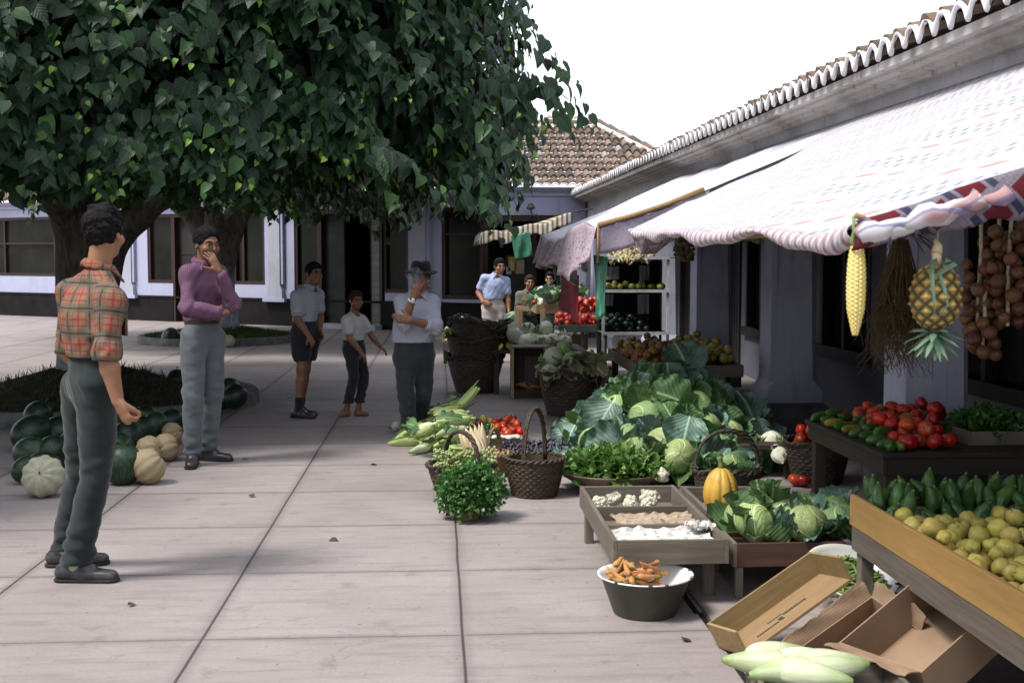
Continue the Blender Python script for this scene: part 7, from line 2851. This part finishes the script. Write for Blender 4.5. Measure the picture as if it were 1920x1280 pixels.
MT['sock'] = cloth('pale_green_sock', (.34, .36, .26), (.28, .30, .22), 160)
MT['hat'] = cloth('black_felt', (.007, .006, .007), (.013, .012, .013), 120)


def nrm(v): return Vector(v).normalized()


def hand(w, d, n, side, sc, curl=(.35, .55, .45), spread=.0, thumb=(.6, .7, .35), hold=None):
    """palm, four bent fingers and a thumb. d: towards the knuckles, n: the way the palm faces, side: thumb side"""
    d, n, side = nrm(d), nrm(n), nrm(side)
    n = (n - d * n.dot(d)).normalized()
    side = (side - d * side.dot(d) - n * side.dot(n)).normalized()
    P = [('ecap', w - d * .01 * sc, w + d * .030 * sc, .025 * sc, .034 * sc, n, .55, {'k': .012 * sc}),
         ('ecap', w + d * .030 * sc, w + d * .074 * sc, .036 * sc, .037 * sc, n, .38, {'k': .012 * sc})]
    Ls = (.070, .078, .073, .057)
    for i in range(4):
        off = (.029 - .0195 * i)
        p = w + d * (.084 - .004 * abs(i - 1.3)) * sc + side * off * sc
        L = Ls[i] * sc
        th = 0
        r = (.0092, .0095, .0090, .0080)[i] * sc
        fd = (d + side * spread * (1.5 - i) * .35).normalized()
        for k in range(3):
            th += curl[k] * (1 + .12 * (i - 1.5))
            dr = fd * math.cos(th) + n * math.sin(th)
            q = p + dr * (L * (.45, .31, .24)[k])
            P.append(('cap', p, q, r * (1 - .1 * k), r * (1 - .1 * (k + 1)), {'k': .005 * sc}))
            p = q
    p = w + d * .028 * sc + side * .026 * sc + n * .006 * sc
    td = (d * thumb[0] + side * thumb[1] + n * thumb[2]).normalized()
    q = p + td * .040 * sc
    q2 = q + (td * .8 + d * .45 + n * .15).normalized() * .030 * sc
    P += [('cap', w + d * .012 * sc + side * .014 * sc, q, .016 * sc, .0115 * sc, {'k': .010 * sc}), ('cap', q, q2, .0112 * sc, .009 * sc, {'k': .004 * sc})]
    return P


def person(label, Y0, J, f, hf, s=1.0, h=.006, skin='skin', shirt=None, sleeve=1.0, trousers=None, hem=None, hair='hair', hairn=.006, shoes=True, hands=(None, None), socks=None,
           fat=1.0, tuck=True, collar=True, belt=None, shorts=None, loc=None, brows=True, sleeve_r=1.0, leg_r=1.0, blouse=1.0, toe=(None, None), smile=False, hairlow=0.0, rolled=False):
    j = {k: aY(px, py, Y0 + dy) for k, (px, py, dy) in J.items()}
    f, hf = nrm(f), nrm(hf)
    left = Vector((-f.y, f.x, 0)).normalized()
    base = Vector(loc) if loc is not None else Vector((j['pel'].x, j['pel'].y, 0))
    up = Vector((0, 0, 1))
    hs = s
    sk = MT[skin]
    hc = j['head']
    hl = Vector((-hf.y, hf.x, 0)).normalized()
    hu = hl.cross(hf) * -1
    if hu.z < 0: hu = -hu
    HR = np.array([list(hl), list(hf), list(hu)]).T          # columns: left, forward, up

    def hp(a, b, c): return hc + hl * a * hs + hf * b * hs + hu * c * hs
    B = []
    # --- head
    B += [('ell', hp(0, -.012, .022), np.array((.074, .093, .092)) * hs, HR, {'k': .02}),
          ('ell', hp(0, .018, -.040), np.array((.060, .070, .078)) * hs, HR, {'k': .03 * hs}),
          ('ell', hp(0, .055, -.088), np.array((.032, .028, .026)) * hs, HR, {'k': .02 * hs}),
          ('cap', hp(0, .086, .012), hp(0, .108, -.030), .009 * hs, .0135 * hs, {'k': .010 * hs}),
          ('ell', hp(0, .082, .022), np.array((.050, .016, .012)) * hs, HR, {'k': .014 * hs}),
          ('ell', hp(.033, .089, .000), np.array((.019, .016, .012)) * hs, HR, {'k': .010 * hs, 'op': 'sub'}),
          ('ell', hp(-.033, .089, .000), np.array((.019, .016, .012)) * hs, HR, {'k': .010 * hs, 'op': 'sub'}),
          ('ell', hp(.042, .060, -.032), np.array((.024, .022, .020)) * hs, HR, {'k': .02 * hs}),
          ('ell', hp(-.042, .060, -.032), np.array((.024, .022, .020)) * hs, HR, {'k': .02 * hs}),
          ('ell', hp(0, .084, -.060), np.array((.024, .012, .011)) * hs, HR, {'k': .010 * hs}),
          ('cap', hp(-.022, .100, -.0605), hp(.022, .100, -.0605), .003 * hs, .003 * hs, {'k': .004, 'op': 'sub'})]
    for sg in (-1, 1):
        B.append(('ell', hp(sg * .077, -.010, -.010), np.array((.011, .020, .032)) * hs, HR, {'k': .006 * hs}))
        B.append(('ell', hp(sg * .086, -.006, -.006), np.array((.005, .010, .018)) * hs, HR, {'k': .004 * hs, 'op': 'sub'}))
    nb = j['neck']
    B.append(('cap', nb - up * .02 * s, hp(0, -.02, -.06), .058 * s * fat ** .5, .053 * s, {'k': .02 * s}))
    # --- trunk
    pel, ch = j['pel'], j['chest']
    waist = pel.lerp(ch, .45)
    B += [('ecap', pel, waist, .122 * s * fat, .108 * s * fat, f, .66, {'k': .04 * s}), ('ecap', waist, ch, .108 * s * fat, .128 * s * fat, f, .64, {'k': .05 * s}),
          ('ecap', ch, nb - up * .05 * s, .128 * s, .070 * s, f, .62, {'k': .04 * s}),
          ('cap', j['shL'], nb - up * .04 * s, .038 * s, .044 * s, {'k': .03 * s}), ('cap', j['shR'], nb - up * .04 * s, .038 * s, .044 * s, {'k': .03 * s})]
    for q in 'LR':
        if 'el' + q not in j: continue
        B += [('cap', j['sh' + q], j['el' + q], .044 * s, .039 * s, {'k': .03 * s}), ('cap', j['el' + q], j['el' + q].lerp(j['wr' + q], .3), .040 * s, .042 * s, {'k': .02 * s}), ('cap', j['el' + q].lerp(j['wr' + q], .3), j['wr' + q], .042 * s, .027 * s, {'k': .015 * s})]
    for q in 'LR':
        th, kr, cr = (.070, .046, .044) if not shorts else (.076, .055, .055)
        B += [('cap', j['hip' + q], j['kn' + q], th * s, kr * s, {'k': .03 * s}), ('cap', j['kn' + q], j['kn' + q].lerp(j['an' + q], .3), kr * s, cr * s, {'k': .03 * s}), ('cap', j['kn' + q].lerp(j['an' + q], .3), j['an' + q], cr * s, .034 * s, {'k': .02 * s})]
    tdirs = {}
    for i, q in enumerate('LR'):
        td = nrm(toe[i]) if toe[i] is not None else f
        tdirs[q] = td
        an = j['an' + q]
        hz = max(.02, an.z)
        B += [('cap', Vector((an.x, an.y, .035 * s)) - td * .03 * s, Vector((an.x, an.y, .026 * s)) + td * .12 * s, .034 * s, .026 * s, {'k': .02 * s}), ('cap', an, Vector((an.x, an.y, .04 * s)), .036 * s, .036 * s, {'k': .02})]
    for i, q in enumerate('LR'):
        if hands[i]: B += hand(j['wr' + q], *hands[i])
    V, F = sdf_mesh(B, h, .02 * s, pad=.03)
    V -= np.array(base)
    body = np_obj('person', V, F, sk, None)
    body.location = base
    tag(body, label, 'person')

    def part(name, prims, mat, hh=None, noise=None, cut=(), k=.03, cuv=False, seed=0):
        V, F = sdf_mesh(prims, hh or h, k * s, noise, cut, seed=seed)
        attr = None
        if cuv:
            W = V
            rel = W - np.array(pel)
            L_ = np.array(left); 
            ang = np.arctan2(rel @ L_, rel @ np.array(f))
            U_ = np.where(True, ang * .15 * s, 0); V_ = rel[:, 2].copy()
            dt = _ecap(W.astype(np.float32), pel, ch, .13 * s, .15 * s, f, .7)
            for q in 'LR':
                if 'el' + q not in j: continue
                for (a, b, base_) in ((j['sh' + q], j['el' + q], 0.0), (j['el' + q], j['wr' + q], (j['el' + q] - j['sh' + q]).length)):
                    dd = _cap(W.astype(np.float32), a, b, .05 * s, .045 * s)
                    ax_ = np.array((b - a).normalized())
                    e1 = np.cross(ax_, np.array(f) + np.array((.01, .02, .03))); e1 /= np.linalg.norm(e1); e2 = np.cross(ax_, e1)
                    m = dd < dt - .012 * s
                    r_ = W - np.array(a)
                    U_ = np.where(m, np.arctan2(r_ @ e2, r_ @ e1) * .058, U_); V_ = np.where(m, r_ @ ax_ + base_, V_)
                    dt = np.minimum(dt, dd)
            attr = {'cuv': np.stack([U_, V_, V_ * 0], -1)}
        V = V - np.array(base)
        o = np_obj(name, V, F, mat, body, attr=attr)
        return o
    wz = pel.z + .055 * s                                   # trouser waist
    # --- trousers
    if trousers:
        T = [('ecap', pel + up * .05 * s, pel - up * .06 * s, .150 * s * fat, .160 * s * fat, f, .74)]
        for q in 'LR':
            hip, kn, an = j['hip' + q], j['kn' + q], j['an' + q]
            if shorts:
                end = hip.lerp(kn, shorts)
                T += [('cap', hip, end, .108 * s * leg_r, .094 * s * leg_r, {'k': .025 * s})]
            else:
                lo_ = kn.lerp(an, .93)
                T += [('cap', hip, kn, .099 * s * leg_r, .074 * s * leg_r, {'k': .03 * s}), ('cap', kn, lo_, .071 * s * leg_r, .068 * s * leg_r, {'k': .02 * s})]
        kz = (j['knL'].z + j['knR'].z) / 2
        az = (j['anL'].z + j['anR'].z) / 2

        def tn(P):
            z = P[:, 2]
            wv = .004 * wavy(P, (9, 9, 12), 3) + .008 * (np.abs(wavy(P, (5, 5, 8), 27)) - .4) + .0022 * wavy(P, (24, 24, 20), 9)
            fold = .009 * np.exp(-((z - kz) / .12) ** 2) * wavy(P, (16, 16, 26), 5) + .011 * np.exp(-((z - az - .06) / .11) ** 2) * wavy(P, (14, 14, 30), 6) + .006 * np.exp(-((z - pel.z + .08) / .1) ** 2) * wavy(P, (20, 20, 22), 8)
            return (wv + fold) * s
        cuts = [(pel + up * .062 * s, (0, 0, 1))]
        if hem is not None: cuts.append(((0, 0, hem), (0, 0, -1)))
        part('shorts' if shorts else 'trousers', T, MT[trousers], None, tn, cuts, seed=4)
    # --- shirt
    if shirt:
        low = pel + up * (.075 if tuck else -.03) * s
        S = [('ecap', low, waist + up * .04 * s, .150 * s * fat * blouse, .150 * s * fat * blouse, f, .76), ('ecap', waist, ch, .146 * s * fat, .166 * s * fat, f, .74),
             ('ecap', ch, nb - up * .055 * s, .164 * s, .095 * s, f, .70), ('cap', j['shL'], nb - up * .03 * s, .056 * s, .066 * s), ('cap', j['shR'], nb - up * .03 * s, .056 * s, .066 * s)]
        for q in 'LR':
            if 'el' + q not in j: continue
            sh, el, wr = j['sh' + q], j['el' + q], j['wr' + q]
            if sleeve <= 1:
                e = sh.lerp(el, sleeve)
                S.append(('cap', sh, e, .057 * s * sleeve_r, .057 * s * sleeve_r, {'k': .055 * s}))
                if rolled: S += [('cap', sh.lerp(el, sleeve - .10), e, .064 * s, .067 * s, {'k': .004})]
            else:
                e = el.lerp(wr, sleeve - 1)
                S += [('cap', sh, el, .056 * s * sleeve_r, .052 * s * sleeve_r, {'k': .055 * s}), ('cap', el, e, .060 * s * sleeve_r, .046 * s * sleeve_r, {'k': .02 * s})]
        S.append(('ell', nb + f * .05 * s + up * .012 * s, np.array((.060, .060, .050)) * s, {'op': 'sub', 'k': .008}))
        pts_ = [j[q + w_] for q in ('el',) for w_ in 'LR' if q + w_ in j]

        def sn(P):
            a = .0045 * wavy(P, (8, 8, 13), 13) + .009 * (np.abs(wavy(P, (5, 5, 11), 29)) - .4) + .003 * wavy(P, (20, 20, 30), 19) + .007 * np.exp(-((P[:, 2] - low.z - .05) / .09) ** 2) * wavy(P, (22, 22, 14), 15)
            for e in pts_:
                dd = np.linalg.norm(P - np.array(e, np.float32), axis=-1)
                a = a + .010 * np.exp(-(dd / .10) ** 2) * wavy(P, (16, 16, 34), 17)
            return a * s
        cuts = [(low - up * (.022 if tuck else .0) * s, (0, 0, -1))]
        so_ = part('shirt', S, MT[shirt], None, sn, cuts, cuv=True, seed=2)
        if collar:
            C_ = []
            for sg in (-1, 1):
                P_ = []
                for i in range(6):
                    a = PI - (i / 5) * 2.65
                    P_.append(nb + f * (math.cos(a) * .066 * s + .010 * s) + left * (math.sin(a) * .068 * sg * s) + up * (.052 - .0072 * i) * s)
                for a, b in zip(P_, P_[1:]): C_.append(('ecap', a, b, .021 * s, .019 * s, (a + b) / 2 - nb, .42))
                tip = P_[-1] + f * .030 * s + left * (.042 * sg * s) - up * .055 * s
                C_ += [('ecap', P_[-1], tip, .019 * s, .009 * s, f, .42), ('ecap', P_[-2], P_[-2].lerp(tip, .75), .019 * s, .010 * s, f, .42)]
            V, F = sdf_mesh(C_, min(h, .005), .01)
            Ccu = np.stack([V[:, 0] * 1.0, V[:, 2], V[:, 0] * 0], -1)
            np_obj('collar', V - np.array(base), F, MT[shirt], body, attr={'cuv': Ccu})
    if belt:
        part('belt', [('ecap', pel + up * .09 * s, pel + up * .02 * s, .1565 * s * fat, .1585 * s * fat, f, .745)], MT[belt], None, None, [(pel + up * .066 * s, (0, 0, 1)), (pel + up * .030 * s, (0, 0, -1))])
    # --- hair
    if hair:
        fz = .012 + hairlow
        H_ = [('ell', hp(0, -.022, .030), np.array((.087, .101, .099)) * hs, HR), ('ell', hp(0, .015, .078), np.array((.066, .072, .044)) * hs, HR),
              ('ell', hp(0, .092, -.018 + fz), np.array((.078, .060, .068)) * hs, HR, {'op': 'sub', 'k': .012}), ('ell', hp(0, .03, -.12), np.array((.12, .105, .085)) * hs, HR, {'op': 'sub', 'k': .02})]
        def hn(P): return (hairn * wavy(P, (55, 55, 55), 23) + hairn * .7 * wavy(P, (110, 110, 110), 25)) * s
        part('hair', H_, MT[hair], min(h, .0045), hn, (), k=.02)
    # --- eyes, brows, mouth
    for sg in (-1, 1):
        mb = MB(); c_ = hp(sg * .032, .0745, .0) - base
        mb.ell(tuple(c_), (.0125 * hs, .0125 * hs, .0095 * hs), 10, 8); mb.build('eye', MT['eyew'], body, smooth=True)
        mb = MB(); c_ = hp(sg * .032, .0815, -.0005) - base
        mb.ell(tuple(c_), (.0072 * hs,) * 3, 8, 6); mb.build('iris', MT['eye'], body, smooth=True)
        mb = MB(); mb.tube([hp(sg * .014, .095, .021) - base, hp(sg * .034, .094, .028) - base, hp(sg * .052, .080, .022) - base], [.0038 * hs, .0048 * hs, .003 * hs], 6)
        mb.build('eyebrow', MT['hair'], body, smooth=True)
    mb = MB()
    for zz, yo in ((-.055, 0), (-.066, -.001)):
        mb.tube([hp(-.024, .086, -.061 + (.007 if smile else 0)) - base, hp(-.010, .0955 + yo, zz) - base, hp(.010, .0955 + yo, zz) - base, hp(.024, .086, -.061 + (.007 if smile else 0)) - base], [.002, .0045 * hs, .0045 * hs, .002], 6)
    mb.build('lips', MT['lip'], body, smooth=True)
    if smile:
        mb = MB(); mb.tube([hp(-.017, .093, -.058) - base, hp(0, .0985, -.061) - base, hp(.017, .093, -.058) - base], .0042 * hs, 6)
        mb.build('teeth', MT['eyew'], body, smooth=True)
    # --- shoes
    if shoes:
        for q in 'LR':
            an, td = j['an' + q], tdirs[q]
            g0 = Vector((an.x, an.y, 0))
            P_ = [('cap', g0 - td * .055 * s + up * .042 * s, g0 + td * .05 * s + up * .042 * s, .040 * s, .043 * s), ('ecap', g0 + td * .04 * s + up * .036 * s, g0 + td * .165 * s + up * .028 * s, .043 * s, .036 * s, up, .80),
                  ('cap', g0 - td * .025 * s + up * .06 * s, g0 - td * .02 * s + up * .092 * s, .042 * s, .041 * s), ('cap', g0 + td * .06 * s + up * .058 * s, g0 + td * .02 * s + up * .085 * s, .030 * s, .034 * s)]
            so2 = part('shoe', P_, MT['shoe'], min(h, .005), lambda P: .0016 * wavy(P, (40, 40, 40), 31), [((0, 0, .004), (0, 0, -1))], k=.02)
            P_ = [('cap', g0 - td * .055 * s + up * .01, g0 + td * .165 * s + up * .01, .044 * s, .042 * s)]
            part('sole', P_, MT['sole'], min(h, .005), None, [((0, 0, .002), (0, 0, -1)), ((0, 0, .016), (0, 0, 1))])
            if socks: part('sock', [('cap', g0 + up * .07 * s, an.lerp(j['kn' + q], .22), .044 * s, .046 * s)], MT[socks], min(h, .005), lambda P: .002 * wavy(P, (20, 20, 60), 33))
    return body, j, hp


# ---- 1 the man in plaid, seen from behind
f_ = (.86, .50, 0)
b, j, hp = person('man in red plaid shirt and dark trousers standing with his back turned, fist hanging', 5.71,
    dict(head=(196, 436, .02), neck=(182, 512, .0), chest=(166, 590, .0), pel=(173, 690, 0), shR=(208, 563, -.15), elR=(200, 664, -.20), wrR=(221, 752, -.20), shL=(134, 548, .16), elL=(128, 660, .20), wrL=(196, 735, .26),
         hipR=(184, 722, -.06), knR=(180, 880, -.05), anR=(141, 1066, -.03), hipL=(155, 722, .08), knL=(155, 880, .16), anL=(123, 1032, .26)),
    f_, (.24, .97, -.03), 1.0, .0052, shirt='plaid', sleeve=.98, rolled=True, trousers='tr_green', hem=.085, hairn=.011, sleeve_r=1.0, leg_r=.98, fat=.90, socks='sock', tuck=True, blouse=1.04,
    toe=((1, .12, 0), (1, -.10, 0)), hands=(None, ((.36, .05, -.8), (.65, .7, .25), (.75, -.45, .35), 1.05, (1.0, 1.35, 1.0), 0, (.8, .1, .6))))
# red pencil and pocket on his chest
mb = MB()
pk = aY(232, 604, 5.62)
mb.box(-.006, .006, -.045, .045, -.06, .05)
Mx = Matrix.Translation(pk - b.location) @ Matrix.Rotation(math.atan2(.5, .86), 4, 'Z')
xformed(mb, Mx).build('pocket', simple('plain_flannel', (.12, .07, .05), (.16, .10, .07), 30, .95, .1, .2), b, bevel=.003)
mb = MB(); mb.tube([pk + Vector((0, -.01, .04)) - b.location, pk + Vector((-.012, -.01, .105)) - b.location], .006, 6)
mb.build('pencil', simple('red_pencil', (.5, .03, .03), (.4, .02, .02), 20, .4, .4, 0), b)

# ---- 2 the man in purple, hand over his mouth
b, j, hp = person('man in purple checked shirt and faded trousers, arms folded, hand over his mouth', 8.9,
    dict(head=(389, 457, -.02), neck=(379, 497, .0), chest=(380, 535, 0), pel=(379, 615, 0), shR=(354, 514, -.12), elR=(352, 578, -.22), wrR=(418, 587, -.17), shL=(409, 512, .12), elL=(438, 569, -.13), wrL=(410, 508, -.25),
         hipR=(363, 634, -.08), knR=(362, 742, -.11), anR=(361, 852, -.08), hipL=(397, 634, .07), knL=(400, 740, .06), anL=(388, 846, .12)),
    (.72, -.69, 0), (.62, -.78, -.12), 1.0, .006, skin='skind', shirt='purple', sleeve=1.85, trousers='tr_light', hem=.075, leg_r=.97, fat=.86, belt='belt', blouse=1.06, hairn=.005,
    toe=((.96, -.28, 0), (.1, -1, 0)), hands=((((-.42, -.10, .90)), (-.62, .60, -.2), (-.5, -.6, -.3), 1.0, (.22, .25, .2), .35, (.4, .8, .1)), ((.45, .85, .12), (.3, .3, .9), (0, -.2, 1), 1.0)))

# ---- 3 the boy in shorts
b, j, hp = person('boy in grey striped shirt and dark shorts, looking round, school shoes on', 11.39,
    dict(head=(589, 513, -.03), neck=(582, 541, 0), chest=(573, 566, 0), pel=(572, 612, 0), shR=(557, 556, -.10), elR=(558, 600, -.15), wrR=(579, 630, -.17), shL=(596, 553, .10), elL=(600, 592, .12), wrL=(600, 618, .02),
         hipR=(564, 622, -.05), knR=(566, 690, -.06), anR=(560, 764, -.04), hipL=(583, 622, .06), knL=(572, 692, .10), anL=(563, 762, .14)),
    (.80, -.60, 0), (.60, -.80, -.05), .86, .0062, skin='skind', shirt='boyshirt', sleeve=.62, trousers='tr_dark', shorts=.62, hem=.52, leg_r=1.08, hairn=.003, socks='tr_dark', sleeve_r=1.12, fat=1.0,
    toe=((.95, -.3, 0), (.9, -.4, 0)), hands=(((.35, -.2, -.9), (-.6, -.3, 0), (.6, -.6, -.2), .82, (.5, .6, .5)), ((.5, -.1, -.8), (-.6, .5, 0), (.5, -.7, -.2), .82, (.5, .7, .6))))

# ---- 4 the small barefoot boy
b, j, hp = person('small barefoot boy in pale shirt and dark trousers walking, arm swung out', 11.44,
    dict(head=(668, 563, -.03), neck=(664, 589, 0), chest=(663, 608, 0), pel=(663, 645, 0), shR=(651, 601, -.09), elR=(656, 634, -.14), wrR=(677, 660, -.15), shL=(678, 600, .09), elL=(697, 630, .10), wrL=(713, 649, .06),
         hipR=(657, 655, -.05), knR=(664, 708, -.08), anR=(650, 766, -.02), hipL=(672, 655, .05), knL=(682, 706, .04), anL=(672, 766, .02)),
    (.80, -.60, 0), (.45, -.88, -.08), .73, .0058, skin='skind', shirt='smallshirt', sleeve=.55, trousers='tr_dark', hem=.125, leg_r=.92, hairn=.002, shoes=False, sleeve_r=1.2, hair='hairb', collar=False,
    toe=((.9, -.35, 0), (-.55, -.75, 0)), hands=(((.6, -.2, -.55), (-.3, -.3, -.7), (.5, -.7, .2), .72, (.3, .3, .3)), ((.6, -.3, -.8), (-.6, .3, 0), (.5, -.6, -.2), .72, (.4, .5, .5))))

# ---- 5 the man with the hat, smoking
b, j, hp = person('man in black felt hat and thin-striped shirt smoking, one arm folded', 10.06,
    dict(head=(790, 520, -.04), neck=(782, 553, .0), chest=(781, 590, 0), pel=(776, 652, 0), shR=(752, 566, -.02), elR=(757, 606, -.20), wrR=(776, 556, -.30), shL=(811, 567, .02), elL=(818, 612, -.12), wrL=(768, 600, -.27),
         hipR=(759, 670, -.02), knR=(762, 742, -.08), anR=(768, 810, -.06), hipL=(793, 670, .02), knL=(795, 735, .02), anL=(786, 797, .26)),
    (.12, -.99, 0), (.22, -.95, -.14), .92, .0062, skin='skind', shirt='hatshirt', sleeve=1.30, trousers='tr_grey', hem=.06, leg_r=1.02, fat=1.16, hair='hair', hairn=.002, sleeve_r=1.15, blouse=1.10,
    toe=((.5, -.85, 0), (.35, -.9, 0)), hands=(((-.95, -.1, .15), (0, .9, .1), (0, -.1, 1), .95, (.3, .3, .3)), ((.30, -.05, .9), (-.1, .95, .1), (.9, .1, -.1), .95, (.20, .35, .3), .4, (.5, .7, .2))))
HB_ = b.location
def disc_pts(c, up_, r, n=40): pass
hu_ = (hp(0, 0, .1) - hp(0, 0, 0)).normalized()
hf_ = (hp(0, .1, 0) - hp(0, 0, 0)).normalized(); hl_ = (hp(.1, 0, 0) - hp(0, 0, 0)).normalized()
MH = Matrix((hl_, hf_, hu_)).transposed().to_4x4()
mb = MB()
mb.lathe([(.0, .135), (.045, .140), (.078, .128), (.090, .10), (.096, .055), (.100, .050), (.135, .042), (.148, .050), (.147, .044), (.132, .034), (.098, .040), (.09, .06), (.0, .11)], 44, (0, -.012, 0), 0,
         lambda p, a: (p[0] * .90, p[1] * 1.04, p[2] - .012 * math.exp(-(p[0] / .03) ** 2) * (p[2] > .12) - .006 * math.sin(a) * (math.hypot(p[0], p[1]) > .11)))
ho = xformed(mb, Matrix.Translation(hp(0, 0, 0) - HB_) @ MH @ Matrix.Rotation(rad(6), 4, 'X')).build('hat', MT['hat'], b, smooth=True)
mb = MB()
c0 = j['wrR'] + (j['wrR'] - j['elR']).normalized() * -.035
d0 = (j['wrR'] - j['elR']).normalized()
q_ = d0.to_track_quat('Z', 'Y').to_matrix()
mb.tube([c0 - HB_ + q_ @ Vector((.033 * math.cos(a), .033 * math.sin(a), 0)) for a in [k * PI / 10 for k in range(20)]], .007, 6, close=True)
mb.ell(tuple(c0 - HB_ + Vector((.006, -.036, .004))), (.016, .008, .016), 12, 8)
mb.build('wristwatch', MT['watch'], b, smooth=True)
cg = MB()
pm = hp(-.012, .105, -.060)
cg.tube([pm, pm + hf_ * .055 + Vector((-.012, 0, .006))], .004, 8)
o = shifted(cg, pm).build('cigarette', MT['paper'], None); o.location = pm
tag(o, 'lit white cigarette in the mouth of the man with the hat', 'cigarette')
# drifting smoke
t = bpy.data.materials.new('cigarette_smoke'); t.use_nodes = True
n_ = t.node_tree
n_.nodes.remove(n_.nodes['Principled BSDF'])
pv = n_.nodes.new('ShaderNodeVolumePrincipled')
pv.inputs['Color'].default_value = (.80, .86, 1, 1)
tc_ = n_.nodes.new('ShaderNodeTexCoord'); no_ = n_.nodes.new('ShaderNodeTexNoise'); no_.inputs['Scale'].default_value = 16; no_.inputs['Detail'].default_value = 3
n_.links.new(tc_.outputs['Object'], no_.inputs['Vector'])
mr = n_.nodes.new('ShaderNodeMapRange'); mr.inputs[1].default_value = .42; mr.inputs[2].default_value = .7; mr.inputs[3].default_value = 0; mr.inputs[4].default_value = 15
n_.links.new(no_.outputs['Fac'], mr.inputs[0]); n_.links.new(mr.outputs[0], pv.inputs['Density'])
n_.links.new(pv.outputs[0], n_.nodes['Material Output'].inputs['Volume'])
mb = MB(); mb.ell((0, 0, 0), (.075, .05, .085), 16, 10, 0, lambda p: (p[0] * (1 + .2 * math.sin(p[2] * 5)), p[1], p[2]))
o = mb.build('smoke', t, None, smooth=True); o.location = aY(778, 519, 9.90)
tag(o, 'bluish puff of cigarette smoke before the hatted man\'s face', 'smoke', kind='stuff')

# ---- 6 the man in pale blue
b, j, hp = person('smiling man in open pale blue shirt and cream trousers, hand on hip', 17.1,
    dict(head=(937, 499, -.04), neck=(931, 517, 0), chest=(928, 535, 0), pel=(925, 567, 0), shR=(909, 522, -.02), elR=(897, 548, .03), wrR=(906, 566, -.12), shL=(948, 527, .02), elL=(952, 558, .0), wrL=(954, 580, -.06),
         hipR=(915, 577, -.02), knR=(917, 626, -.05), anR=(919, 670, 0), hipL=(936, 577, .02), knL=(934, 628, -.03), anL=(936, 672, .05)),
    (.18, -.98, 0), (.30, -.95, -.05), .90, .0075, skin='skin', shirt='blueshirt', sleeve=.66, trousers='tr_cream', hem=.07, leg_r=1.10, sleeve_r=1.1, hairn=.006, smile=True, blouse=1.08,
    hands=(((.15, -.2, -.95), (-.9, 0, 0), (0, -.9, 0), .95, (.4, .5, .4)), ((.85, -.3, -.3), (0, .9, -.1), (.2, -.2, .9), .95, (.4, .5, .4))))
# ---- 7 the boy at the cabbage stand
b, j, hp = person('smiling boy in olive short-sleeved shirt standing by the cabbage stand, holding a tomato', 16.95,
    dict(head=(993, 529, -.04), neck=(990, 548, 0), chest=(990, 562, 0), pel=(989, 597, 0), shR=(974, 553, -.02), elR=(971, 578, -.04), wrR=(988, 579, -.20), shL=(1006, 554, .02), elL=(1011, 579, -.02), wrL=(1003, 578, -.18),
         hipR=(982, 605, 0), knR=(982, 645, -.03), anR=(983, 682, 0), hipL=(997, 605, 0), knL=(997, 645, -.02), anL=(997, 682, .04)),
    (.2, -.98, 0), (.12, -.98, -.04), .80, .0075, skin='skin', shirt='olive', sleeve=.6, trousers='tr_dark', hem=.06, sleeve_r=1.1, hairn=.003, smile=True, hair='hairb',
    hands=(((-.6, -.5, .5), (0, -.5, .8), (0, .3, .9), .8), ((.8, -.3, .45), (0, .3, .8), (-.2, -.5, .8), .8, (.5, .6, .5))))
p = aY(1002, 567, 16.0)
Tom[2].place(p, (0, 0, 0), .04, 'tomato held by the boy in the olive shirt')
# ---- 8 somebody in the dark behind the cabbages
b, j, hp = person('dark-haired person in dark clothes half hidden behind the heaped cabbages', 18.0,
    dict(head=(1031, 523, 0), neck=(1031, 541, 0), chest=(1032, 556, 0), pel=(1032, 595, 0), shR=(1015, 549, 0), elR=(1012, 575, 0), wrR=(1020, 590, -.1), shL=(1047, 549, 0), elL=(1050, 575, 0), wrL=(1044, 590, -.1),
         hipR=(1024, 602, 0), knR=(1024, 635, 0), anR=(1025, 668, 0), hipL=(1040, 602, 0), knL=(1040, 635, 0), anL=(1040, 668, 0)),
    (.05, -1, 0), (-.25, -.97, 0), .86, .009, skin='skin', shirt='tr_dark', sleeve=1.7, trousers='tr_dark', hem=.06, hairn=.004, collar=False, hairlow=.0,
    hands=(((0, -.4, -.9), (0, -.5, .2), (1, 0, 0), .85), ((0, -.4, -.9), (0, -.5, .2), (-1, 0, 0), .85)))
# lettuce in the hand of the man in blue
p = aY(962, 592, 16.95)
Cab[0].place(p, (rad(200), .3, .5), .62, 'green lettuce head held by the man in pale blue')
Lem.place(aY(972, 583, 16.9), (1.2, .4, 0), .033, 'yellow lemon beside the lettuce held by the man in pale blue')
tag(b, None)
# ================================================================== drop what was never placed
for k in (*Tom, Tom2, *App, YApp, GApp, *Qui, Oni, POni, Lem, Pot, Lim, *Cuc, *Car, *Pep, *Bea, *Corn, *CornW, *Cab, *CabBare, *Wilt, *Leafs, *Wl, *Cau, *WM, NM, PM, GG, GB, Nut):
    if not k.used:
        for ch in CH.get(k.o.name, []): bpy.data.objects.remove(ch)
        bpy.data.objects.remove(k.o)
